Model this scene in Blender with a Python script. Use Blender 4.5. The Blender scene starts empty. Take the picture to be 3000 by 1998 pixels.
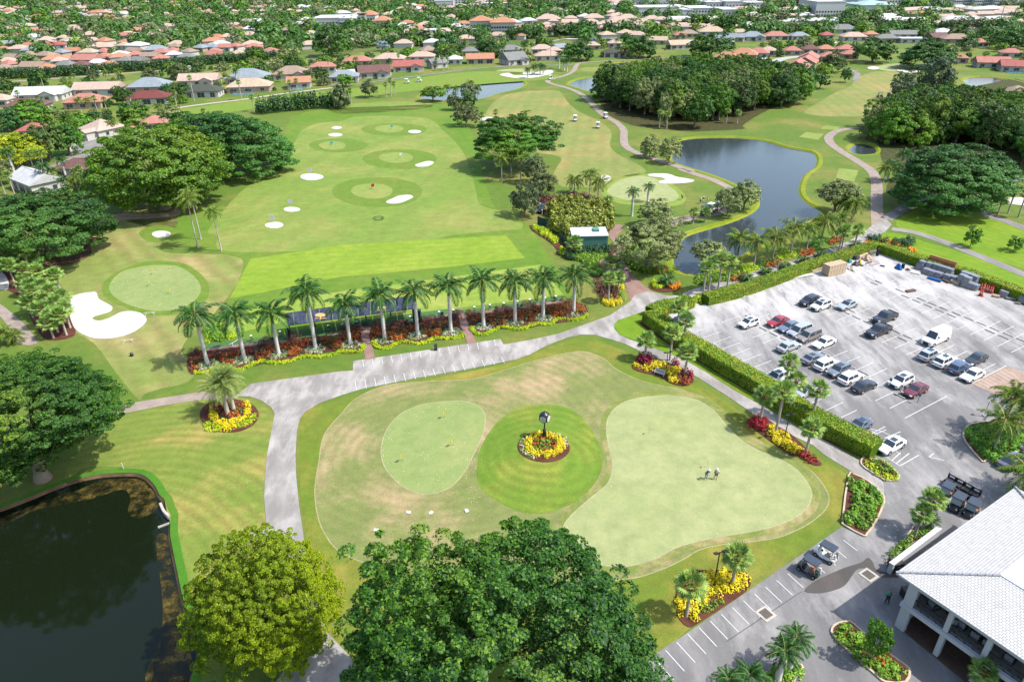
import bpy, math, random
import numpy as np
from mathutils import Vector, Matrix
from mathutils.geometry import tessellate_polygon
R=math.radians; PI=math.pi
SC=bpy.context.scene; COL=SC.collection
# ---------------------------------------------------------------- camera model (measured from the site)
FPX,PITCH,ROLL,H=2050.,R(28.7),R(-0.8),58.
cp,sp=math.cos(PITCH),math.sin(PITCH); cr,sr=math.cos(ROLL),math.sin(ROLL)
def G(x,y,h=0.):
    u=(x-1500)/FPX; v=-(y-999)/FPX
    u,v=cr*u-sr*v, sr*u+cr*v
    dz=-sp+v*cp
    t=(H-h)/-dz
    return (u*t,(cp+v*sp)*t)
def proj(X,Y,Z):
    a=X; b=Y*sp+(Z-H)*cp; c=Y*cp-(Z-H)*sp
    u,v=a/c,b/c
    u,v=cr*u+sr*v,-sr*u+cr*v
    return 1500+u*FPX, 999-v*FPX
def pxm(X,Y,Z=0):      # pixels per metre there
    return FPX/(Y*cp-(Z-H)*sp)
def height(base,ty):   # height of an upright thing from its base pixel and top pixel row
    X,Y=G(*base); lo,hi=0.,60.
    for _ in range(30):
        m=(lo+hi)/2
        if proj(X,Y,m)[1]>ty: lo=m
        else: hi=m
    return lo
TL={'A':(0,0,2.351),'B':(1000,0,2.351),'C':(2000,0,2.351),'D':(0,667,2.351),'E':(1000,667,2.351),'F':(2000,667,2.351),
'G':(0,1331,2.351),'H':(1000,1331,2.351),'I':(2000,1331,2.351),'O':(0,0,.7847),'J':(0,0,4.71),'K':(500,0,4.71),'L':(1000,0,4.71),
'M':(1500,0,4.71),'N':(2000,0,4.71),'Q':(2500,0,4.71),'S':(800,850,4.71),'U':(2580,1600,3.94),'V':(2600,740,5.8875),
'X':(2360,720,6.926),'Y':(2320,1520,7.84),'Z':(1560,640,6.03),'P':(2150,920,5.8875),'R':(1840,920,7.127),'W':(2700,1380,7.85),'T':(1480,1190,8.709)}
def px(t,x,y):
    a,b,s=TL[t]; return (a+x/s,b+y/s)
def pts(s):            # "A 1,2 3,4 B 5,6" -> native pixels
    out=[];t='O'
    for w in s.split():
        if w[0].isalpha(): t=w
        else:
            x,y=w.split(','); out.append(px(t,float(x),float(y)))
    return out
def gp(s,h=0.): return [G(x,y,h) for x,y in pts(s)]
def smooth(P,n=5,closed=True):
    P=[Vector(p[:2]) for p in P]; N=len(P); out=[]
    rng=range(N) if closed else range(N-1)
    for i in rng:
        if closed: a,b,c,d=P[i-1],P[i],P[(i+1)%N],P[(i+2)%N]
        else: a,b,c,d=P[max(i-1,0)],P[i],P[i+1],P[min(i+2,N-1)]
        for k in range(n):
            t=k/n
            out.append(.5*((2*b)+(c-a)*t+(2*a-5*b+4*c-d)*t*t+(3*b-a-3*c+d)*t**3))
    if not closed: out.append(P[-1])
    return [(p.x,p.y) for p in out]
def area(P): return .5*sum(P[i-1][0]*P[i][1]-P[i][0]*P[i-1][1] for i in range(len(P)))
def offset(P,d):       # outward for positive d
    s=1 if area(P)>0 else -1; N=len(P); out=[]
    for i in range(N):
        a,b=P[i-1],P[(i+1)%N]; tx,ty=b[0]-a[0],b[1]-a[1]; l=math.hypot(tx,ty) or 1
        out.append((P[i][0]+s*ty/l*d,P[i][1]-s*tx/l*d))
    return out
def inside(p,P):
    c=False;x,y=p;j=len(P)-1
    for i in range(len(P)):
        xi,yi=P[i];xj,yj=P[j]
        if (yi>y)!=(yj>y) and x<(xj-xi)*(y-yi)/(yj-yi)+xi: c=not c
        j=i
    return c
def ellipse(cx,cy,rx,ry,n=28,rot=0):
    c,s=math.cos(rot),math.sin(rot)
    return [(cx+rx*math.cos(a)*c-ry*math.sin(a)*s,cy+rx*math.cos(a)*s+ry*math.sin(a)*c) for a in [2*PI*i/n for i in range(n)]]
def gell(t,x,y,rx,ry,n=28,wob=0,seed=0):  # ellipse traced in the picture, laid on the ground
    rg=random.Random(seed); ph=rg.random()*6
    out=[]
    for i in range(n):
        a=2*PI*i/n; k=1+wob*(math.sin(2*a+ph)+.6*math.sin(3*a+2*ph))
        out.append(G(*px(t,x+rx*k*math.cos(a),y+ry*k*math.sin(a))))
    return out
# ---------------------------------------------------------------- object helpers
def tag(o,label=None,cat=None,group=None,kind=None):
    if label: o['label']=label
    if cat: o['category']=cat
    if group: o['group']=group
    if kind: o['kind']=kind
    return o
def empty(name,loc=(0,0,0),rz=0,label=None,cat=None,group=None):
    o=bpy.data.objects.new(name,None); COL.objects.link(o); o.location=loc; o.rotation_euler=(0,0,rz); o.empty_display_size=.3
    return tag(o,label,cat,group)
def link(name,me,parent=None,loc=(0,0,0),rot=(0,0,0),sc=(1,1,1)):
    o=bpy.data.objects.new(name,me); COL.objects.link(o)
    if parent: o.parent=parent
    o.location=loc;o.rotation_euler=rot;o.scale=sc
    return o
def copy_tree(o,parent=None,strip=True):
    c=o.copy(); COL.objects.link(c); c.parent=parent
    for ch in o.children: copy_tree(ch,c)
    return c
class MB:
    def __init__(s): s.v=[];s.f=[];s.m=[];s.sm=[]
    def add(s,v,f,mi=0,sm=False):
        n=len(s.v); s.v+=[tuple(p) for p in v]
        for q in f: s.f.append(tuple(i+n for i in q)); s.m.append(mi); s.sm.append(sm)
        return s
    def box(s,x0,x1,y0,y1,z0,z1,mi=0,M=None):
        v=[(x,y,z) for z in (z0,z1) for y in (y0,y1) for x in (x0,x1)]
        if M: v=[M@Vector(p) for p in v]
        return s.add(v,[(0,2,3,1),(4,5,7,6),(0,1,5,4),(2,6,7,3),(0,4,6,2),(1,3,7,5)],mi)
    def cyl(s,p0,p1,r0,r1=None,n=8,mi=0,cap=True,sm=True):
        r1=r0 if r1 is None else r1
        a=Vector(p0);b=Vector(p1);d=(b-a).normalized() if (b-a).length>1e-9 else Vector((0,0,1))
        u=d.orthogonal().normalized();w=d.cross(u)
        v=[];f=[]
        for P,r in ((a,r0),(b,r1)):
            for i in range(n):
                t=2*PI*i/n; v.append(P+u*(r*math.cos(t))+w*(r*math.sin(t)))
        for i in range(n): f.append((i,(i+1)%n,n+(i+1)%n,n+i))
        s.add(v,f,mi,sm)
        if cap: s.add(v[n:],[tuple(range(n))],mi); s.add(v[:n],[tuple(range(n))[::-1]],mi)
        return s
    def tube(s,P,rad,n=7,mi=0,cap=True):
        P=[Vector(p) for p in P]; v=[];f=[]; up=Vector((.13,.07,1)).normalized() 
        for k,p in enumerate(P):
            d=(P[min(k+1,len(P)-1)]-P[max(k-1,0)]).normalized()
            u=d.cross(Vector((0,1,0)) if abs(d.y)<.9 else Vector((1,0,0))).normalized(); w=d.cross(u)
            r=rad[k] if hasattr(rad,'__len__') else rad
            for i in range(n):
                t=2*PI*i/n; v.append(p+u*(r*math.cos(t))+w*(r*math.sin(t)))
            if k:
                for i in range(n):
                    a=(k-1)*n;b=k*n; f.append((a+i,a+(i+1)%n,b+(i+1)%n,b+i))
        s.add(v,f,mi,True)
        if cap: s.add(v[-n:],[tuple(range(n))],mi)
        return s
    def lathe(s,prof,n=16,c=(0,0,0),mi=0,sm=True):
        v=[];f=[]
        for r,z in prof:
            for i in range(n):
                t=2*PI*i/n; v.append((c[0]+r*math.cos(t),c[1]+r*math.sin(t),c[2]+z))
        for k in range(len(prof)-1):
            for i in range(n): f.append((k*n+i,k*n+(i+1)%n,(k+1)*n+(i+1)%n,(k+1)*n+i))
        return s.add(v,f,mi,sm)
    def ell(s,c,r,n=10,m=6,mi=0):
        prof=[(max(.001,math.sin(PI*k/m)),-math.cos(PI*k/m)) for k in range(m+1)]
        v=[];f=[]
        for rr,z in prof:
            for i in range(n):
                t=2*PI*i/n; v.append((c[0]+r[0]*rr*math.cos(t),c[1]+r[1]*rr*math.sin(t),c[2]+r[2]*z))
        for k in range(m):
            for i in range(n): f.append((k*n+i,k*n+(i+1)%n,(k+1)*n+(i+1)%n,(k+1)*n+i))
        return s.add(v,f,mi,True)
    def prism(s,P,z0,z1,mi=0,top=None):
        if area(P)<0: P=P[::-1]
        n=len(P); v=[(x,y,z0) for x,y in P]+[(x,y,z1) for x,y in P]
        s.add(v,[(i,(i+1)%n,n+(i+1)%n,n+i) for i in range(n)],mi)
        tri=tessellate_polygon([[Vector((x,y,0)) for x,y in P]])
        s.add([(x,y,z1) for x,y in P],[fix(t,P) for t in tri],mi if top is None else top)
        return s
    def mesh(s,name,mats):
        me=bpy.data.meshes.new(name); me.from_pydata(s.v,[],s.f)
        mats=mats if isinstance(mats,(list,tuple)) else [mats]
        for m in mats: me.materials.append(m)
        if len(s.f):
            me.polygons.foreach_set('material_index',s.m); me.polygons.foreach_set('use_smooth',s.sm)
        me.update(); return me
    def build(s,name,mats,parent=None,loc=(0,0,0),rot=(0,0,0),sc=(1,1,1)):
        return link(name,s.mesh(name,mats),parent,loc,rot,sc)
def fix(t,P):
    a,b,c=[P[i] for i in t]
    return tuple(t) if (b[0]-a[0])*(c[1]-a[1])-(b[1]-a[1])*(c[0]-a[0])>0 else tuple(t)[::-1]
def lay(k,y): return k*(0.006+max(y,-50)*6e-5)
def sheet(name,P,layer,mat,holes=(),kind='structure',label=None,cat=None,group=None):
    P=[tuple(p) for p in P]; rings=[P]+[list(h) for h in holes]
    allp=[p for r in rings for p in r]
    tri=tessellate_polygon([[Vector((x,y,0)) for x,y in r] for r in rings])
    me=bpy.data.meshes.new(name); me.from_pydata([(x,y,lay(layer,y)) for x,y in allp],[],[fix(t,allp) for t in tri]); me.materials.append(mat); me.update()
    o=link(name,me); return tag(o,label,cat,group,kind)
def quads(name,V,mats,mi=None,smooth=False):   # V (n,4,3) numpy
    n=len(V); me=bpy.data.meshes.new(name)
    me.vertices.add(4*n); me.vertices.foreach_set('co',V.astype(np.float32).ravel())
    me.loops.add(4*n); me.loops.foreach_set('vertex_index',np.arange(4*n,dtype=np.int32))
    me.polygons.add(n); me.polygons.foreach_set('loop_start',np.arange(0,4*n,4,dtype=np.int32))
    mats=mats if isinstance(mats,(list,tuple)) else [mats]
    for m in mats: me.materials.append(m)
    if mi is not None: me.polygons.foreach_set('material_index',mi.astype(np.int32))
    me.update(calc_edges=True); return me
# ---------------------------------------------------------------- materials
GAIN=2.45
def lin(c):
    c=c/255.; return c/12.92 if c<=.04045 else ((c+.055)/1.055)**2.4
def S(r,g,b,k=1.): return (min(.85,lin(r)/GAIN*k),min(.85,lin(g)/GAIN*k),min(.85,lin(b)/GAIN*k),1)
class NT:
    def __init__(s,name,rough=.8,spec=.3,metal=0.):
        s.mat=bpy.data.materials.new(name); s.mat.use_nodes=True; s.nt=s.mat.node_tree; s.nt.nodes.clear()
        s.out=s.n('ShaderNodeOutputMaterial'); s.b=s.n('ShaderNodeBsdfPrincipled'); s.l(s.b.outputs[0],s.out.inputs[0])
        s.b.inputs['Roughness'].default_value=rough; s.b.inputs['Specular IOR Level'].default_value=spec; s.b.inputs['Metallic'].default_value=metal
        s.tc=s.n('ShaderNodeTexCoord')
    def n(s,t): return s.nt.nodes.new(t)
    def l(s,a,b): s.nt.links.new(a,b)
    def noise(s,scale,detail=3,rough=.55,vec=None,dist=0.):
        q=s.n('ShaderNodeTexNoise'); q.inputs['Scale'].default_value=scale;q.inputs['Detail'].default_value=detail;q.inputs['Roughness'].default_value=rough;q.inputs['Distortion'].default_value=dist
        s.l(vec or s.tc.outputs['Object'],q.inputs['Vector']); return q.outputs['Fac']
    def map(s,scale=(1,1,1),rot=(0,0,0),loc=(0,0,0),src=None):
        q=s.n('ShaderNodeMapping'); q.inputs['Scale'].default_value=scale;q.inputs['Rotation'].default_value=rot;q.inputs['Location'].default_value=loc
        s.l(src or s.tc.outputs['Object'],q.inputs['Vector']); return q.outputs[0]
    def ramp(s,fac,stops):
        q=s.n('ShaderNodeValToRGB'); e=q.color_ramp.elements
        while len(e)<len(stops): e.new(.5)
        for i,(p,c) in enumerate(stops): e[i].position=p; e[i].color=c if len(c)==4 else (*c,1)
        s.l(fac,q.inputs[0]); return q.outputs[0]
    def val(s,fac,a,b):   # smooth threshold -> 0..1
        q=s.n('ShaderNodeMapRange'); q.inputs['From Min'].default_value=a;q.inputs['From Max'].default_value=b; q.clamp=True
        s.l(fac,q.inputs['Value']); return q.outputs[0]
    def mix(s,fac,a,b,mode='MIX'):
        q=s.n('ShaderNodeMix'); q.data_type='RGBA'; q.blend_type=mode
        if isinstance(fac,(int,float)): q.inputs[0].default_value=fac
        else: s.l(fac,q.inputs[0])
        for i,x in ((6,a),(7,b)):
            if isinstance(x,tuple): q.inputs[i].default_value=x if len(x)==4 else (*x,1)
            else: s.l(x,q.inputs[i])
        return q.outputs[2]
    def math(s,op,a,b=0.,c=0.):
        q=s.n('ShaderNodeMath'); q.operation=op
        for i,x in enumerate((a,b,c)):
            if isinstance(x,(int,float)): q.inputs[i].default_value=x
            else: s.l(x,q.inputs[i])
        return q.outputs[0]
    def col(s,c):
        if isinstance(c,tuple): s.b.inputs['Base Color'].default_value=c
        else: s.l(c,s.b.inputs['Base Color'])
        return s
    def bump(s,fac,strength=.3,dist=.05):
        q=s.n('ShaderNodeBump'); q.inputs['Strength'].default_value=strength;q.inputs['Distance'].default_value=dist
        s.l(fac,q.inputs['Height']); s.l(q.outputs[0],s.b.inputs['Normal']); return s
_pl={}
def plain(name,c,rough=.6,spec=.4,metal=0.,var=.12,scale=2.):
    if name in _pl: return _pl[name]
    m=NT(name,rough,spec,metal); n=m.noise(scale,4)
    lo=tuple(x*(1-var) for x in c[:3])+(1,); hi=tuple(min(.9,x*(1+var)) for x in c[:3])+(1,)
    m.col(m.ramp(n,[(.3,lo),(.7,hi)])); _pl[name]=m.mat; return m.mat
def grass(name,c,dry=(176,160,100),dryamt=.5,dark=.75,ring=None,line=None,amp=.12,fine=.22,patch=.06,lush=(95,140,35),lushamt=.3):
    """c, dry, lush are picture colours; ring=(x,y,wavelength), line=(angle,wavelength)"""
    m=NT(name,.9,.15); c=S(c[0]*.995,c[1]*1.005,c[2]*1.03); dr=S(*dry); lu=S(*lush)
    big=m.noise(patch,5,.6); mid=m.noise(patch*5,5,.65,dist=.4); sm=m.noise(1.6,4,.7)
    if ring: # mower tracks around a centre
        w=m.n('ShaderNodeVectorMath'); w.operation='DISTANCE'; 
        wn=m.n('ShaderNodeTexNoise'); wn.inputs['Scale'].default_value=.035; wn.inputs['Detail'].default_value=2; m.l(m.tc.outputs['Object'],wn.inputs['Vector'])
        sc=m.n('ShaderNodeVectorMath'); sc.operation='MULTIPLY_ADD'; m.l(wn.outputs['Color'],sc.inputs[0]); sc.inputs[1].default_value=(7,7,0); m.l(m.tc.outputs['Object'],sc.inputs[2])
        m.l(sc.outputs[0],w.inputs[0]); w.inputs[1].default_value=(ring[0]+3.5,ring[1]+3.5,0)
        ph=m.math('MULTIPLY',w.outputs['Value'],2*PI/ring[2])
    elif line:
        mp=m.map(rot=(0,0,line[0])); sx=m.n('ShaderNodeSeparateXYZ'); m.l(mp,sx.inputs[0]); 
        ph=m.math('MULTIPLY_ADD',sx.outputs[0],2*PI/line[1],m.math('MULTIPLY',big,3.))
    col=m.mix(m.val(mid,.42,.75),c,tuple(x*.86 for x in c[:3])+(1,))
    col=m.mix(m.math('MULTIPLY',m.val(mid,.5,.3),lushamt),col,lu)
    col=m.mix(m.math('MULTIPLY',m.val(m.math('ADD',big,m.math('MULTIPLY',sm,.25)),.58,.78),dryamt),col,dr)
    if ring or line:
        s1=m.math('SINE',ph); s2=m.math('MULTIPLY_ADD',m.math('MULTIPLY',s1,m.val(big,.25,.7)),amp,1.)
        s3=m.n('ShaderNodeCombineColor'); 
        m.l(m.math('POWER',s2,.8),s3.inputs[0]);m.l(s2,s3.inputs[1]);m.l(s2,s3.inputs[2])
        col=m.mix(1.,col,s3.outputs[0],'MULTIPLY')
    fn=m.noise(5.5,3,.75); col=m.mix(1.,col,m.ramp(fn,[(.3,(1-fine,)*3),(.7,(1+fine*.8,)*3)]),'MULTIPLY')
    sn=m.noise(.45,5,.7); col=m.mix(1.,col,m.ramp(sn,[(.3,(.80,.86,.80)),(.7,(1.16,1.1,1.14))]),'MULTIPLY')
    m.col(col); m.bump(fn,.5,.05); return m.mat
def leafmat(name,a,b,hi=None,hiamt=.25,trans=.25,scale=.35,var=.5):
    """a dark, b light clump colour, hi fresh tips (picture colours)"""
    m=NT(name,.55,.3); a=S(*a,1.65);b=S(*b,1.7); n=m.noise(scale,3,.6); 
    g=m.n('ShaderNodeNewGeometry'); oi=m.n('ShaderNodeObjectInfo')
    col=m.mix(m.val(m.math('ADD',n,m.math('MULTIPLY_ADD',g.outputs['Random Per Island'],.3,-.15)),.35,.65),a,b)
    if hi: 
        h=S(*hi,1.6); n2=m.noise(scale*2.2,2,.5,vec=m.map(loc=(7,3,1)))
        col=m.mix(m.math('MULTIPLY',m.val(m.math('ADD',n2,m.math('MULTIPLY',g.outputs['Random Per Island'],.2)),.6,.8),hiamt),col,h)
    hs=m.n('ShaderNodeHueSaturation'); m.l(col,hs.inputs['Color'])
    m.l(m.math('MULTIPLY_ADD',oi.outputs['Random'],.03*var*2,.5-.03*var),hs.inputs['Hue'])
    m.l(m.math('MULTIPLY_ADD',m.math('FRACT',m.math('MULTIPLY',oi.outputs['Random'],7.31)),.5*var,1-.25*var),hs.inputs['Value'])
    m.col(hs.outputs[0])
    if trans:
        t=m.n('ShaderNodeBsdfTranslucent'); m.l(hs.outputs[0],t.inputs[0]); x=m.n('ShaderNodeMixShader'); x.inputs[0].default_value=trans*1.3
        m.l(m.b.outputs[0],x.inputs[1]); m.l(t.outputs[0],x.inputs[2]); m.l(x.outputs[0],m.out.inputs[0])
    return m.mat
# ---------------------------------------------------------------- camera, sun, sky
cam=bpy.data.cameras.new('camera'); cam.lens=36*FPX/3000; cam.sensor_width=36; cam.clip_end=20000; cam.clip_start=.5
co=bpy.data.objects.new('camera',cam); COL.objects.link(co); SC.camera=co
Rt=Vector((1,0,0));Up=Vector((0,sp,cp));Fw=Vector((0,cp,-sp)); X_=Rt*cr+Up*sr; Y_=Up*cr-Rt*sr
M=Matrix.Identity(4)
for i in range(3): M[i][0]=X_[i];M[i][1]=Y_[i];M[i][2]=-Fw[i]
M[0][3],M[1][3],M[2][3]=0,0,H
co.matrix_world=M
SUND=Vector((.68,-.14,.98)).normalized()    # direction towards the sun
sl=bpy.data.lights.new('sun','SUN'); sl.energy=3.7; sl.angle=R(.55); sl.color=(1,.965,.9)
so=bpy.data.objects.new('sun',sl); COL.objects.link(so); so.rotation_euler=SUND.to_track_quat('Z','Y').to_euler(); so.location=(40,-20,120)
w=bpy.data.worlds.new('World'); SC.world=w; w.use_nodes=True; wn=w.node_tree; bg=wn.nodes['Background']
sk=wn.nodes.new('ShaderNodeTexSky'); sk.sky_type='NISHITA'; sk.sun_disc=False; sk.sun_elevation=math.asin(SUND.z); sk.sun_rotation=math.atan2(SUND.x,SUND.y); sk.air_density=1.2; sk.dust_density=2.0
wn.links.new(sk.outputs[0],bg.inputs[0]); bg.inputs[1].default_value=.15
SC.view_settings.view_transform='Standard'; SC.view_settings.look='None'; SC.view_settings.gamma=1; SC.view_settings.exposure=1.12
SC.render.engine='CYCLES'
# ================================================================ GROUND
W_CLOCK=G(*px('O',1242,1055)); W_LG=G(*px('O',1000,1030))
g_rough=grass('rough_grass',(122,150,58),dry=(186,166,98),dryamt=.55,lush=(92,138,34),lushamt=.4,patch=.045)
g_far=grass('far_ground',(112,136,62),dry=(170,160,110),dryamt=.5,lush=(60,100,36),lushamt=.6,patch=.02)
g_practice=grass('practice_rough',(136,156,56),dry=(190,168,84),dryamt=.75,lush=(104,146,34),lushamt=.45,patch=.07,ring=(*W_CLOCK,2.4),amp=.09)
g_arc=grass('arc_mown_grass',(148,166,72),dry=(200,180,104),dryamt=.8,lush=(128,160,52),lushamt=.4,patch=.1,ring=(*G(*px('O',150,1400)),1.7),amp=.17)
g_collar=grass('collar_grass',(156,164,94),dry=(208,184,140),dryamt=1.,lush=(128,158,72),lushamt=.5,patch=.085,ring=(*W_LG,1.5),amp=.10)
g_collar2=grass('green_edge_grass',(154,166,84),dry=(208,186,136),dryamt=1.,patch=.12,ring=(*G(*px('O',1600,1130)),1.1),amp=.12)
g_green=grass('putting_green',(192,200,134),dry=(204,208,150),dryamt=.6,lush=(174,190,118),lushamt=.5,patch=.06,fine=.10)
g_green2=grass('practice_green',(170,188,112),dry=(190,196,126),dryamt=.5,lush=(152,178,98),lushamt=.4,patch=.09,fine=.09)
g_mound=grass('clock_mound_grass',(134,166,58),dry=(178,176,78),dryamt=.6,lush=(112,160,40),lushamt=.5,patch=.11,ring=(*W_CLOCK,1.6),amp=.15)
g_range=grass('range_grass',(150,176,78),dry=(196,186,110),dryamt=.5,lush=(142,184,62),lushamt=.35,patch=.04,line=(R(20),9.),amp=.05)
g_tee=grass('range_tee_grass',(158,188,60),dry=(192,204,86),dryamt=.45,lush=(142,190,44),lushamt=.35,patch=.07,line=(R(84),2.6),amp=.06,fine=.1)
g_fair=grass('fairway_grass',(162,172,92),dry=(206,178,116),dryamt=.75,lush=(140,174,70),lushamt=.3,patch=.035,line=(R(8),5.),amp=.08)
g_lfair=grass('chipping_fairway',(160,172,88),dry=(200,178,122),dryamt=.85,lush=(136,166,66),lushamt=.35,patch=.06,line=(R(-38),4.2),amp=.17)
g_ringd=grass('green_collar_dark',(132,164,60),dry=(168,164,80),dryamt=.25,lush=(96,140,34),patch=.08)
g_small=grass('target_green',(166,186,92),dry=(198,186,112),dryamt=.4,patch=.1,fine=.1)
g_lawn=grass('bright_lawn',(140,176,44),dry=(170,190,62),dryamt=.4,lush=(104,160,18),lushamt=.45,patch=.06,line=(R(-22),2.2),amp=.06)
g_bank=grass('pond_bank_grass',(160,176,42),dry=(200,190,80),dryamt=.5,lush=(96,150,24),lushamt=.5,patch=.1)
g_lush=grass('wet_bank_grass',(92,156,44),dry=(130,156,60),dryamt=.4,lush=(70,132,30),lushamt=.5,patch=.1)
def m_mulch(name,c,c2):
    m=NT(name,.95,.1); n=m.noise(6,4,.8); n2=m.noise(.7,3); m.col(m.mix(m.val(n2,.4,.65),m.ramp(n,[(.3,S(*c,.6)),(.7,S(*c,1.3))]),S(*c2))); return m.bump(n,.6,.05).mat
mulch=m_mulch('red_mulch',(112,70,58),(128,84,70)); litter=m_mulch('leaf_litter',(120,98,78),(150,118,94))
def m_sand():
    m=NT('bunker_sand',.95,.1); n=m.noise(1.4,4,.6); f=m.noise(12,2); mp=m.map(rot=(0,0,.6)); wv=m.n('ShaderNodeTexWave'); wv.inputs['Scale'].default_value=1.2; wv.inputs['Distortion'].default_value=5; m.l(mp,wv.inputs[0])
    m.col(m.ramp(m.math('ADD',n,m.math('MULTIPLY',wv.outputs[1],.12)),[(.3,S(232,222,208)),(.75,S(255,252,244))])); return m.bump(f,.3,.03).mat
sand=m_sand()
def m_road(name,a,b,white=None,ang=0.,stretch=4.,wamt=.6,sc=.18,thr=(.45,.62),crack=True):
    m=NT(name,.85,.25); mp=m.map(rot=(0,0,ang),scale=(1,1/stretch,1)); n=m.noise(sc*1.6,5,.6,vec=mp); n2=m.noise(sc*.5,3,.6); f=m.noise(9,3,.8)
    col=m.mix(m.val(n,.35,.65),S(*a),S(*b))
    if white: col=m.mix(m.math('MULTIPLY',m.val(m.math('ADD',m.math('MULTIPLY',n,.6),m.math('MULTIPLY',n2,.5)),*thr),wamt),col,S(*white))
    col=m.mix(1.,col,m.ramp(f,[(.3,(.86,.86,.86)),(.7,(1.12,1.12,1.12))]),'MULTIPLY')
    if crack:
        v=m.n('ShaderNodeTexVoronoi'); v.feature='DISTANCE_TO_EDGE'; v.inputs['Scale'].default_value=.13; 
        d=m.n('ShaderNodeVectorMath'); d.operation='MULTIPLY_ADD'; nn=m.n('ShaderNodeTexNoise'); nn.inputs['Scale'].default_value=.5; m.l(m.tc.outputs['Object'],nn.inputs['Vector']); m.l(nn.outputs['Color'],d.inputs[0]); d.inputs[1].default_value=(3,3,0); m.l(m.tc.outputs['Object'],d.inputs[2]); m.l(d.outputs[0],v.inputs['Vector'])
        col=m.mix(m.val(v.outputs['Distance'],.006,.002),col,tuple(x*.55 for x in S(*a)[:3])+(1,))
    m.col(col); return m.bump(f,.25,.02).mat
lotdir=G(*px('F',1820,1165)); l0=G(*px('F',1530,1315)); LOTA=math.atan2(lotdir[1]-l0[1],lotdir[0]-l0[0])   # direction of the stall lines
asph=m_road('worn_asphalt',(132,130,138),(166,164,170),(216,214,216),ang=-LOTA+PI/2,stretch=4,wamt=.75,sc=.14,thr=(.52,.66),crack=False)
def m_lot():
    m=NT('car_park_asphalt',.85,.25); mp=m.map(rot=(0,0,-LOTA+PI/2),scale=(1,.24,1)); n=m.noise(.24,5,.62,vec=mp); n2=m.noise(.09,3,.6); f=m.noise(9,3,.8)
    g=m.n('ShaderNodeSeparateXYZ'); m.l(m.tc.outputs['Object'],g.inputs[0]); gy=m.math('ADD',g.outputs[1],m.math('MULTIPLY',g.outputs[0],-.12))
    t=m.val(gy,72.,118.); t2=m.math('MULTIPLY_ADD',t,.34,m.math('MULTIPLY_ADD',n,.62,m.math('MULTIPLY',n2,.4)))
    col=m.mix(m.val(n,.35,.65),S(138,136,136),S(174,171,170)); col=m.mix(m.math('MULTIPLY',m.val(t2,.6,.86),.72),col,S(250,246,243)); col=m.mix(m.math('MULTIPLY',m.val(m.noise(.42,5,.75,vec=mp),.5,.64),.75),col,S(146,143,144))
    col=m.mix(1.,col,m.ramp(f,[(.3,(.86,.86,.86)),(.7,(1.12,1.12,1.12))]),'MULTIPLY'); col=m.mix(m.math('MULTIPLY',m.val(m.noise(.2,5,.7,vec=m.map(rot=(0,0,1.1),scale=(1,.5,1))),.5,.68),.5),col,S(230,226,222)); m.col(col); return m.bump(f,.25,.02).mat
asph_w=m_road('bleached_asphalt',(158,156,162),(196,194,200),(250,248,250),ang=-LOTA+PI/2,stretch=4,wamt=.95,sc=.16,thr=(.46,.6),crack=False)
road_m=m_road('cart_road_asphalt',(168,162,156),(198,192,186),(236,230,224),ang=R(-75),stretch=2.5,wamt=.6,sc=.3,thr=(.5,.7),crack=False)
path_m=m_road('grey_path',(150,146,142),(182,176,172),None,crack=False)
def m_brick(name,a,b):
    m=NT(name,.85,.2); v=m.n('ShaderNodeTexBrick'); v.inputs['Scale'].default_value=2.2; v.inputs['Color1'].default_value=S(*a); v.inputs['Color2'].default_value=S(*b); v.inputs['Mortar'].default_value=S(*[x*.8 for x in a]); m.l(m.map(rot=(0,0,.8)),v.inputs[0])
    n=m.noise(.5,4); m.col(m.mix(1.,v.outputs[0],m.ramp(n,[(.3,(.82,.82,.82)),(.7,(1.15,1.15,1.15))]),'MULTIPLY')); return m.mat
brick=m_brick('paver_brick',(196,160,146),(176,138,128)); pathbrick=m_brick('path_paver',(204,186,172),(188,170,156))
conc=plain('concrete',S(226,220,206),.8,.2); kerbm=plain('kerb_concrete',S(236,218,190),.8,.2)
paint=plain('white_paint',S(250,250,250),.6,.3,var=.05)
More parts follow.
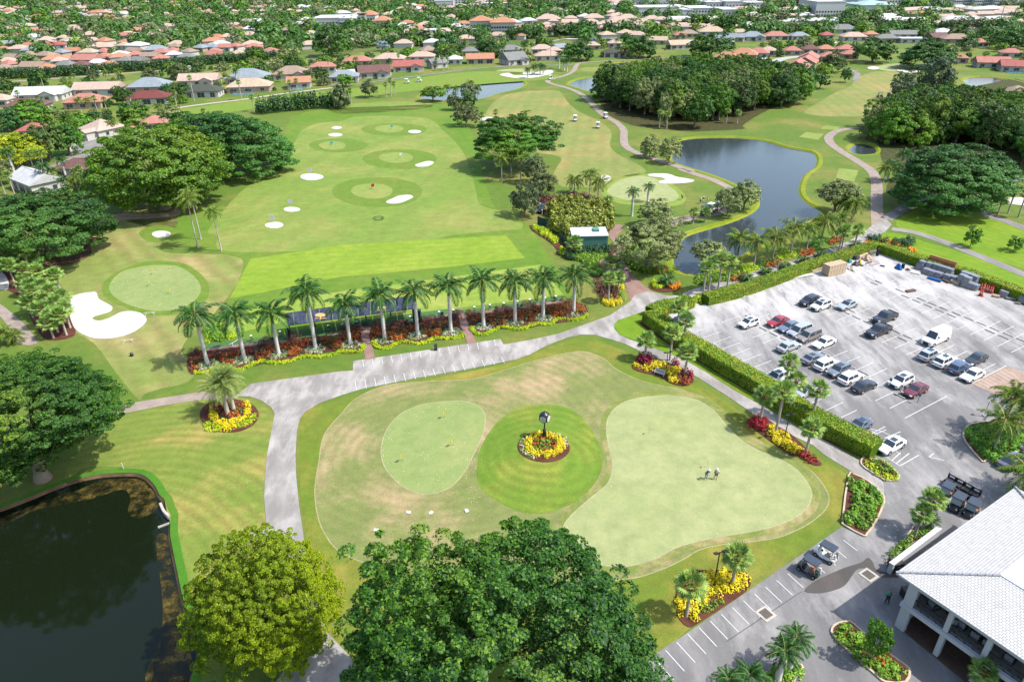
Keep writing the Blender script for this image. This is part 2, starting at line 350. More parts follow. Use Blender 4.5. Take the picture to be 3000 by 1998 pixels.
# --- water
def m_water(name,c,rough=.06,b=.25,weed=None):
    m=NT(name,rough,.5); m.b.inputs['IOR'].default_value=1.33; n=m.noise(1.1,3,.6,vec=m.map(scale=(1,2.2,1),rot=(0,0,.4)))
    if weed: col=m.mix(m.math('MULTIPLY',m.val(m.noise(.16,4,.7),.5,.66),.7),S(*c),S(*weed))
    else: col=S(*c)
    m.col(col); return m.bump(n,b,.05).mat
wat_dark=m_water('pond_water',(28,38,22),.05,.07); wat=m_water('lake_water',(70,80,84),.08,.45)
PONDS={
'pond_near':("G -150,430 0,395 100,360 250,300 400,240 550,190 700,160 850,150 950,155 1010,185 1060,240 1090,300 1125,335 1145,400 1165,440 1160,560 1180,680 1210,830 1240,980 1275,1120 1310,1250 1355,1350 1340,1450 1300,1568 1250,1750 900,1900 -150,1900 -500,1500 -600,800",wat_dark,g_lush,.8),
'pond_right':("O 1550,348 1558,328 1600,319 1690,318 1755,325 1810,341 1862,350 1877,365 1873,385 1850,402 1838,425 1836,445 1850,465 1880,482 1890,496 1850,512 1800,537 1730,572 1680,602 1620,629 1590,632 1560,622 1548,600 1560,572 1575,547 1620,531 1680,513 1730,491 1747,470 1735,452 1700,428 1650,407 1600,391 1560,378 1545,365",wat,g_bank,1.2),
'pond_far_middle':("B 535,680 560,660 650,612 750,562 870,545 1000,543 1150,548 1240,562 1258,588 1200,620 1080,648 960,686 850,692 700,697",wat,g_bank,1.),
'pond_by_woods':("B 1568,588 1600,562 1680,542 1840,528 1900,522 2000,540 1990,600 1850,640 1740,641 1640,612",wat,g_bank,1.),
'pond_behind_woods':("B 1818,472 1860,442 1950,433 2060,440 2040,480 1900,506 1835,502",wat,g_bank,1.),
'pond_far_right':("C 1935,560 1965,542 2050,533 2200,545 2320,570 2400,600 2400,640 2200,625 2060,622 1990,600",wat,g_bank,1.),
'pond_small':("C 1146,1032 1180,1002 1230,993 1290,1005 1330,1030 1320,1060 1250,1070 1180,1062",wat,g_bank,.8),
'pond_left_far':("A 1335,190 1420,182 1520,186 1500,205 1440,258 1360,263 1335,235",wat,g_far,.8),
'canal_far':("L 640,330 700,322 1050,330 1055,350 900,352 700,350",wat,g_far,.8),
'pond_back_gardens':("A 835,580 900,560 1140,540 1150,556 1000,585 880,610 840,606",wat,g_far,.8),
'pond_behind_hedge':("K 1290,655 1400,635 1700,628 1860,640 1865,690 1700,690 1500,680 1320,700",wat,g_far,.8)}
holes=[];pond_polys=[]
for nm,(s,wm,bm_,wd) in PONDS.items():
    Wt=smooth(gp(s,-.35),3); Hl=offset(Wt,.3 if nm=='pond_near' else .6)
    holes.append(Hl); pond_polys.append(Hl)
    me=bpy.data.meshes.new(nm); P=offset(Wt,.3); tri=tessellate_polygon([[Vector((x,y,0)) for x,y in P]])
    me.from_pydata([(x,y,-.35) for x,y in P],[],[fix(t,P) for t in tri]); me.materials.append(wm); me.update(); tag(link(nm,me),kind='structure')
    b=MB(); a_=Hl; c_=Wt; d_=offset(Wt,-1.); n=len(a_)
    b.add([(x,y,0) for x,y in a_]+[(x,y,-.34) for x,y in c_]+[(x,y,-.8) for x,y in d_],[(i,(i+1)%n,n+(i+1)%n,n+i) for i in range(n)]+[(n+i,n+(i+1)%n,2*n+(i+1)%n,2*n+i) for i in range(n)])
    tag(b.build('pond_bank',litter if nm=='pond_near' else bm_),kind='structure')
    k=lay(1,Hl[0][1]); o2=offset(Hl,wd); r=MB()
    r.add([(x,y,lay(1.5,y)) for x,y in offset(Hl,-.05)]+[(x,y,lay(1.5,y)) for x,y in o2],[(i,(i+1)%n,n+(i+1)%n,n+i) for i in range(n)])
    tag(r.build('bank_grass',bm_),kind='structure')
def alg():
    m=NT('pond_algae',.6,.3); n=m.noise(.8,5,.75); n2=m.noise(.2,3); m.col(m.ramp(n,[(.35,S(44,38,10)),(.7,S(128,108,30))])); m.l(m.val(m.math('ADD',n,m.math('MULTIPLY',n2,.5)),.62,.9),m.b.inputs['Alpha']); return m.mat
for s in ('G -100,480 100,400 300,320 550,240 700,180 860,165 980,180 1060,260 1110,330 1050,400 950,440 880,400 900,300 840,240 650,300 400,350 200,400 0,500','G 1080,560 1150,560 1180,750 1230,980 1270,1180 1320,1400 1280,1568 1000,1568 1080,1350 1120,1150 1110,900 1080,700'):
    P=smooth(gp(s,-.33),3); me=bpy.data.meshes.new('algae'); me.from_pydata([(x,y,-.335) for x,y in P],[],[fix(t,P) for t in tessellate_polygon([[Vector((x,y,0)) for x,y in P]])]); me.materials.append(alg()); me.update(); tag(link('algae',me),'brown algae patches floating along the bank of the near pond','algae',None,'stuff')
# base ground: rough on the course, darker ground beyond
far=gp('O -900,330 -500,240 -200,190 0,172 330,150 640,130 900,118 1150,108 1480,98 1700,94 1900,86 2354,98 2900,120 3600,160')
yy=max(p[1] for p in far)
C0=[(-9000,-600),(9000,-600),(9000,far[-1][1])]+far[::-1]+[(-9000,far[0][1])]
def inpoly_h(P): return [h for h in holes if inside(h[0],P)]
base=sheet('ground',C0,0,g_rough,inpoly_h(C0))
C1=[(-9000,far[0][1])]+far+[(9000,far[-1][1]),(9000,14000),(-9000,14000)]
farh=[h for h in holes if not inside(h[0],C0)]
sheet('ground_beyond',C1,0,g_far,farh)
def st(name,s,layer,mat,n=4,closed=True,sm=True): 
    P=gp(s); P=smooth(P,n) if sm else P
    if name=='collar': sheet('collar_edge',offset(P,.14),1.6,grass('pale_collar_edge',(206,196,140),dryamt=.3,patch=.3))
    return sheet(name,P,layer,mat)
# practice area
st('rough_by_road','O 625,950 630,1000 612,1060 608,1150 610,1220 590,1240 560,1235 500,1290 450,1370 420,1360 405,1250 385,1180 372,1130 340,1095 290,1075 200,1075 150,1100 170,1050 230,1000 300,950 400,930 460,915 560,915',1,g_arc)
st('practice_rough','O 697,945 760,925 860,905 1010,868 1100,850 1180,830 1260,800 1310,782 1360,778 1420,800 1500,835 1600,880 1700,945 1800,1000 1900,1060 1955,1100 1945,1140 1930,1190 1850,1260 1700,1355 1500,1520 1300,1800 900,1800 720,1500 705,1240 692,1150 688,1050 690,970',1,g_practice,2)
st('collar','E 0,1285 100,1180 300,1090 600,1060 900,1045 1100,990 1400,900 1600,857 1700,860 1800,900 1900,980 2050,1050 2200,1090 2351,1120 F 200,1235 300,1330 400,1440 550,1530 I 640,0 800,60 900,130 970,220 1003,290 985,370 900,450 800,510 650,570 450,600 250,620 100,660 H 2351,720 2200,790 2050,840 1900,860 1750,900 1300,1050 800,950 300,780 150,740 0,670 G 2270,590 2200,450 2172,250 2200,50 D 2215,1500 2240,1420 2300,1340',2,g_collar)
st('right_green_collar','O 1545,898 1600,905 1650,930 1685,968 1725,1000 1790,1035 1850,1068 1880,1110 1885,1155 1850,1198 1780,1225 1650,1250 1570,1270 1510,1300 1440,1318 1380,1315 1320,1295 1288,1250 1282,1205 1310,1165 1350,1130 1385,1100 1396,1065 1386,1025 1380,985 1388,950 1415,922 1470,900',3,g_collar2)
GREEN_R=smooth(gp('O 1490,913 1540,910 1600,920 1640,945 1670,980 1700,1010 1740,1035 1790,1055 1830,1080 1860,1120 1862,1150 1840,1180 1790,1205 1720,1222 1640,1235 1560,1255 1500,1285 1440,1300 1390,1298 1340,1280 1305,1245 1298,1210 1320,1180 1360,1145 1400,1110 1410,1070 1402,1030 1396,990 1400,960 1420,935 1450,920'),5)
pale=grass('pale_cut_edge',(214,208,160),dryamt=.3,patch=.3); sheet('green_edge',offset(GREEN_R,.16),3.6,pale); sheet('putting_green_right',GREEN_R,4,g_green)
GREEN_L=smooth(gp('O 1010,925 1060,922 1100,935 1115,960 1108,1000 1090,1040 1070,1080 1040,1115 1000,1133 960,1133 920,1112 890,1080 878,1050 880,1015 895,980 925,950 965,932'),5)
sheet('green_edge',offset(GREEN_L,.12),2.6,pale); sheet('putting_green_left',GREEN_L,3,g_green2)
MOUND=smooth(gp('O 1096,1090 1105,1030 1140,975 1190,940 1245,930 1310,940 1355,980 1380,1030 1385,1070 1365,1115 1320,1155 1260,1178 1200,1178 1140,1150 1105,1120'),4)
# the mound is raised a little
def mound(name,P,hgt,mat,z0=.02):
    cx=sum(p[0] for p in P)/len(P);cy=sum(p[1] for p in P)/len(P); n=len(P); K=12; v=[];f=[]
    for k in range(K+1):
        t=1-k/K; z=z0+hgt*(1-t*t)**1.5
        v+=[(cx+(x-cx)*t,cy+(y-cy)*t,z) for x,y in P]
    for k in range(K):
        for i in range(n): f.append((k*n+i,k*n+(i+1)%n,(k+1)*n+(i+1)%n,(k+1)*n+i))
    if area(P)<0: f=[q[::-1] for q in f]
    return MB().add(v,f,0,True).build(name,mat)
tag(mound('clock_mound',MOUND,.55,g_mound,.03),kind='structure')
# left chipping area
st('chipping_fairway','D 620,60 700,-20 O 300,505 370,500 410,512 D 1100,150 1350,180 1560,185 1650,205 1675,250 1650,350 1590,450 1500,560 1430,640 1330,720 1250,850 1350,950 1300,1060 1100,1110 990,1150 950,1180 800,1000 650,800 450,650 350,300 420,200',1,g_lfair)
st('chipping_collar','D 700,420 730,360 820,300 960,245 1120,230 1270,250 1370,310 1430,380 1440,450 1400,520 1290,580 1150,605 1000,595 850,545 740,490',2,g_ringd)
GREEN_C=smooth(gp('D 752,420 775,360 850,300 1000,265 1150,258 1250,275 1340,340 1380,400 1375,460 1320,520 1230,560 1100,575 1000,565 880,530 790,480'),4)
sheet('chipping_green',GREEN_C,3,g_green2)
st('bunker_collar','D 960,50 990,10 1080,-15 1180,-5 1250,40 1230,80 1150,100 1030,100',2,g_ringd)
# driving range
st('range_rough','O 300,505 470,480 540,470 600,420 640,350 660,290 690,262 770,250 900,245 1040,245 1090,320 1110,400 1140,480 1190,500 1230,540 1270,600 1300,650 1340,720 1200,745 900,790 640,800 545,800 500,790 530,700 560,610 540,590 420,560 330,520',1,grass('range_rough',(124,162,54),dry=(176,172,88),dryamt=.35,lush=(108,156,40),lushamt=.5,patch=.04))
st('range_fairway','A 2351,835 2200,850 2080,900 2020,1000 1940,1110 1800,1220 1650,1330 1500,1500 1430,1600 D 1500,60 1600,170 O 900,565 E 800,50 1130,20 B 1250,1568 1200,1470 1090,1452 1000,1430 945,1395 925,1300 885,1170 845,1060 785,980 690,890 640,840 550,812 300,800 100,805',2,g_range)
sheet('range_tee',gp('O 576,596 785,563 1163,541 1207,594 1000,618 785,637 527,688'),3,g_tee)
sheet('range_tee_front',gp('E 0,440 700,350 1370,255 1530,465 830,552 0,660 D 2000,640 1500,760 1450,720 1600,600 1900,510'),3,grass('tee_line_turf',(170,196,78),dry=(200,204,110),dryamt=.7,patch=.08,line=(R(84),3.2),amp=.03))
for t,x,y,rx,ry,a,b,c_,d_ in [('B',365,895,232,42,330,890,100,26),('B',-18,1003,208,46,-60,1005,95,30),('B',405,1098,264,66,378,1088,122,36),('B',250,1325,320,100,212,1318,148,52)]:
    sheet('target_green_collar',gell(t,x,y,rx,ry,32,.03),3,g_ringd); sheet('target_green',gell(t,a,b,c_,d_,30,.03),4,g_small)
# fairways beyond
st('centre_fairway','B 1080,680 1200,640 1400,625 1500,630 1555,700 1620,760 1700,800 1800,850 1862,920 1850,1000 1900,1060 2000,1110 2080,1160 2095,1190 2000,1215 1900,1225 1800,1290 1650,1290 1530,1290 1480,1250 1460,1210 1485,1150 1515,1105 1480,1075 1300,1040 1050,960 990,860 1000,770',1,g_fair)
st('fairway_right','C 840,770 950,700 1050,640 1150,600 1200,540 1300,500 1400,495 1480,500 1560,560 1500,680 1380,760 1250,800 1050,805 900,795',1,g_fair)
st('right_hole_green','C 1330,470 1380,450 1480,440 1560,450 1560,480 1480,492 1400,490',1,g_green)
st('hole_green','B 1830,1330 1860,1280 1930,1238 2050,1213 2150,1228 2250,1278 2322,1340 2300,1382 2200,1397 2050,1392 1930,1372',2,g_green)
st('hole_green_collar','B 1790,1340 1830,1265 1910,1222 2050,1198 2165,1212 2275,1265 2370,1350 2340,1410 2200,1425 2030,1415 1900,1400',1,grass('fringe',(162,186,80),dryamt=.3))
st('pond_hole_green','B 1060,495 1120,480 1280,476 1330,490 1320,505 1190,515 1110,500',1,g_green)
st('tee_grass','B 1650,480 1680,465 1780,470 1770,490 1670,495',1,g_fair)
for s in ('C 950,890 980,866 1082,876 1065,901','C 800,946 850,911 972,926 932,966','C 1055,1230 1075,1160 1212,1175 1180,1256'): sheet('tee_box',gp(s),2,g_small)
st('mown_strip','B -80,740 100,715 400,700 560,705 630,720 600,745 400,765 100,785 -50,780',1,g_range)
st('far_fairway','O -40,260 0,232 130,205 300,185 420,170 560,155 700,135 900,122 1040,112 1150,118 1110,135 900,150 760,165 560,180 420,205 300,215 130,235 0,262',1,grass('far_fairway',(146,164,78),dry=(186,170,110),dryamt=.5,patch=.03))
st('house_row_lawn','O 60,330 300,275 500,240 700,215 850,200 960,180 1100,165 1250,170 1290,180 1100,195 900,215 700,235 520,260 300,300 120,345',1,grass('lawn_by_path',(146,176,64),dryamt=.3,patch=.05))
st('bright_lawn','O 1990,545 2050,535 2140,560 2354,625 2700,730 2700,760 2354,665 2150,600 2040,560',1,g_lawn)
st('bright_lawn_upper','O 2060,520 2110,480 2160,462 2220,480 2354,530 2700,650 2700,700 2354,618 2200,568',1,g_lawn)
st('triangle_lawn','E 1875,662 1905,640 2000,590 2085,575 2100,680 2200,760 2351,870 2351,900 2200,845 2100,805 1980,762 1912,728',2,g_lawn)
st('hedge_side_lawn','F -20,890 0,895 150,985 350,1110 600,1250 800,1370 1000,1470 1200,1568 I 1180,40 1230,20 F 1250,1550 1000,1430 700,1260 300,1000 100,880 0,830',2,g_lawn)
# bunkers
BK=["D 470,495 540,460 620,447 665,448 680,490 740,525 775,550 760,580 700,600 650,615 640,632 690,642 760,620 830,585 900,577 970,590 1008,625 1000,660 940,710 860,745 760,765 660,765 580,740 520,700 490,640 475,570",
"B 310,1390 350,1370 400,1350 470,1345 495,1360 460,1380 410,1400 360,1406 320,1402","B 508,1140 540,1126 600,1112 638,1120 620,1138 585,1150 530,1152",
"B 1092,517 1150,505 1190,522 1250,522 1320,520 1330,505 1400,490 1450,488 1457,505 1400,525 1300,542 1200,542 1115,528",
"B 2110,1205 2160,1198 2250,1200 2310,1220 2380,1232 2430,1245 2400,1260 2300,1268 2200,1266 2190,1250 2230,1240 2200,1225 2130,1218",
"C 1470,487 1510,483 1545,492 1600,488 1640,494 1590,505 1530,503","C 2190,1372 2280,1363 2400,1368 2420,1420 2260,1408 2205,1390"]
for s in BK: sheet('bunker',smooth(gp(s),4),5,sand)
for t,x,y,rx,ry in [('D',1112,48,63,26),('A',2147,1221,78,25),('A',2010,1445,56,18),('A',1890,1553,62,23),('A',2320,883,35,10),('A',2310,932,47,13),('B',505,910,44,12),('B',1010,822,60,13),('B',1820,1230,36,22),('C',1313,472,42,11),('C',1045,296,20,5),('C',975,183,25,6),('M',210,1020,60,22),('N',1950,368,50,12),('B',1600,271,60,4)]:
    sheet('bunker',gell(t,x,y,rx,ry,22,.04,int(x)),5,sand)
# sand/dirt strips, litter, shade-toned tree floors
st('dirt_path','A 640,1545 750,1490 880,1470 1000,1475 1150,1465 1230,1440 1240,1480 1150,1500 1000,1510 850,1520 700,1550',3,m_mulch('bare_sand',(214,184,150),(232,208,176)))
st('tree_litter','D 330,100 450,98 570,110 625,140 620,190 540,235 400,275 280,290 230,250 240,180',3,litter)
st('palm_bed_ground','D -60,120 60,170 200,240 290,300 380,420 450,560 520,700 480,760 300,760 180,560 120,470 0,400 -60,300',3,mulch)
st('sand_patch','D -60,300 0,300 50,350 60,420 0,430 -60,420',4,sand)
st('forest_floor','B 1760,640 1800,740 1850,800 1990,860 2100,880 2351,905 C 150,905 420,890 420,860 590,760 800,690 800,640 700,560 300,500 B 1900,500 1850,560',1,m_mulch('shade_toned_grove_floor',(84,88,48),(104,96,62)))  # floor darkened to green-brown; the shade under the trees is in its colour
st('woods_floor','C 1250,850 1290,870 1350,1000 1380,1120 1500,1150 1400,1320 1700,1440 2000,1440 2150,1380 2351,1050 2351,560 2000,600 1500,680 1300,800',1,m_mulch('shade_toned_floor',(84,92,52),(104,104,64)))  # tree shade put into this floor's darker green colour
# roads
st('main_road','D 1620,1163 1730,1075 2351,990 E 80,985 80,920 1095,768 1117,806 1300,775 1500,730 1700,660 1850,605 1990,510 2022,465 2120,440 2250,470 2351,468 F 0,450 60,430 160,400 400,328 640,262 790,220 1000,150 1150,92 1240,40 1300,-10 1400,-60 1440,-20 1400,25 1340,60 1220,115 1060,165 900,215 720,275 400,370 200,430 100,455 60,485 90,560 40,560 0,520 E 2250,540 2080,578 1905,640 1878,668 1882,700 1912,735 1980,770 2100,810 2351,905 F 150,990 350,1118 600,1258 800,1378 1000,1478 I 1150,5 1250,60 1390,200 1390,290 1280,190 1140,105 970,0 F 900,1500 700,1405 500,1292 300,1155 150,1062 0,968 E 2100,870 1950,800 1850,770 1750,740 1650,738 1550,760 1400,820 1300,875 1200,910 900,970 500,1040 150,1110 0,1155 D 2351,1155 2200,1210 2100,1270 2065,1320 2045,1400 2035,1568 G 2040,150 2060,350 2095,590 2130,800 2200,1060 2260,1230 2420,1400 2500,1700 1900,1700 1900,1568 2000,1420 2130,1330 2150,1250 2080,1060 1980,800 1900,640 1835,590 1690,595 1685,553 1835,515 1830,420 1820,300 1825,150 1840,0 D 1880,1350 1892,1282 1870,1240 1800,1190 1720,1162',4,road_m,sm=False)
st('brick_path_left','D 1640,1163 1400,1132 1380,1132 980,1195 720,1245 500,1320 300,1400 300,1440 520,1360 700,1295 880,1275 1100,1230 1400,1185 1560,1180',3,pathbrick,2)
st('brick_path_far_left','D -60,520 0,527 60,570 130,630 190,690 260,800 120,800 60,690 0,610 -60,580',3,pathbrick,2)
st('brick_drive','E 1828,10 1870,-20 1960,-10 1925,30 1900,60 1950,110 1950,200 1980,290 2050,370 2110,420 2130,450 2022,470 1990,500 1960,400 1900,330 1820,280 1775,225 1800,215 1870,200 1880,120 1850,70',3,brick,2)
BR1=gp('E 125,650 180,648 232,904 165,912'); BR2=gp('E 780,562 832,556 930,795 870,803')
sheet('brick_walk',BR1,5,brick); sheet('brick_walk',BR2,5,brick)
# cart paths (drawn as two edges)
def ribbon(name,s,wpx,layer,mat,t=None):
    """centreline in picture units, width in metres"""
    P=smooth(gp(s),5,False); n=len(P); L=[];Rr=[]
    for i in range(n):
        a,b=P[max(i-1,0)],P[min(i+1,n-1)]; dx,dy=b[0]-a[0],b[1]-a[1]; l=math.hypot(dx,dy) or 1
        L.append((P[i][0]-dy/l*wpx/2,P[i][1]+dx/l*wpx/2)); Rr.append((P[i][0]+dy/l*wpx/2,P[i][1]-dx/l*wpx/2))
    V=[(x,y,lay(layer,y)) for x,y in L+Rr]
    o=MB().add(V,[(n+i,n+i+1,i+1,i) for i in range(n-1)]).build(name,mat); return tag(o,kind='structure')
ribbon('cart_path','C 1350,1600 1340,1480 1335,1380 1335,1260 1300,1180 1200,1110 1100,1050 1030,1000 1005,960 1020,930 1080,900 1180,885 1300,872 1400,860',3.,3,pathbrick)
ribbon('cart_path','B 2420,1185 2351,1160 2200,1110 2050,1060 1960,1010 1945,950 1945,900 1900,850 1800,790 1720,710 1650,650 1560,610 1450,580 1420,560 1460,545 1550,520 1600,490 1620,455 1650,437 1800,425 2050,412 2400,395',2.8,3,pathbrick)
ribbon('cart_path','C -20,1165 100,1205 220,1245 330,1300',2.6,3,pathbrick)
ribbon('cart_path','C -150,1530 0,1505 120,1490 250,1455 B 2420,1500 2500,1480',2.6,3,pathbrick)
ribbon('cart_path','B 2250,1545 2351,1515 2480,1480 C 200,1475 290,1440',3.4,3,pathbrick)
ribbon('cart_path','B -100,590 100,580 250,562 450,535 650,510 800,490 900,478 1100,462 1300,452 1500,452 1600,450',2.4,3,path_m)
ribbon('cart_path','A 1150,765 1250,742 1450,715 1700,685 1900,655 2100,630 2351,600',2.6,3,plain('pale_path',S(226,212,196),.8))
ribbon('cart_path','A 0,570 300,550 700,522 1000,497 1300,478 1600,455 1900,430 2100,410 2351,395',2.2,3,plain('pale_path',S(226,212,196),.8))
ribbon('grey_path','F 1440,10 1600,35 1800,100 2000,180 2200,260 2351,325 2600,420',2.6,3,path_m)
ribbon('grey_path','C 1400,1510 1500,1450 1600,1390 1720,1350 1860,1370 1960,1400 2100,1480 2240,1530 2400,1590',3.,3,path_m)
ribbon('grey_path','C 2280,1250 2330,1240 2420,1235',2.5,3,path_m)
ribbon('cart_path','C 1185,560 1200,530 1200,505 1150,485',3.,3,path_m)
ribbon('cart_path','M 230,600 400,585 560,570 700,545 750,545',2.4,3,plain('pale_path',S(226,212,196),.8))
ribbon('street','C 540,470 600,440 700,405 820,392',7,3,plain('pale_street',S(206,206,200),.9))
st('cul_de_sac','A 480,1010 560,980 700,965 850,950 890,940 870,990 780,1000 800,1040 720,1040 680,1070 640,1085 560,1088 540,1050 490,1030',2,path_m)
ribbon('street','A 620,1070 540,1080 430,1130 340,1150 180,1165 0,1190 -150,1200',4.5,3,path_m)
ribbon('pavement','A 560,970 500,985 470,1000 490,1060 440,1090 340,1120 160,1145 0,1160 -150,1170',1.2,3,conc)
st('island_lawn','A 250,1110 300,1050 420,1030 480,1045 490,1070 430,1095 330,1125 160,1150 60,1150 120,1120',3,grass('deep_green_lawn',(112,150,44),dryamt=.2))  # deeper green grass with few dry patches
ribbon('street','M 0,215 200,210 500,205 640,203',9,3,path_m)
# parking lot
LOT=gp('F 1345,165 120,540 62,495 -20,560 E 2351,560 2250,600 2351,690 F 0,730 1370,1568 I 1300,30 1220,60 1380,180 1400,320 1250,570 1095,500 0,1250 -600,1640 -1100,1950 2351,2600 F 3600,2100 3600,1000 2351,540 1900,360 1600,275')
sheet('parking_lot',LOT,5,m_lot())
0 and sheet('parking_lot_bleached',smooth(gp('F 1335,175 700,370 160,535 90,560 400,640 800,760 1250,960 1500,1050 1800,1060 2100,950 2351,900 2700,900 2900,700 2351,545 1900,370 1600,285'),3),6,asph_w)
sheet('brick_plaza',gp('F 1985,1078 2230,953 2600,1100 2400,1250'),7,m_brick('plaza_paver',(214,186,166),(196,166,148)))
wet=m_road('wet_asphalt',(96,92,90),(114,108,104),None,crack=False)
sheet('wet_patch',smooth(gp('I 835,945 900,880 1000,830 1120,780 1230,745 1275,712 1310,745 1330,790 1400,810 1520,800 1560,840 1400,850 1330,830 1270,790 1210,790 1170,830 1120,900 1050,935 940,958'),3),6,wet)
sheet('brick_arcade_floor',gp('I 1530,1230 1580,1090 2600,1800 2351,1900'),6,m_brick('arcade_paver',(140,110,92),(120,94,82)))
# painted lines
def line(name,a,b,w=.1,layer=8,mat=paint):
    (x0,y0),(x1,y1)=a,b; dx,dy=x1-x0,y1-y0; l=math.hypot(dx,dy); nx,ny=-dy/l*w/2,dx/l*w/2
    return sheet(name,[(x0+nx,y0+ny),(x1+nx,y1+ny),(x1-nx,y1-ny),(x0-nx,y0-ny)],layer,mat)
Gt=lambda t,x,y:G(*px(t,x,y))
for i in range(17):  # cart stalls, top row and bottom row of the road
    a=(148+i*65.8,916-i*10.1)
    if i<14: line('stall_line',Gt('E',a[0]-2,a[1]),Gt('E',a[0]+7,a[1]+46))
for i in range(2): line('stall_line',Gt('E',990+i*62,783-i*10),Gt('E',1000+i*62,828-i*10))
for i in range(16): line('stall_line',Gt('E',95+i*67,1062-i*11.2),Gt('E',104+i*68,1122-i*12.4))
for k in range(-6,15):
    if k in(9,): pass
    a=(35+k*76.5,1240-k*46.3 if k>=0 else 1240-k*55); line('stall_line',Gt('I',*a),Gt('I',a[0]+125-k*2,a[1]+135-k*4.3))
line('stall_line',Gt('I',1710-2*0,720),Gt('I',1711,721),.01)
LD=Vector((math.cos(LOTA),math.sin(LOTA))); LN=Vector((LD.y,-LD.x))   # across the stalls, towards the camera-right
O1=Vector(Gt('F',1465,755)); O2=Vector(Gt('F',650,735))
# three double rows of stalls: spine from / to, painted both sides
def spine(a,b,n0=0,dep=4.9,both=(1,1),skip=()):
    A=Vector(Gt('F',*a));B=Vector(Gt('F',*b)); d=(B-A); L=d.length; u=d/L; k=int(L/2.32)
    for i in range(k+1):
        P=A+u*(i*2.32)
        for s,on in ((1,both[0]),(-1,both[1])):
            if on and i not in skip: line('stall_line',tuple(P+LD*(s*.5)),tuple(P+LD*(s*dep)),.11)
    return A,u,k
SP=[spine((400,610),(1640,1215)),spine((900,470),(2060,1010)),spine((1300,370),(2700,945))]
A,u,k=spine((60,730),(1350,1520),both=(1,0),dep=5.)
stopm=plain('wheel_stop_concrete',S(240,236,228),.8,.2)
ws=MB(); ws.prism([(-.86,-.09),(.86,-.09),(.86,.09),(-.86,.09)],0,.07); ws.prism([(-.84,-.06),(.84,-.06),(.84,.06),(-.84,.06)],.07,.12); wsm=ws.mesh('wheel_stop',stopm)
rg=random.Random(4)
for j,(A,u,k) in enumerate(SP):
    for i in range(k):
        for s in (1,-1):
            if rg.random()<.12 or (s==-1 and rg.random()<.25): continue
            P=A+u*((i+.5)*2.32)+LD*(s*.75)
            o=link('wheel_stop',wsm,None,(P.x,P.y,lay(8,P.y)),(0,0,math.atan2(u.y,u.x)+rg.uniform(-.03,.03)))
            tag(o,'white concrete wheel stop in the %s double row of the car park'%(('nearest','middle','farthest')[j]),'wheel stop','wheel stops in the %s parking row'%('nearest','middle','farthest')[j])
# hatched corners
for a,b in [((1370,1405),(1470,1455)),((1300,1400),(1500,1568)),((1310,1430),(1400,1395)),((1345,1470),(1500,1408)),((1400,1550),(1510,1505)),((1370,1405),(1280,1385)),((1530,1315),(1820,1163))]:
    line('stall_line',Gt('F',*a),Gt('F',*b),.12)
for a,b in [((1370,0),(1495,82)),((1495,82),(1625,8)),((1410,20),(1440,-10)),((1440,45),(1500,-10)),((1470,65),(1560,-5)),((1695,20),(1730,-5)),((1695,20),(1800,45))]: line('stall_line',Gt('I',*a),Gt('I',*b),.12)
for i in range(9): line('stall_line',Gt('F',2010+i*25,1080-i*13),Gt('F',2080+i*25+i*4,1110-i*9),.07)
line('stall_line',Gt('F',1985,1078),Gt('F',2230,953),.12)
line('gutter_joint',Gt('I',820,945),Gt('I',300,1290),.07,7,wet)
wm=plain('white_rack',S(250,250,250),.5,var=.02); plast=plain('black_plastic',(.02,.02,.022,1),.6,.3); wf=leafmat('white_cloth',(250,250,250),(250,250,250),None,.2,.3,var=0); chrome=plain('cart_frame_metal',(.5,.5,.52,1),.35,.5,.5)
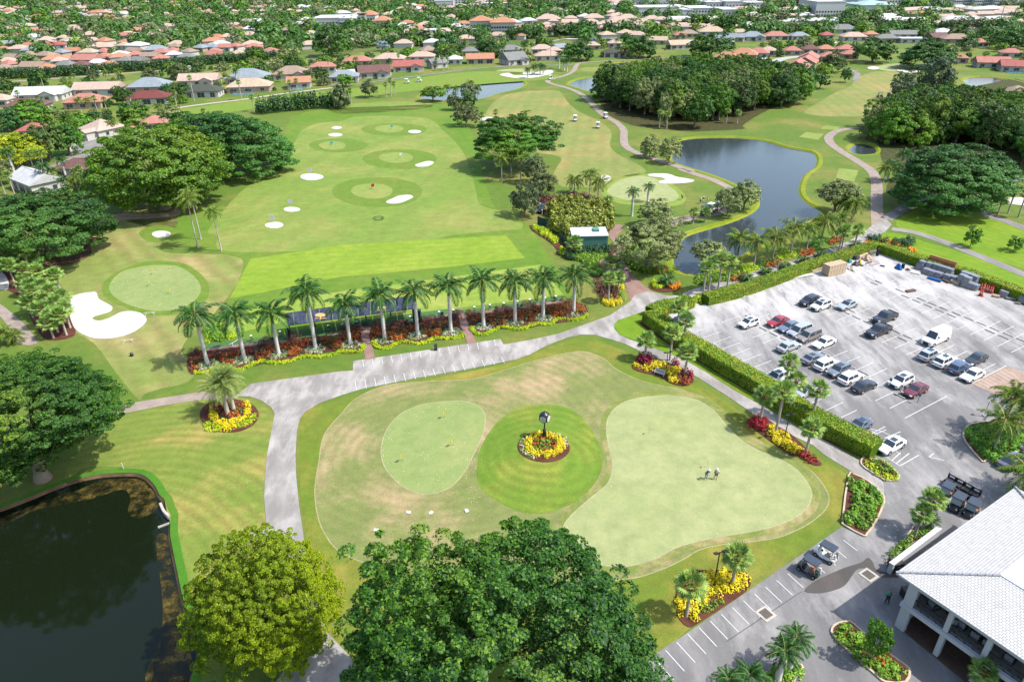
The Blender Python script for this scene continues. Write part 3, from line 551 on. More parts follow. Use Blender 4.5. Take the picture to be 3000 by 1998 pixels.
# ---------------- people
skin=plain('skin',(.36,.21,.15,1),.6,.3,var=.08)
def person(X,Y,rz,label,shirt,shorts,hat=None,pose='stand',club=False,longp=False,sc=1.,grp=None,z=0.,cap=False):
    r=empty('person',(X,Y,z),rz,label,'person',grp); r.scale=(sc,sc,sc)
    lean=.18 if pose=='putt' else .1 if pose=='walk' else 0.; st=.16 if pose!='walk' else .1
    J={}
    J['pel']=(-.03,0,.95,.13);J['sp']=(lean*.4,0,1.13,.13);J['ch']=(lean*.9,0,1.33,.145);J['nk']=(lean*1.35,0,1.50,.055);J['hd0']=(lean*1.55,0,1.57,.06);J['hd']=(lean*1.75+.01,0,1.66,.098);J['hdt']=(lean*1.85,0,1.74,.075)
    E=[('pel','sp'),('sp','ch'),('ch','nk'),('nk','hd0'),('hd0','hd'),('hd','hdt')]
    for s,n in ((1,'l'),(-1,'r')):
        stp=.28*s if pose=='walk' else .05*s
        J['hip'+n]=(-.03,s*.10,.90,.10);J['kn'+n]=(.04+stp*.6,s*(st-.03),.50,.062);J['an'+n]=(-.03+stp,s*st,.09,.04);J['toe'+n]=(.13+stp,s*(st+.03),.045,.035)
        E+=[('pel','hip'+n),('hip'+n,'kn'+n),('kn'+n,'an'+n),('an'+n,'toe'+n)]
        cx=J['ch'][0]
        J['sh'+n]=(cx+.02,s*.18,1.42,.065)
        if pose=='putt': el=(cx+.18,s*.20,1.16,.043); wr=(cx+.34,s*.05,.98,.028)
        elif pose=='hips' and s==-1: el=(cx-.06,s*.42,1.20,.043); wr=(cx+.04,s*.2,1.02,.028)
        elif pose=='walk': el=(cx-.12*s,s*.27,1.15,.043); wr=(cx+.02-.2*s+.1,s*.25,.93,.028)
        else: el=(cx-.03,s*.27,1.15,.043); wr=(cx+.06,s*.25,.90,.028)
        J['el'+n]=el; J['wr'+n]=wr; d=(Vector(wr[:3])-Vector(el[:3])).normalized(); q=Vector(wr[:3])+d*.06; J['pm'+n]=(*q,.033)
        E+=[('ch','sh'+n),('sh'+n,'el'+n),('el'+n,'wr'+n),('wr'+n,'pm'+n)]
        for k in range(4):
            o=Vector((1,0,0))*(.026*(1.5-k)); a_=q+d*.035+o*.9; b_=q+d*(.075+.012*(1.5-abs(k-1.3)))+o+Vector((0,-s*.012,0)); J[f'f{k}{n}']=(*a_,.010);J[f'g{k}{n}']=(*b_,.008); E+=[('pm'+n,f'f{k}{n}'),(f'f{k}{n}',f'g{k}{n}')]
        a_=Vector(wr[:3])+d*.03+Vector((.045,-s*.01,0)); J['th'+n]=(*a_,.011); J['ti'+n]=(*(a_+d*.035+Vector((.01,0,0))),.009); E+=[('pm'+n,'th'+n),('th'+n,'ti'+n)]
    def skinned(name,keys,mat,grow=0.,sub=1,root=None):
        idx={k:i for i,k in enumerate(keys)}; me=bpy.data.meshes.new(name); me.from_pydata([J[k][:3] for k in keys],[(idx[a],idx[b]) for a,b in E if a in idx and b in idx],[]); o=bpy.data.objects.new(name,me); COL.objects.link(o)
        o.modifiers.new('s','SKIN'); me.skin_vertices or None
        for i,k in enumerate(keys): sv=me.skin_vertices[0].data[i]; rr=J[k][3]+grow; sv.radius=(rr,rr*(1.25 if k in('pel','ch','sp') else 1)); sv.use_root=(k==(root or keys[0]))
        o.modifiers.new('u','SUBSURF').levels=sub; o.modifiers[-1].render_levels=sub
        dg=bpy.context.evaluated_depsgraph_get(); m2=bpy.data.meshes.new_from_object(o.evaluated_get(dg)); bpy.data.objects.remove(o); m2.materials.clear(); m2.materials.append(mat)
        for p in m2.polygons: p.use_smooth=True
        return link(name,m2,r)
    body=skinned('body',list(J),skin,0,1)
    skinned('shirt',['ch','sp','pel','nk','shl','shr','ell','elr'],shirt,.018,1,'ch') if not longp else skinned('shirt',['ch','sp','pel','nk','shl','shr','ell','elr','wrl','wrr'],shirt,.016,1,'ch')
    skinned('trousers' if longp else 'shorts',['pel','hipl','hipr','knl','knr']+(['anl','anr'] if longp else []),shorts,.022,1,'pel')
    for n in 'lr': a_=J['an'+n];t_=J['toe'+n]; MB().ell(((a_[0]+t_[0])/2,(a_[1]+t_[1])/2,.05),(.14,.055,.055),10,6).build('shoe',wm if not longp else plast,r)
    hx,_,hz,_=J['hd']; MB().ell((hx+.105,0,hz-.01),(.02,.014,.022),6,4).build('nose',skin,r)
    [MB().ell((hx+.088,s*.035,hz+.02),(.012,.014,.009),6,4).build('eye',plast,r) for s in(-1,1)]; MB().ell((hx+.09,0,hz-.05),(.012,.028,.007),6,4).build('mouth',plain('lip',(.25,.09,.08,1)),r)
    [MB().ell((hx,s*.1,hz),(.025,.012,.034),6,5).build('ear',skin,r) for s in(-1,1)]
    MB().ell((hx-.02,0,hz+.035),(.105,.103,.095),12,8).build('hair',plain('grey_hair',(.12,.11,.10,1),.9),r)
    if hat: MB().lathe([(.21 if not cap else .12,hz+.035),(.20 if not cap else .115,hz+.05),(.118,hz+.06),(.112,hz+.14),(.02,hz+.17)],14,(hx-.01,0,0)).build('hat',hat,r)
    if club:
        w_=J['wrr']; c_=empty('golf_club',(0,0,0)); bpy.data.objects.remove(c_)
    return r
def golfer(t,x,y,rz,*a,**k): X,Y=G(*px(t,x,y)); return person(X,Y,rz,*a,**k)
golfer('I',160,170,R(-60),'golfer in dark vest and light blue shorts beside another on the right green',plain('dark_vest',(.03,.06,.08,1)),plain('light_blue_shorts',S(110,190,240),.8),wf,'putt',sc=.97,z=lay(4,90))
golfer('I',226,172,R(70),'golfer in white shirt and hat with dark shorts, hand on hip',plain('cream_shirt',S(236,228,208),.8),plain('dark_shorts',(.07,.05,.05,1)),wf,'hips',sc=.97,z=lay(4,90))
golfer('I',1403,1022,R(-70),'man in teal shirt and black trousers in the building shadow',plain('teal_shirt',S(0,210,180),.8),plain('black_trousers',(.015,.015,.018,1)),None,'hips',longp=True,sc=1.05,z=.1)
golfer('C',121,1405,R(20),'golfer in white at the left of three by the carts',wf,plain('dark_shorts',(.07,.05,.05,1)),wf,'stand',sc=1.); golfer('C',140,1400,R(90),'golfer in black shirt between two others by the carts',plain('black_shirt',(.02,.02,.025,1)),wf,wf,'stand',sc=1.); golfer('C',168,1398,R(160),'golfer in reddish shirt at the right of three by the carts',plain('rust_shirt',S(210,110,90),.8),wf,None,'stand',sc=1.); golfer('B',2347,1380,R(200),'golfer in red shirt alone at the right edge of the hole green',plain('red_shirt',S(220,40,40),.8),plain('dark_shorts',(.07,.05,.05,1)),None,'putt',sc=1.); golfer('B',1382,1492,R(180),'person in teal jacket beside the dark cart near the round oak',plain('teal_jacket',S(0,150,170),.8),wf,wf,'stand',sc=1.)
# putters
for i,(t,x,y) in enumerate([('I',170,182),('I',214,178)]):
    X,Y=G(*px(t,x,y)); r=empty('putter',(X,Y,.05),0,['putter held by the golfer in light blue shorts','putter beside the golfer in white hat'][i],'golf club'); MB().cyl((0,0,.03),(-.12,.25,.95),.015,n=5).build('shaft',chrome,r); MB().box(-.07,.07,-.02,.03,0,.05).build('club_head',chrome,r)

# ================================================================ VEGETATION
def unit(v): return v/np.maximum(np.linalg.norm(v,axis=-1,keepdims=True),1e-9)
def leafquads(C,Nn,size,rg,asp=.62,jit=.45):
    n=len(C); s=(size*(1+jit*(rg.random(n)-.5)*2))[:,None]
    t=unit(np.cross(Nn,unit(rg.normal(size=(n,3))))); b=np.cross(Nn,t)
    return np.stack([C-t*s,C-b*s*asp+t*s*.1,C+t*s,C+b*s*asp+t*s*.1],1)
def fib(n,rg,zmin=-.2):
    i=np.arange(n)+.5; z=1-(1-zmin)*i/n; ph=i*2.399963+rg.random()*6; r=np.sqrt(np.maximum(0,1-z*z))
    return np.stack([r*np.cos(ph),r*np.sin(ph),z],1)
def crown_mesh(name,mat,nl,nclump,seed,leaf=.03,flat=.55,zmin=-.15,lobe=.16,cr=.2,inner=.25,droop=0.,shapef=None,spiky=0.):
    """crown of radius 1, centre at the origin, half height `flat`; leaves gathered in clumps over an uneven dome"""
    rg=np.random.default_rng(seed)
    D=fib(nclump,rg,zmin); D=unit(D+rg.normal(size=D.shape)*.16)
    k=rg.normal(size=(5,3))*2.2; ph=rg.random(5)*6
    rad=.86+lobe*np.mean([np.sin(D@k[j]+ph[j]) for j in range(5)],0)*2.2+rg.normal(size=nclump)*.06
    P=D*rad[:,None]; 
    rr=cr*(.65+.8*rg.random(nclump))*(1.15-.3*np.abs(D[:,2]))
    ci=rg.integers(0,nclump,nl); dd=unit(rg.normal(size=(nl,3))); dd[:,2]=np.where(rg.random(nl)<.8,np.abs(dd[:,2]),dd[:,2])
    out=D[ci]; 
    dd=unit(dd+out*.5)
    q=P[ci]+dd*rr[ci][:,None]*(.75+.35*rg.random(nl))[:,None]*np.array([1,1,.75])
    nin=int(nl*inner); # some leaves deeper inside so the crown is not hollow
    i2=rg.integers(0,nl,nin); q[i2]*= (.5+.4*rg.random(nin))[:,None]
    q[:,2]*=flat/.86
    q[:,2]-=droop*(q[:,0]**2+q[:,1]**2)
    nn=unit(dd*.55+out*.35+rg.normal(size=(nl,3))*.45+np.array([0,0,.35]))
    return quads(name,leafquads(q,nn,leaf,rg),mat)
barkm=plain('grey_bark',(.16,.13,.10,1),.9,.1,scale=6,var=.35); barkp=plain('palm_bark',(.30,.26,.22,1),.9,.1,scale=5,var=.25)
royalb=plain('royal_palm_trunk_grey',(.42,.40,.37,1),.85,.15,scale=3,var=.14); shaft=plain('crownshaft_green',S(120,160,50),.4,.4,var=.2); boot=plain('palm_boot_brown',S(150,92,64),.9,.1,var=.3,scale=6)
_trunks={}
def trunk_mesh(seed,flat,fork=.35,nl=7,spread=.8,r=.06,multi=1):
    """unit tree: base z=-1 (ground) to 0 (crown centre)"""
    key=(seed,flat,fork,nl,spread,r,multi)
    if key in _trunks: return _trunks[key]
    rg=random.Random(seed); b=MB()
    for m in range(multi):
        ox,oy=(rg.uniform(-.1,.1),rg.uniform(-.1,.1)) if multi>1 else (0,0)
        fx,fy=ox*1.5+rg.uniform(-.04,.04),oy*1.5
        b.tube([(ox,oy,-1.02),(ox*1.2,oy*1.2,-1+fork*.4),(fx,fy,-1+fork)],[r*1.7,r*1.05,r*.9],8,cap=False)
        for i in range(nl):
            a=2*PI*i/nl+rg.uniform(-.3,.3); s=spread*rg.uniform(.6,1)
            x,y=fx+s*math.cos(a),fy+s*math.sin(a); z=flat*rg.uniform(-.1,.45)
            mx,my=fx+(x-fx)*.45,fy+(y-fy)*.45; mz=-1+fork+(z+1-fork)*.62
            b.tube([(fx,fy,-1+fork-.03),(mx,my,mz),(x,y,z)],[r*.6,r*.36,r*.1],5,cap=False)
            for j in range(2):
                a2=a+rg.choice((-1,1))*rg.uniform(.4,.9); b.tube([(mx,my,mz),(mx+s*.4*math.cos(a2),my+s*.4*math.sin(a2),z*.8+rg.uniform(0,.2))],[r*.3,r*.08],4,cap=False)
    _trunks[key]=b.mesh('trunk',barkm); return _trunks[key]
LM={'ficus':leafmat('ficus_leaves',(34,76,22),(92,144,40),(190,210,50),.4,scale=.22),
'dark':leafmat('dark_leaves',(36,80,30),(88,140,52),(140,170,60),.2,scale=.3),
'bright':leafmat('bright_leaves',(58,104,22),(124,170,42),(190,206,62),.25,scale=.25),
'yellow':leafmat('yellow_leaves',(120,150,10),(200,208,30),(226,226,60),.3,scale=.3),
'olive':leafmat('olive_leaves',(100,116,66),(172,186,112),(200,204,140),.3,scale=.4,var=.3),
'golden':leafmat('golden_green_leaves',(88,122,8),(170,196,22),(200,208,50),.3,scale=.3,var=.2),
'grey':leafmat('grey_green_leaves',(76,92,58),(130,144,90),(150,160,110),.15,scale=.4),
'silver':leafmat('silver_leaves',(120,140,150),(176,192,196),None,scale=.5),
'casu':leafmat('feathery_leaves',(66,92,62),(112,136,92),None,scale=.3),
'mixed':leafmat('mixed_leaves',(44,84,38),(96,136,64),(150,160,80),.2,scale=.5,var=.9)}
CR={}
def crown(kind,lod,seed=1):
    key=(kind,lod,seed)
    if key in CR: return CR[key]
    nl,nc,lf={'x':(230000,1400,.0098),'b':(75000,360,.0175),'m':(17000,160,.031),'s':(4200,76,.058),'t':(850,36,.125)}[lod]
    flat={'casu':.95,'dark':.62,'olive':.68,'grey':.7,'bright':.6,'yellow':.5}.get(kind,.6)
    CR[key]=(crown_mesh(kind+'_crown_'+lod,LM[kind],nl,nc,seed*7+len(kind),lf,flat,zmin=-.7 if kind in('casu','grey','ficus','dark','bright','mixed','olive') else -.35,cr=(1.75 if lod in 'xb' else 1.5)/math.sqrt(nc),lobe=.2 if lod!='t' else .25),flat); return CR[key]
NAMES={'ficus':('ficus_tree','broad dark green ficus tree'),'dark':('shade_tree','dense dark green shade tree'),'bright':('leafy_tree','fresh green leafy tree'),'yellow':('yellow_green_tree','yellow-green spreading tree'),
'olive':('olive_tree','airy grey-olive tree'),'golden':('golden_green_tree','large golden-green tree'),'grey':('live_oak','rounded grey-green oak'),'silver':('silver_shrub','silvery grey shrub'),'casu':('casuarina_tree','tall feathery casuarina'),'mixed':('garden_tree','mid green garden tree')}
TREES=[]   # footprint list to keep scattered trees apart
def tree_at(kind,X,Y,rad,half,hc,lod,label,group=None,seed=1,multi=1,rz=None,name=None,parts=True):
    cm,flat=crown(kind,lod,seed)
    root=empty(name or NAMES[kind][0],(X,Y,0),random.Random(X*3+Y).random()*6.28 if rz is None else rz,label,'tree',group)
    c=link('crown',cm,root,(0,0,hc),(0,0,0),(rad,rad,half/flat))
    if parts: link('trunk',trunk_mesh(seed,.5,.3,7,.75,.055,multi),root,(0,0,hc),(0,0,0),(rad,rad,hc))
    TREES.append((X,Y,rad)); return root
def tree(kind,t,x0,y0,x1,y1,base=None,label='',group=None,lod=None,seed=None,multi=1,minhc=None,name=None):
    (x0,y0),(x1,y1)=px(t,x0,y0),px(t,x1,y1); cx=(x0+x1)/2; Sv=(y1-y0)/2; cy=(y0+y1)/2
    if base:
        bx,by=px(t,*base); X,Y=G(bx,by)
        lo,hi=0,40
        for _ in range(25):
            m=(lo+hi)/2
            if proj(X,Y,m)[1]>cy: lo=m
            else: hi=m
        hc=lo; X=G(cx,proj(X,Y,hc)[1],hc)[0] if abs(cx-bx)*1.>0 else X
        XX,YY=G(cx,cy,hc); X=XX
    else: 
        hc=5.
        for _ in range(4):
            X,Y=G(cx,cy,hc); s=pxm(X,Y,hc); rad=(x1-x0)/2/s; hc=max(minhc or 0,rad*.75)
        X,Y=G(cx,cy,hc)
    s=pxm(X,Y,hc); rad=(x1-x0)/2/s; a=math.atan2(H-hc,Y)
    hv=Sv/s; half=math.sqrt(max(hv*hv-(rad*math.sin(a))**2,(.38*rad)**2))/math.cos(a)*.96
    half=min(half,hc*.98) if base else half
    if not base and hc<half*.8: hc=half*.85; X,Y=G(cx,cy,hc)
    pxr=rad*s*.341
    lod=lod or ('b' if pxr>60 else 'm' if pxr>26 else 's' if pxr>9 else 't')
    seed=seed or 1+int(abs(x0+y0))%3
    return tree_at(kind,X,Y,rad,half,hc,lod,label,group,seed,multi,name=name)
# --- the big ones near the camera
tree('ficus','H',-290,650,2340,2480,label='very large ficus crown filling the bottom centre of the photo',lod='x',minhc=8,seed=1)
tree('golden','G',1375,565,2320,1560,label='golden-green tree over the road beside the dark pond',lod='x',minhc=6,seed=2)
tree('ficus','D',-640,770,860,1810,label='huge dark tree at the left edge above the dark pond',lod='x',minhc=8,seed=3)
tree('bright','A',615,880,1520,1440,(1040,1440),'largest bright green ficus beside the driving range',lod='b',seed=1)
tree('dark','A',1120,760,1960,1190,(1560,1180),'dark domed tree behind the bright ficus, by the range',lod='b',seed=2)
tree('dark','O',-45,438,232,590,(118,588),'dark spreading tree in a round litter bed at the left edge',lod='b',seed=3)
tree('ficus','B',935,808,1490,1075,(1230,1150),'solitary dome-shaped ficus between driving range and fairway',lod='b',seed=1)
tree('dark','C',1490,1005,2290,1425,(1810,1425),'wide banyan with many aerial roots right of the path junction',lod='b',seed=2,multi=6,name='banyan_tree')
for q in [('yellow','A',-20,930,340,1130,(225,1130),'bright yellow-green tree on the cul-de-sac island'),('yellow','A',-160,950,110,1140,(15,1150),'yellow-green tree cut by the left photo edge'),
('mixed','A',190,860,420,1060,(385,1100),'left of two leaning dark trees on the cul-de-sac island'),('ficus','A',330,850,560,1050,(450,1066),'right of two leaning dark trees on the cul-de-sac island'),
('bright','A',70,705,335,860,(200,860),'olive-green tree behind the yellow one, by the red roof'),('mixed','A',-60,760,145,905,(60,900),'shady tree at left edge above the yellow tree'),
('ficus','A',805,710,1020,850,(910,860),'round tree behind the house with roof panels'),('bright','A',490,795,612,900,(560,900),'small leafy tree left of the house with roof panels'),
('mixed','A',640,905,660,920,(650,925),'shrub by the driveway'),
('grey','B',1235,1075,1418,1240,(1300,1262),'uppermost of three round grey-green oaks beside the range'),('grey','B',1285,1185,1470,1345,(1380,1365),'middle of three round grey-green oaks beside the range'),('grey','B',1167,1272,1355,1475,(1268,1492),'lowest of three round grey-green oaks, in a mulch ring'),
('bright','B',540,597,715,676,(617,697),'flat-topped green tree at the left tip of the middle pond'),('grey','B',728,650,825,745,(780,760),'dark shrub tree left of the palms by the middle pond'),('grey','B',825,580,935,665,(880,690),'greyish tree among coconut palms by the middle pond'),
('mixed','B',830,640,925,745,(880,760),'round tree right of the pond palms group'),('grey','B',778,730,935,855,(850,870),'grey-green tree at the lower end of the pond hedge'),('grey','B',135,560,243,655,(197,672),'lone grey oak on the lawn left of the middle pond'),
('grey','B',-60,600,40,740,(0,750),'dark tree at the right end of the tall palm hedge'),('bright','B',-30,520,85,590,(30,600),'rounded green shrub tree above the palm hedge end'),
('olive','B',2060,942,2200,1080,(2130,1086),'left of two olive trees at the left tip of the big pond'),('olive','B',2185,958,2345,1098,(2265,1126),'right of two olive trees at the left tip of the big pond'),
('olive','C',225,1300,418,1452,(290,1492),'olive tree on the point beside the waiting golf carts'),('olive','C',335,1253,540,1405,(425,1445),'olive tree on the tip of the point in the pond'),
('olive','C',925,1240,1228,1420,(1060,1470),'wide olive tree behind the palms right of the pond'),('olive','B',2045,1388,2290,1532,(2160,1560),'olive tree beside the paved cart path below the green'),
('olive','E',1890,-60,2351,235,(2230,285),'largest olive-green tree, beside the brick drive'),('olive','F',60,85,330,250,(190,285),'airy grey tree at the lower end of the big pond'),
('dark','C',900,512,1010,590,(950,612),'small round tree on the lawn by the red-roofed row'),('mixed','C',1095,475,1165,545,(1125,570),'slender small tree on the lawn by the far fairway'),('mixed','C',960,375,1120,480,(1040,500),'broad tree behind the pool cages of the red-roofed row'),('bright','C',930,450,1035,515,(985,530),'leafy tree beside the pool cages'),
('dark','C',1185,275,1460,415,(1320,432),'big dark tree left of the fairway end'),('dark','C',1480,285,1900,475,(1620,470),'big dark tree mass behind the far right green'),('casu','C',1620,405,1880,650,(1740,655),'tallest feathery grey-green casuarina'),('casu','C',1440,500,1620,680,(1530,695),'feathery casuarina standing left of the taller one'),
('bright','F',1955,10,2050,105,(2000,130),'small young tree on the bright lawn'),('bright','F',2253,70,2345,145,(2270,160),'small leaning young tree at the right edge of the lawn'),
('bright','I',1255,1150,1445,1370,(1350,1430),'bright young tree in the oval kerbed island'),
('dark','B',1530,290,1745,405,(1640,418),'dark rounded tree between houses on the far side'),('dark','B',1945,250,2175,385,(2060,398),'dark rounded tree right of the screened house'),('dark','B',1600,150,1760,260,(1680,262),'large domed tree in front of the pink-roofed row'),('ficus','C',205,110,385,215,(295,225),'tall round tree left of the far houses'),('dark','C',50,250,330,385,(190,400),'dark tree beside the far left houses of the right side'),
('dark','A',2145,205,2400,385,(2280,390),'large dark tree closing the palm hedge'),('ficus','A',1690,330,1850,430,(1770,435),'dome tree rising from the long palm hedge'),('olive','A',1920,335,2040,410,(1980,420),'pale round tree at the end of the long palm hedge'),
('dark','C',1380,160,1550,230,(1470,235),'dark tree behind the grey-roofed house far right'),('dark','C',1900,260,2030,340,(1960,345),'dark round tree beside the far right houses'),('dark','C',2160,220,2380,330,(2280,340),'dark trees beside the far right street'),
('dark','B',930,280,1100,370,(1010,378),'dark tree behind the orange-roofed house'),('mixed','B',650,310,755,385,(700,390),'dark shrub tree beside the beige-roofed house'),('silver','B',680,275,740,320,(710,325),'silvery tree beyond the houses'),('silver','B',1720,265,1765,320,(1742,325),'silver-grey tree right of the dark dome'),('silver','B',245,290,315,350,(280,355),'pale silver tree in the far hedge row'),
]:
    tree(q[0],q[1],q[2],q[3],q[4],q[5],q[6],q[7])
# --- the two groves: every crown is its own tree
def grove(s,group,lab,kinds,n,rmin,rmax,hlo,hhi,seed,front=None):
    rg=random.Random(seed); P=gp(s); xs=[p[0] for p in P];ys=[p[1] for p in P]; pl=[]; tries=0
    while len(pl)<n and tries<30000:
        tries+=1; x,y=rg.uniform(min(xs),max(xs)),rg.uniform(min(ys),max(ys)); r=rg.uniform(rmin,rmax)
        if inside((x,y),P) and all(math.hypot(x-a,y-b)>(r+c)*.5 for a,b,c in pl): pl.append((x,y,r))
    pl.sort(key=lambda p:p[1]); my=(min(ys)+max(ys))/2; mx=(min(xs)+max(xs))/2
    for i,(x,y,r) in enumerate(pl):
        k=rg.choice(kinds); hc=rg.uniform(hlo,hhi); half=r*rg.uniform(.8,1.)
        row='front' if i<len(pl)*.34 else 'middle' if i<len(pl)*.67 else 'back'; side='left' if x<mx-8 else 'right' if x>mx+8 else 'central'
        tree_at(k,x,y,r,half,hc,'m',f'{NAMES[k][1]} in {lab}, {row} row, {side} side',group+f', {row} {side} {k}',seed=1+i%3)
grove('C -560,690 -400,650 -300,600 -100,565 200,555 450,585 700,640 810,680 780,730 600,770 420,790 180,840 -100,820 -340,790 -500,740','trees of the centre grove','the centre grove',['ficus','ficus','dark','bright','bright','mixed','olive'],95,5.5,8,5.5,8,5)
grove('C 1340,880 1480,850 1600,820 1800,795 2100,830 2500,860 3000,960 3000,1300 2500,1200 2350,1080 2250,1020 2000,1010 1700,1000 1500,1010 1340,980','trees of the right grove','the right woods',['ficus','dark','bright','mixed','ficus','bright','olive'],80,5,8,5,7.5,6)
for i,(x0,y0,x1,y1,b) in enumerate([(-245,560,-120,760,(-180,790)),(-90,590,-10,790,(-40,800)),(1255,770,1500,860,(1370,890)),(-20,660,210,860,(100,880)),(-160,650,-80,850,(-110,870))]):
    tree('olive' if i not in(3,) else 'ficus','C',x0,y0,x1,y1,b,['tall pale eucalypt at the left corner of the centre grove','pale bushy tree on the front edge of the centre grove','bushy olive tree at the left tip of the right woods','bright ficus at the front right of the centre grove','thin pale tree at the front of the centre grove'][i])
# --- palms
def frond(b,L,az,el,droop,nl,lw,ll,mi=0,start=.12,hang=.35,rg=random,seg=7):
    """feather frond: arching midrib with leaflets on both sides"""
    ca,sa=math.cos(az),math.sin(az); P=[];e=el;x=z=0
    for k in range(seg+1):
        P.append(Vector((x*ca,x*sa,z))); st_=L/seg; x+=math.cos(e)*st_; z+=math.sin(e)*st_; e-=droop/seg*(1+.5*k/seg)
    side=Vector((-sa,ca,0))
    for k in range(seg): 
        w0=.05*(1-k/seg)+.012
        b.add([P[k]-side*w0,P[k]+side*w0,P[k+1]+side*w0*.8,P[k+1]-side*w0*.8],[(0,1,2,3)],mi+1 if mi==0 else mi)
    for i in range(nl):
        t=start+(1-start)*(i+.5)/nl; f=t*seg; k=min(int(f),seg-1); p=P[k].lerp(P[k+1],f-k); d=(P[k+1]-P[k]).normalized()
        l=ll*(math.sin(PI*min(1,.18+t*.86))**.6)*rg.uniform(.85,1.1)
        up=side.cross(d)*-1
        for s in (1,-1):
            o=(side*s*.85+d*.55+Vector((0,0,-hang*rg.uniform(.4,1.3)))).normalized()
            q=p+o*l; m_=p+o*l*.5+Vector((0,0,.06*l)); wd=d*lw
            b.add([p,m_-wd,q,m_+wd],[(0,1,2,3)],mi)
def feather_crown(name,mats,n,L,nl,ll,lw,els,droop,hang,seed):
    rg=random.Random(seed); b=MB()
    for i in range(n):
        t=i/n; az=i*2.399+rg.uniform(-.2,.2); el=els[0]+(els[1]-els[0])*t+rg.uniform(-.12,.12)
        frond(b,L*rg.uniform(.88,1.08)*(1-.18*(el>1)),az,el,droop*rg.uniform(.8,1.25),nl,lw,ll,0,hang=hang,rg=rg)
    return b.mesh(name,mats)
pl_royal=leafmat('royal_palm_fronds',(24,74,28),(60,120,40),(110,146,46),.15,.2,scale=.8,var=.25); pl_coco=leafmat('coconut_fronds',(56,104,30),(116,156,48),(206,196,64),.3,.25,scale=.8,var=.3)
pl_sabal=leafmat('sabal_fans',(96,138,52),(168,198,100),(200,206,120),.3,.2,scale=1.,var=.3); pl_date=leafmat('date_palm_fronds',(96,128,64),(152,176,92),(196,196,100),.3,.2,scale=.8,var=.2)
pl_cyc=leafmat('dark_cycad_fronds',(22,74,30),(50,116,40),None,.2,.2,scale=.8,var=.3)
rib=plain('frond_rib',S(150,160,70),.6); ribd=plain('coconut_rib',S(190,160,60),.6)
PC={}
for s in (1,2,3):
    PC['royal',s]=feather_crown('royal_crown',[pl_royal,rib],18,3.7,28,.95,.065,(1.3,-.3),1.45,.5,s)
    PC['coco',s]=feather_crown('coconut_crown',[pl_coco,ribd],20,3.6,28,.9,.062,(1.3,-.5),1.5,.75,s+10)
    PC['date',s]=feather_crown('date_crown',[pl_date,rib],44,3.1,26,.5,.035,(1.45,-.75),.9,.15,s+20)
    PC['cycad',s]=feather_crown('cycad_crown',[pl_cyc,rib],16,1.7,16,.5,.06,(1.1,.1),1.6,.3,s+30)
def fan_crown(name,n,seed):
    rg=random.Random(seed); b=MB()
    for i in range(n):
        az=i*2.399+rg.uniform(-.2,.2); el=1.35-2.1*i/n+rg.uniform(-.15,.15); Lp=rg.uniform(.75,1.05); rf=rg.uniform(.7,.95)
        d=Vector((math.cos(az)*math.cos(el),math.sin(az)*math.cos(el),math.sin(el))); c=d*Lp; s=Vector((-math.sin(az),math.cos(az),0)); u=d.cross(s)
        b.add([s*.03,-s*.03,c-s*.02,c+s*.02],[(0,1,2,3)],1)
        for k in range(13):
            a=(k-6)/6*1.75; e=(d*math.cos(a)+s*math.sin(a)); e2=(e-Vector((0,0,.28+.3*abs(a)*.5))).normalized()
            w_=e.cross(u).normalized()*.07; r_=rf*(1-.22*abs(a)/1.75)
            m_=c+e*r_*.6; b.add([c,m_-w_,m_+e2*r_*.5,m_+w_],[(0,1,2,3)],0)
    return b.mesh(name,[pl_sabal,rib])
for s in (1,2,3): PC['sabal',s]=fan_crown('sabal_crown',34,s)
def mtrunk(name,mat,prof,bend=0,n=9):
    return MB().tube([(bend*z*z,0,z) for r,z in prof],[r for r,z in prof],n).mesh(name,mat)
TK={'royal':mtrunk('royal_trunk',royalb,[(.42,-.01),(.34,.06),(.30,.2),(.32,.5),(.26,.8),(.21,.86)],0,12),'coco':mtrunk('coco_trunk',barkp,[(.26,-.01),(.17,.08),(.14,.5),(.11,1)],.10),'coco2':mtrunk('coco_trunk',barkp,[(.26,-.01),(.17,.08),(.14,.5),(.11,1)],.2),
'sabal':mtrunk('sabal_trunk',barkp,[(.24,-.01),(.19,.05),(.17,.6),(.18,1)]),'date':mtrunk('date_trunk',barkp,[(.42,-.01),(.34,.05),(.3,.7),(.34,1)]),'cycad':mtrunk('short_trunk',barkp,[(.2,-.01),(.16,1)])}
bootm=MB().lathe([(.14,-.95),(.3,-.6),(.36,-.2),(.2,.1)],9).mesh('boot',boot); shm=MB().lathe([(.2,-1.5),(.22,-1.3),(.15,-.3),(.1,.1)],9).mesh('crownshaft',shaft)
PN={'royal':('royal_palm','tall royal palm with pale grey trunk'),'coco':('coconut_palm','coconut palm with yellowish fronds'),'sabal':('cabbage_palm','fan-leaved cabbage palm'),'date':('date_palm','bushy date palm with wide crown'),'cycad':('small_palm','low dark feathery palm')}
pcount=0
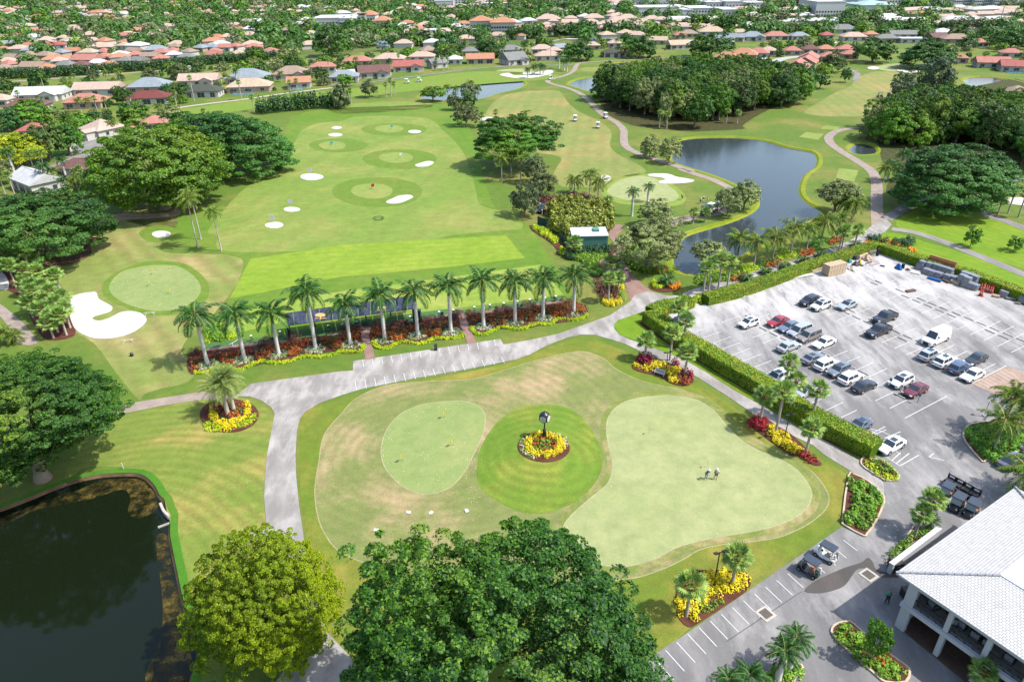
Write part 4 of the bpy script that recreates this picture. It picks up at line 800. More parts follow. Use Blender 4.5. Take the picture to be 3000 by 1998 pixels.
def palm_at(kind,X,Y,h,label,group=None,s=1.,lean=0.,z0=0.):
    global pcount; pcount+=1; seed=1+pcount%3; rz=(pcount*2.4)%6.28
    root=empty(PN[kind][0],(X,Y,z0),rz if not lean else (PI if lean<0 else 0),label,'palm tree',group)
    bend=0
    tk=TK['coco2' if (kind=='coco' and lean) else kind]
    if kind=='coco': bend=.2 if lean else .10
    k=h*(abs(lean)/ (bend or 1)/h if lean else 1)
    o=link('trunk',tk,root,(0,0,0),(0,0,0),(k if lean else (h if kind=='coco' else 1),1 if kind!='coco' else 1,h))
    if kind=='coco':   # keep the trunk round: bend only in x
        o.scale=(1,1,h); 
    if kind=='royal': link('crownshaft',shm,root,(0,0,h-.05),(0,0,0),(s,s,s))
    if kind=='sabal': link('boot',bootm,root,(0,0,h),(0,0,0),(s,s,s))
    link('crown',PC[kind,seed],root,(bend,0,h),(0,0,pcount*1.1),(s,s,s))
    TREES.append((X,Y,1.)); return root
def palm(kind,t,bx,by,ty,label,group=None,s=1.,tx=None):
    b=px(t,bx,by); T_=px(t,tx if tx is not None else bx,ty); h=height(b,T_[1]); X,Y=G(*b)
    return palm_at(kind,X,Y,h,label,group,s)
ORD=['first','second','third','fourth','fifth','sixth','seventh','eighth','ninth','tenth','eleventh','last']
row=[('D',1430,940,610),('D',1685,905,600),('D',1920,870,590),('D',2175,835,440),('E',62,805,530),('E',300,770,465),('E',527,740,440),('E',755,715,400),('E',980,680,370),('E',1197,650,370),('E',1390,620,355),('E',1600,585,335)]
for i,(t,x,y,ty) in enumerate(row): palm('royal',t,x,y,ty,f'{ORD[i]} royal palm from the left in the row of twelve','royal palms lining the range',1.28)
def ps(kind,items,group,s=1.):
    for it in items:
        t,x,y,ty,lab=it[:5]; palm(kind,t,x,y,ty,lab,group,it[5] if len(it)>5 else s)
ps('coco',[('D',1365,140,-190,'tallest coconut palm by the small chipping bunker'),('D',1385,80,-235,'coconut palm standing behind the tallest one, left of range'),('D',1525,160,-110,'short coconut palm right of its two companions, left of range',.8)],'coconut palms left of the range',1.05)
ps('coco',[('B',1105,1255,1090,'left coconut palm below the solitary ficus'),('B',1170,1220,1070,'middle coconut palm below the solitary ficus'),('B',1235,1255,1100,'right coconut palm below the solitary ficus',.8)],'coconut palms below the ficus',.95)
ps('coco',[('B',1605,1330,1240,'left coconut palm behind the maroon hedge'),('B',1710,1350,1200,'middle coconut palm behind the maroon hedge'),('B',1765,1405,1255,'right coconut palm in front of the maroon hedge')],'coconut palms by the maroon hedge',1.05)
ps('royal',[('B',2000,1490,1320,'slim wind-blown palm left of its twin by the green',.7),('B',2110,1390,1285,'slim wind-blown palm nearest the green',.65)],'slim palms by the green')
ps('coco',[('F',380,205,80,'first coconut palm from the left along the pond walk'),('F',487,283,90,'second and tallest coconut palm along the pond walk',1.15),('F',615,230,60,'third coconut palm along the pond walk'),('F',740,192,5,'fourth coconut palm along the pond walk'),('F',850,165,0,'fifth coconut palm along the pond walk',.85),('F',945,130,-40,'sixth coconut palm along the pond walk'),('F',1060,85,-70,'seventh coconut palm along the pond walk',.85),('C',1100,1500,1380,'coconut palm in front of the wide olive tree'),('C',1160,1520,1400,'rightmost coconut palm of the pond walk')],'coconut palms along the pond walk',1.3)
ps('sabal',[('F',140,462,275,'first fan palm of four at the lower end of the pond walk'),('F',177,442,245,'second fan palm of four at the lower end of the pond walk'),('F',243,432,225,'third fan palm of four at the lower end of the pond walk'),('F',305,417,235,'fourth fan palm of four at the lower end of the pond walk'),('F',1073,172,30,'left fan palm of three by the hedge corner'),('F',1090,165,20,'middle fan palm of three by the hedge corner'),('F',1178,152,20,'right fan palm of three by the hedge corner'),
('E',2090,912,775,'stubby ivy-clad palm above the white bench',1.05),('E',2262,915,728,'fan palm right behind the floodlight near the bench'),('F',15,1020,860,'fan palm at the right end of the bench bed',1.1),('E',2312,700,545,'upper of two fan palms behind the hedge stub'),('F',5,810,640,'lower of two fan palms behind the hedge stub'),
('F',533,1335,1160,'fan palm in the red shrubs of the long bed',1.05),('F',640,1415,1130,'fan palm between red and yellow shrubs of the long bed',1.05),('F',705,1085,930,'fan palm standing inside the car park hedge line'),('F',730,1300,1060,'tall fan palm beside the cart path lamp'),('F',885,1335,1115,'isolated tall fan palm beyond the long bed'),('F',845,1565,1385,'fan palm at the lower end of the long bed'),
('E',1838,515,355,'fan palm rising from the round yellow shrub'),('E',1905,450,345,'fan palm beside the maroon hedge block',.95),('E',1845,335,240,'left of two fan palms on the brick drive edge'),('E',1890,320,245,'right of two fan palms on the brick drive edge'),('E',1600,185,110,'bushy fan palm against the green shed',1.3),
('I',340,897,705,'fan palm in the yellow shrubs beside the twin floodlight'),('I',25,1112,900,'fan palm at the left end of the kerbside bed',1.05),('I',1590,575,410,'left palm leaning by the white service wall',.8),('I',1645,530,315,'right palm leaning by the white service wall',.95),('I',2010,1640,1500,'fan palm at the foot of the clubhouse arcade',.8)],'fan palms of the club grounds')
ps('date',[('D',1570,1287,1085,'left date palm on the triangular traffic island'),('D',1610,1262,1030,'right date palm on the triangular traffic island',1.1)],'date palms on the traffic island',1.25)
ps('coco',[('F',2140,1530,1330,'front coconut palm in the kerbed island by the car park'),('F',2200,1400,1150,'middle coconut palm in the kerbed island'),('F',2290,1450,1200,'right coconut palm in the kerbed island'),('I',2300,330,130,'coconut palm behind the clubhouse roof'),('I',2360,250,60,'coconut palm rising at the right edge behind clubhouse')],'coconut palms by the clubhouse',1.1)
ps('royal',[('I',650,1560,1360,'left slim palm in the small bottom island',.62),('I',730,1480,1270,'right slim palm beside the leaning parking light',.62),('I',430,1680,1530,'slim palm at the bottom edge',.62),('I',280,1720,1560,'slim palm at the bottom edge left of another',.55),('I',1690,520,450,'little palm by the service wall',.4)],'slim palms by the lower car park',1.)
rg=random.Random(11)
for i,(x,y,ty) in enumerate([(75,270,175),(225,340,160),(255,315,195),(115,420,260),(150,330,215),(215,395,290),(410,415,325),(300,440,300),(330,520,400),(380,560,440),(250,520,400),(470,600,480),(230,620,520),(320,690,560),(400,720,600),(460,740,600),(485,690,560),(350,640,500),(270,600,440),(430,660,520),(370,760,660),(195,470,380)]):
    palm('sabal','D',x,y,ty,'fan palm in the dense palm cluster left of the kidney bunker','fan palms in the left cluster',1.1)
for i,(x,y) in enumerate([(440,355),(575,310),(705,275),(835,235),(950,195),(1190,125)]):
    palm('cycad','F',x,y+10,y-12,f'{ORD[i]} low dark palm along the outside of the car park hedge','low palms outside the hedge',1.2)
palm('cycad','E',2240,395,360,'dark feathery palm between yellow and orange shrubs',None,1.5)
palm('cycad','B',1840,1395,1370,'low palm beside the maroon hedge',None,1.1)
ps('coco',[('D',60,800,720,'low feathery palm at the left edge above the dark tree',.8),('D',120,790,740,'second low feathery palm at the left edge',.7)],'low palms at left edge')
# distant palms
far_p=[('B',312,675,585,'s'),('B',345,665,555,'s'),('B',367,655,580,'s'),('B',70,730,630,'s'),('B',340,520,420,'r'),('B',730,660,600,'c'),('B',790,650,610,'c'),('B',890,620,570,'c'),('B',940,690,600,'c'),('B',1065,830,775,'s'),('B',970,885,795,'s'),('B',1285,540,480,'r'),('B',1330,520,460,'r'),('B',1370,515,455,'r'),('B',1390,520,460,'r'),('B',1440,470,290,'c'),('B',1500,475,380,'r'),('B',1535,485,420,'r'),('B',1555,495,420,'r'),('B',700,490,400,'s'),('B',735,485,400,'s'),('B',655,475,420,'s'),('B',1270,360,300,'r'),('A',760,640,500,'c'),('A',850,640,490,'c'),('A',1340,700,540,'s'),('A',1665,690,570,'s'),('A',1750,770,670,'s'),('A',2050,640,560,'s'),('A',1100,780,730,'c'),('A',790,930,850,'c'),('A',680,800,680,'s'),('A',630,790,690,'c'),('A',560,770,690,'c'),('A',740,780,690,'s'),('A',1410,810,770,'s'),('A',1440,820,790,'s'),('A',1930,450,400,'c'),('C',70,1540,1465,'s'),('C',155,1530,1460,'s'),('C',300,850,770,'s'),('C',375,850,780,'s'),('C',250,830,760,'s'),('C',1410,1240,1130,'r'),('C',1460,1250,1150,'c'),('C',1380,1260,1160,'c'),('C',1500,1170,1060,'r'),('C',1540,1150,1050,'r'),('C',2170,1480,1370,'s'),('C',2240,1470,1330,'s'),('C',2310,1500,1340,'s'),('C',1120,495,440,'s'),('A',1590,620,540,'s'),('A',1220,740,640,'s'),('A',2000,620,570,'s'),('B',260,480,430,'s'),('C',430,440,380,'s'),('C',720,540,480,'c'),('B',2190,880,780,'s'),('B',2240,890,790,'s'),('B',2230,780,730,'c'),('A',400,1310,1180,'c'),('A',350,1320,1150,'r')]
zone=lambda X:'left' if X<700 else 'centre-left' if X<1200 else 'centre' if X<1800 else 'centre-right' if X<2300 else 'right'
for i,(t,x,y,ty,k) in enumerate(far_p):
    kk={'s':'sabal','r':'royal','c':'coco'}[k]; X,Y=px(t,x,y)
    palm(kk,t,x,y,ty,f'distant {dict(s="fan-leaved",r="slim dark",c="feathery coconut")[k]} palm in the {zone(X)} of the photo, {"near houses" if Y<330 else "on the course"}','distant palms %s %s'%(k,zone(X)+str(Y<330)),.9)
# --- shrubs and beds
def cloud(name,P,h,mat,dens,leaf,spacing,seed,z0=0.,lump=.5,solid=None,parent=None,up=.4,mats=None,pick=None):
    """leafy mass over a ground polygon: many small bushes grown together"""
    rg=np.random.default_rng(seed); P=[tuple(p) for p in P]; A=abs(area(P)); xs=[p[0] for p in P];ys=[p[1] for p in P]
    nb=max(3,int(A/spacing**2*1.7)); c=[]; 
    for _ in range(nb*30):
        p=(rg.uniform(min(xs),max(xs)),rg.uniform(min(ys),max(ys)))
        if inside(p,P) and all((p[0]-a)**2+(p[1]-b)**2>(spacing*.5)**2 for a,b in c): c.append(p)
        if len(c)>=nb: break
    c=np.array(c); nb=len(c); nl=int(A*dens); r=spacing*(.46+.26*rg.random(nb)); hh=h*(1-lump*.5+lump*rg.random(nb))
    i=rg.integers(0,nb,nl); d=unit(rg.normal(size=(nl,3))); d[:,2]=np.abs(d[:,2])
    k=(.72+.33*rg.random(nl))
    q=np.stack([c[i,0]+d[:,0]*r[i]*k,c[i,1]+d[:,1]*r[i]*k,z0+hh[i]*(.12+.88*d[:,2]*k)],1)
    nn=unit(d+rg.normal(size=(nl,3))*.4+np.array([0,0,up])); V=leafquads(q,nn,leaf,rg)
    cen=np.array([*c.mean(0),0.]); V=V-cen
    mi=None
    if mats: pk=rg.random(nb); bi=(pk[:,None]>np.cumsum(pick)[None,:-1]).sum(1); mi=bi[i]
    return link(name,quads(name,V,mats or mat,mi),parent,tuple(cen))
sh_yel=leafmat('yellow_shrub',(196,176,6),(250,228,16),(255,240,60),.5,.1,scale=1.5,var=.15); sh_lime=leafmat('lime_border',(140,184,10),(206,226,24),(236,236,40),.4,.15,scale=.6,var=.15)
sh_green=leafmat('green_shrub',(66,120,24),(136,186,50),(180,206,70),.3,.2,scale=.8,var=.4); sh_crot=leafmat('croton_orange',(88,38,16),(196,100,26),(240,160,50),.5,.1,scale=1.4,var=.2)
sh_red=leafmat('red_shrub',(110,14,22),(196,40,36),(226,70,30),.4,.1,scale=1.2,var=.2); sh_mag=leafmat('magenta_shrub',(74,8,30),(166,30,66),None,.2,.1,scale=1.2,var=.2); sh_maroon=leafmat('maroon_hedge_leaves',(58,28,30),(128,72,62),(150,104,84),.3,.1,scale=1.2,var=.2)
sh_dark=leafmat('dark_shrub',(18,60,30),(54,104,50),None,.2,.1,scale=1.,var=.3); sh_white=leafmat('white_flowers',(190,190,160),(240,240,220),(236,200,190),.4,.05,scale=3.,var=.1); sh_orange=leafmat('orange_flowers',(226,120,10),(255,170,30),None,.2,.05,scale=2,var=.1)
sh_pgreen=leafmat('pale_green_plants',(80,130,60),(150,190,110),(200,220,150),.4,.1,scale=2.)
def bed(s,layer=9,mat=mulch,n=3,h=0.):
    return sheet('mulch_bed',smooth(gp(s),n),layer,mat)
def mass(name,s,h,mat,label,cat='shrub',dens=60,leaf=.13,spacing=1.1,seed=1,kind=None,group=None,z0=0,n=2,**kw):
    P=smooth(gp(s,h*.4),n) if isinstance(s,str) else s
    o=cloud(name,P,h,mat,dens,leaf,spacing,seed,z0,**kw); return tag(o,label,cat,group,kind)
def strip_poly(s,w,n=4):
    P=smooth(gp(s),n,False); m=len(P);L=[];Rr=[]
    for i in range(m):
        a,b=P[max(i-1,0)],P[min(i+1,m-1)];dx,dy=b[0]-a[0],b[1]-a[1];l=math.hypot(dx,dy) or 1
        L.append((P[i][0]-dy/l*w/2,P[i][1]+dx/l*w/2));Rr.append((P[i][0]+dy/l*w/2,P[i][1]-dx/l*w/2))
    return L+Rr[::-1]
# range bed, three sections
bed('D 1300,880 1290,960 1320,1010 1400,1000 1560,980 1700,965 1850,930 2000,920 2120,880 2351,850 E 60,870 147,850 140,790 120,680 0,690 D 2351,740 2100,760 1900,800 1600,830 1450,850 1350,850',9)
bed('E 205,700 215,820 300,838 420,800 530,808 640,780 740,770 845,745 820,690 800,600 700,620 500,650 350,670',9); bed('E 870,600 900,720 980,742 1080,705 1160,700 1240,705 1350,680 1450,665 1560,650 1690,625 1690,560 1600,510 1400,540 1200,565 1000,590',9)
for i,(s,) in enumerate([('D 1340,1000 1420,1000 1500,975 1560,970 1640,985 1700,965 1800,925 1900,935 2000,925 2100,890 2200,895 2290,880 2351,855 E 40,862 140,850 150,815',),('E 218,790 250,828 320,832 380,805 430,792 530,802 590,790 650,765 740,768 830,752 840,735',),('E 895,690 920,728 990,738 1060,705 1120,690 1200,703 1260,698 1320,670 1440,668 1490,635 1600,640 1680,620 1690,600',)]):
    mass('border_hedge',strip_poly(s,.7),.5,sh_lime,['long wavy lime-green border hedge left of the first brick walk','wavy lime-green border hedge between the two brick walks','wavy lime-green border hedge right of the second brick walk'][i],'hedge',dens=420,leaf=.08,spacing=.42,seed=i,lump=.1,n=1)
crs=[('D 1310,900 1320,985 1345,970 1360,915 1500,890 1620,880 1720,870 1740,850 1600,845 1450,865','left'),('D 1520,890 1540,940 1590,935 1620,880','left2'),('D 1750,850 1780,900 1850,905 1860,850 1990,830 2000,880 2080,860 2060,800 2351,790 2351,760 2100,775 1900,810','l3'),('E 0,720 120,720 125,760 0,770','l4'),
('E 205,705 215,750 340,770 370,790 440,770 450,700 540,690 600,740 660,750 700,700 800,660 800,640 700,645 560,680 400,690','m'),('E 880,610 890,650 1000,640 1060,680 1120,670 1130,620 1250,640 1300,640 1330,590 1420,590 1470,610 1530,600 1560,580 1690,590 1690,540 1600,520 1400,545 1200,580','r'),('D 2240,760 2351,760 2351,840 2270,840','l5')]
mx=[sh_crot,sh_red,sh_dark]
for i,(s,_) in enumerate(crs): mass('croton_shrubs',s,.9,None,['orange-red croton shrubs at the left tip of the range bed','small orange croton clump between the first two royal palms','orange and red crotons around the third royal palm','orange crotons behind the fifth royal palm','orange crotons between the two brick walks','orange crotons right of the second brick walk','orange croton clump between fourth and fifth royal palms'][i],'shrub',dens=110,leaf=.12,spacing=.75,seed=20+i,mats=mx,pick=[.74,.06,.2],kind='stuff',n=1)
for i,(t,x,y,ty) in enumerate(row):
    X,Y=G(*px(t,x,y)); P=ellipse(X,Y-.35,1.75,1.55,14)
    mass('flower_ring',P,.35,None,f'ring of white and green flowers around the {ORD[i]} royal palm','flower bed',dens=120,leaf=.09,spacing=.5,seed=i,mats=[sh_pgreen,sh_white],pick=[.62,.38],n=1,group='flower rings under the royal palms')
for i,(t,x,y) in enumerate([('D',1353,868),('D',1820,808),('D',2030,775),('E',95,712),('E',235,690),('E',408,668),('E',595,645),('E',783,618),('E',895,610),('E',1117,575),('E',1295,550),('E',1565,510)]):
    X,Y=G(*px(t,x,y)); mass('clipped_shrub',ellipse(X,Y,1.15,1.05,12),1.25,sh_maroon,f'{ORD[i]} dark reddish clipped ball shrub from the left behind the range bed','shrub',dens=330,leaf=.07,spacing=1.6,seed=i,n=1,lump=.1,group='clipped ball shrubs behind the range bed')
# clock bed
cx,cy=G(*px('T',1000,1000),.5); ring=lambda r0,r1,a0=0,a1=2*PI,n=20:[(cx+r0*math.cos(a0+(a1-a0)*i/n),cy+r0*math.sin(a0+(a1-a0)*i/n)) for i in range(n+1)]+[(cx+r1*math.cos(a0+(a1-a0)*i/n),cy+r1*math.sin(a0+(a1-a0)*i/n)) for i in range(n,-1,-1)]
CZ=.52
o=MB().add([(x,y,CZ+.08) for x,y in ellipse(cx-.1,cy-.2,3.45,3.45,30)]+[(x,y,CZ-.35) for x,y in ellipse(cx-.1,cy-.2,3.6,3.6,30)],[tuple(range(30))]+[(i,30+i,30+(i+1)%30,(i+1)%30) for i in range(30)]).build('mulch_bed',mulch); tag(o,kind='structure')
mass('yellow_shrub_ring',ring(1.8,2.75),.55,sh_yel,'thick ring of yellow shrubs around the street clock','shrub',dens=420,leaf=.08,spacing=.5,seed=2,n=1,lump=.2,z0=CZ+.05)
mass('croton_shrubs',ellipse(cx,cy,1.7,1.7,16),.6,None,'orange croton and green plants inside the yellow ring','shrub',dens=170,leaf=.11,spacing=.55,seed=3,mats=[sh_crot,sh_red,sh_green],pick=[.62,.06,.32],n=1,z0=CZ,kind='stuff')
mass('flower_patch',ring(2.6,3.35,2.3,4.3),.35,None,'white flowers left of the yellow ring under the clock','flower bed',dens=120,leaf=.08,spacing=.45,seed=4,mats=[sh_pgreen,sh_white],pick=[.6,.4],n=1,z0=CZ)
mass('flower_patch',ring(2.6,3.3,-.1,1.1),.35,None,'white flowers right of the yellow ring under the clock','flower bed',dens=120,leaf=.08,spacing=.45,seed=5,mats=[sh_pgreen,sh_white],pick=[.5,.5],n=1,z0=CZ)
# traffic island
sheet('mulch_bed',gell('D',1580,1295,200,118,26,.02,3),9,mulch)
mass('yellow_shrubs','D 1450,1215 1440,1290 1480,1345 1530,1365 1550,1395 1600,1395 1620,1355 1700,1300 1728,1240 1700,1195 1650,1190 1700,1240 1670,1300 1590,1320 1510,1320 1475,1270',.6,sh_yel,'yellow shrubs in a horseshoe on the traffic island','shrub',dens=240,leaf=.09,spacing=.6,seed=7,n=1,lump=.2)
mass('croton_shrubs','D 1475,1250 1510,1310 1590,1305 1660,1280 1690,1240 1640,1200 1500,1215',.6,None,'dark orange crotons under the two date palms','shrub',dens=110,leaf=.12,spacing=.7,seed=8,mats=mx,pick=[.7,.1,.2],n=1,kind='stuff')
mass('green_border','D 1395,1350 1420,1395 1500,1405 1530,1385 1510,1345 1440,1325',.4,sh_lime,'left lime-green groundcover on the traffic island','shrub',dens=160,leaf=.08,spacing=.5,seed=9,n=1)
mass('green_border','D 1620,1380 1700,1365 1765,1310 1755,1275 1700,1310 1620,1350',.4,sh_lime,'right lime-green groundcover on the traffic island','shrub',dens=160,leaf=.08,spacing=.5,seed=10,n=1)
# bench bed, long bed
bed('R 80,1090 160,1180 350,1240 500,1270 700,1330 850,1430 1000,1490 1200,1510 1350,1440 1360,1330 1300,1220 1100,1130 900,1060 500,960 250,950')
mass('yellow_shrubs','R 90,1020 200,1110 330,1170 500,1165 590,1120 650,1110 780,1160 800,1020 700,990 500,950 480,1030 350,1060 200,1050',.7,sh_yel,'yellow shrubs behind the white bench','shrub',dens=220,leaf=.1,spacing=.65,seed=11,n=1)
mass('yellow_shrubs','R 820,1110 830,1300 880,1380 960,1420 1040,1410 1040,1370 990,1300 1050,1200 1110,1150 1050,1100',.7,sh_yel,'yellow shrubs right of the bench and floodlight','shrub',dens=220,leaf=.1,spacing=.65,seed=12,n=1)
mass('maroon_shrub','R 200,860 200,1010 280,1050 420,1050 490,980 490,850 350,830',1.4,sh_mag,'dark maroon shrub around the ivy-clad palm','shrub',dens=90,leaf=.16,spacing=.9,seed=13,n=1)
mass('magenta_shrub','R 870,1000 880,1070 1040,1070 1050,1020 960,960',1.2,sh_mag,'magenta shrub behind the floodlight near the bench','shrub',dens=100,leaf=.15,spacing=.8,seed=14,n=1)
mass('magenta_shrub','R 1130,1200 1200,1290 1330,1310 1390,1260 1300,1190 1200,1150',1.1,sh_mag,'magenta shrub at the right end of the bench bed','shrub',dens=100,leaf=.15,spacing=.8,seed=15,n=1)
mass('croton_shrubs','R 1040,1320 1050,1410 1150,1460 1260,1430 1300,1340 1200,1310 1100,1290',.8,None,'orange-red crotons at the tip of the bench bed','shrub',dens=100,leaf=.13,spacing=.7,seed=16,mats=mx,pick=[.5,.4,.1],n=1,kind='stuff')
bed('F 440,1330 480,1380 560,1440 640,1500 740,1568 I 800,20 900,75 960,70 900,10 F 830,1500 740,1420 640,1360 540,1300')
mass('red_shrubs','F 455,1330 480,1375 560,1390 600,1350 570,1310 500,1300',1.,sh_red,'scarlet shrub mound at the upper end of the long bed','shrub',dens=120,leaf=.14,spacing=.8,seed=17,n=1)
mass('yellow_shrubs','F 575,1370 600,1430 680,1500 740,1540 810,1545 820,1520 750,1480 740,1440 680,1400 620,1360',.7,sh_yel,'yellow shrub band in the middle of the long bed','shrub',dens=200,leaf=.1,spacing=.7,seed=18,n=1)
mass('croton_shrubs','F 780,1550 860,1610 920,1600 900,1560 840,1540',.8,None,'red crotons at the lower end of the long bed','shrub',dens=110,leaf=.13,spacing=.7,seed=19,mats=mx,pick=[.4,.5,.1],n=1,kind='stuff')
# lower round bed
bed('I -45,940 -40,1100 40,1190 130,1150 300,1040 430,950 470,890 440,820 380,800 200,800 50,800 -20,850')
mass('yellow_shrubs','I 20,820 150,800 330,800 440,810 450,890 380,930 330,960 250,980 200,960 100,900 60,850',.8,sh_yel,'yellow shrub drift beside the twin floodlight','shrub',dens=190,leaf=.1,spacing=.8,seed=21,n=1)
mass('yellow_shrubs','I -35,960 -30,1080 20,1140 90,1120 100,1060 150,1020 180,960 100,930 20,940',.8,sh_yel,'yellow shrub drift at the left end of the kerbside bed','shrub',dens=180,leaf=.1,spacing=.8,seed=22,n=1)
mass('croton_shrubs','I -20,850 20,940 60,900 150,950 200,900 100,850 20,830',.8,None,'red crotons between the yellow drifts of the kerbside bed','shrub',dens=100,leaf=.13,spacing=.7,seed=23,mats=mx,pick=[.4,.4,.2],n=1,kind='stuff')
mass('green_shrubs','I 60,1100 100,1125 180,1070 270,1030 280,990 200,1000 120,1040',.5,sh_green,'low green plants at the mulch edge of the kerbside bed','shrub',dens=110,leaf=.1,spacing=.6,seed=24,n=1)
# kerbed planters
def planter(s,label,mat=mulch,n=2,hk=.14,green=None):
    P=smooth(gp(s),n); b=MB(); b.prism(P,0,hk+lay(9,P[0][1])); 
    b2=offset(P,-.22); root=b.build('kerbed_island',kerbm); tag(root,label,'kerb island')
    f=MB().prism(b2,0,hk+.03+lay(9,P[0][1])).build('planting_soil',mat,root); return P
planter('I 1135,150 1095,440 1110,495 1245,570 1275,555 1330,480 1395,330 1370,270 1280,190 1180,140','kerbed planting bed at the corner of the cart stalls')
mass('green_shrubs','I 1150,170 1165,260 1190,330 1170,400 1110,430 1130,470 1230,530 1290,470 1340,380 1375,300 1330,250 1250,190',.8,sh_green,'dense green shrubs in the planter at the stalls corner','shrub',dens=170,leaf=.14,spacing=.9,seed=25,n=1,z0=.15)
planter('I 1220,60 1250,100 1370,175 1400,190 1480,185 1495,150 1470,120 1400,60 1300,30 1240,25','small kerbed bed at the end of the long box hedge')
mass('lime_groundcover','I 1230,45 1300,120 1390,180 1480,175 1480,150 1400,140 1290,60',.45,sh_lime,'lime-green edging plants below the long hedge end','shrub',dens=150,leaf=.09,spacing=.5,seed=26,n=1,z0=.12)
mass('green_shrubs','I 1290,50 1400,135 1470,140 1440,90 1350,40',.8,sh_green,'green plants beside the lime-green edging at hedge end','shrub',dens=90,leaf=.13,spacing=.8,seed=27,n=1,z0=.12)
planter('F 1925,1420 1940,1480 2060,1620 I 2090,45 2150,50 F 2351,1560 2480,1420 2351,1330 2200,1330 2000,1350 1945,1380','large kerbed island with coconut palms by the car park')
mass('green_shrubs','F 1945,1420 2080,1590 2150,1630 2330,1520 2430,1420 2330,1360 2150,1350 2000,1370',.7,sh_green,'green groundcover under the coconut palms of the large island','shrub',dens=170,leaf=.14,spacing=.9,seed=28,n=1,z0=.12)
planter('I 1020,1200 1035,1260 1180,1400 1330,1530 1400,1580 1540,1580 1570,1500 1530,1450 1350,1320 1180,1170 1130,1150 1060,1165','oval kerbed island with a bright young tree')
mass('green_groundcover','I 1045,1210 1060,1260 1200,1390 1340,1520 1530,1550 1550,1500 1380,1380 1180,1200 1110,1170',.5,sh_green,'green groundcover in the oval kerbed island','shrub',dens=170,leaf=.13,spacing=.8,seed=29,n=1,z0=.12)
mass('orange_shrub','I 1290,1390 1340,1440 1430,1420 1430,1370 1340,1360',.9,sh_crot,'orange shrub below the young tree in the oval island','shrub',dens=80,leaf=.14,spacing=.8,seed=30,n=1,z0=.12)
planter('I 540,1568 640,1450 700,1425 820,1450 828,1500 780,1550 700,1700 500,1700','small kerbed island at the bottom edge')
mass('green_groundcover','I 560,1560 650,1470 800,1460 810,1500 760,1550 690,1640 560,1640',.6,sh_green,'green groundcover in the small bottom island','shrub',dens=170,leaf=.13,spacing=.8,seed=31,n=1,z0=.12)
planter('I 1395,745 1420,770 1440,720 1740,530 1690,515 1610,490 1580,500 1500,620','kerbed strip with palms beside the white wall')
mass('green_hedge',strip_poly('I 1425,740 1500,665 1600,590 1720,520',1.1),.8,sh_green,'low green hedge in front of the white service wall','hedge',dens=120,leaf=.11,spacing=.7,seed=32,n=1,z0=.12)
# shed beds, pond walk plantings
bed('Z 430,560 420,620 540,700 740,750 900,790 980,900 1010,990 1130,1060 1240,980 1180,760 1300,690 1430,640 1420,480 600,480 0,130 0,220 300,420')
for i,(s,h,m_,lab,nm) in enumerate([('Z 560,620 600,690 740,700 760,640 900,600 1080,600 1400,600 1420,520 1300,480 900,480 700,560',1.6,sh_dark,'dark green shrubs along the front of the green shed','green_shrubs'),('Z 570,640 740,710 860,740 1000,880 1180,900 1150,720 1350,650 1100,600 850,600',.9,sh_green,'light green shrubs sweeping down from the shed','green_shrubs'),('Z 990,900 1070,1010 1200,1000 1230,950 1150,870',.7,sh_green,'low green plants at the lower end of the shed bed','green_shrubs'),
('Z 10,130 100,150 270,210 300,260 180,250 40,200',1.1,sh_lime,'upper clipped lime hedge left of the shed','hedge'),('Z 90,230 180,220 330,290 450,390 430,450 330,380 200,310',1.1,sh_lime,'lower clipped lime hedge left of the shed','hedge'),('Z 440,580 520,500 600,560 560,640 480,620',.9,sh_lime,'clipped round lime hedge at the shed corner','hedge')]): mass(nm,s,h,m_,lab,nm.split('_')[-1].rstrip('s') if nm!='hedge' else 'hedge',dens=100,leaf=.14,spacing=.9,seed=40+i,n=1)
mass('maroon_hedge','Z 1110,1090 1120,1230 1200,1370 1300,1420 1520,1430 1540,1390 1490,1240 1400,1150 1250,1130 1180,1060',1.3,sh_maroon,'dark maroon clipped hedge block by the brick drive','hedge',dens=170,leaf=.1,spacing=1.2,seed=50,n=1,lump=.2)
mass('round_yellow_shrub',gell('Z',1390,1490,165,75,16),.9,sh_yel,'round flat-topped yellow shrub by the road fork','shrub',dens=330,leaf=.08,spacing=.8,seed=51,n=1,lump=.1)
mass('yellow_shrub','Z 1400,1120 1500,1220 1600,1240 1610,1170 1500,1140',.9,sh_yel,'yellow shrub behind the maroon hedge block','shrub',dens=160,leaf=.1,spacing=.8,seed=52,n=1)
mass('green_shrubs','Z 1510,1300 1540,1400 1640,1430 1640,1370 1560,1290',.8,sh_green,'green shrubs right of the maroon hedge block','shrub',dens=110,leaf=.11,spacing=.8,seed=53,n=1)
mass('maroon_hedge_mass','B 1360,1365 1370,1400 1550,1415 1750,1420 1800,1390 1700,1350 1600,1335 1480,1355',1.6,sh_maroon,'wide maroon hedge mound behind the palm thicket','hedge',dens=70,leaf=.16,spacing=1.6,seed=54,n=1)
mass('palm_thicket','B 1450,1430 1450,1560 1550,1600 1750,1600 1850,1560 1860,1450 1800,1410 1600,1400 1500,1400',3.6,leafmat('palm_thicket_leaves',(84,104,32),(150,166,60),(214,180,90),.5,.2,scale=.6),'dense yellowish palm thicket behind the green shed','shrub',dens=120,leaf=.3,spacing=2.2,seed=55,n=1,up=-.3)
mass('green_hedge',strip_poly('E 1955,190 1970,240 2050,290 2150,310 2290,320',1.6),1.3,sh_green,'curved green hedge under the largest olive tree','hedge',dens=120,leaf=.13,spacing=1.,seed=56,n=1)
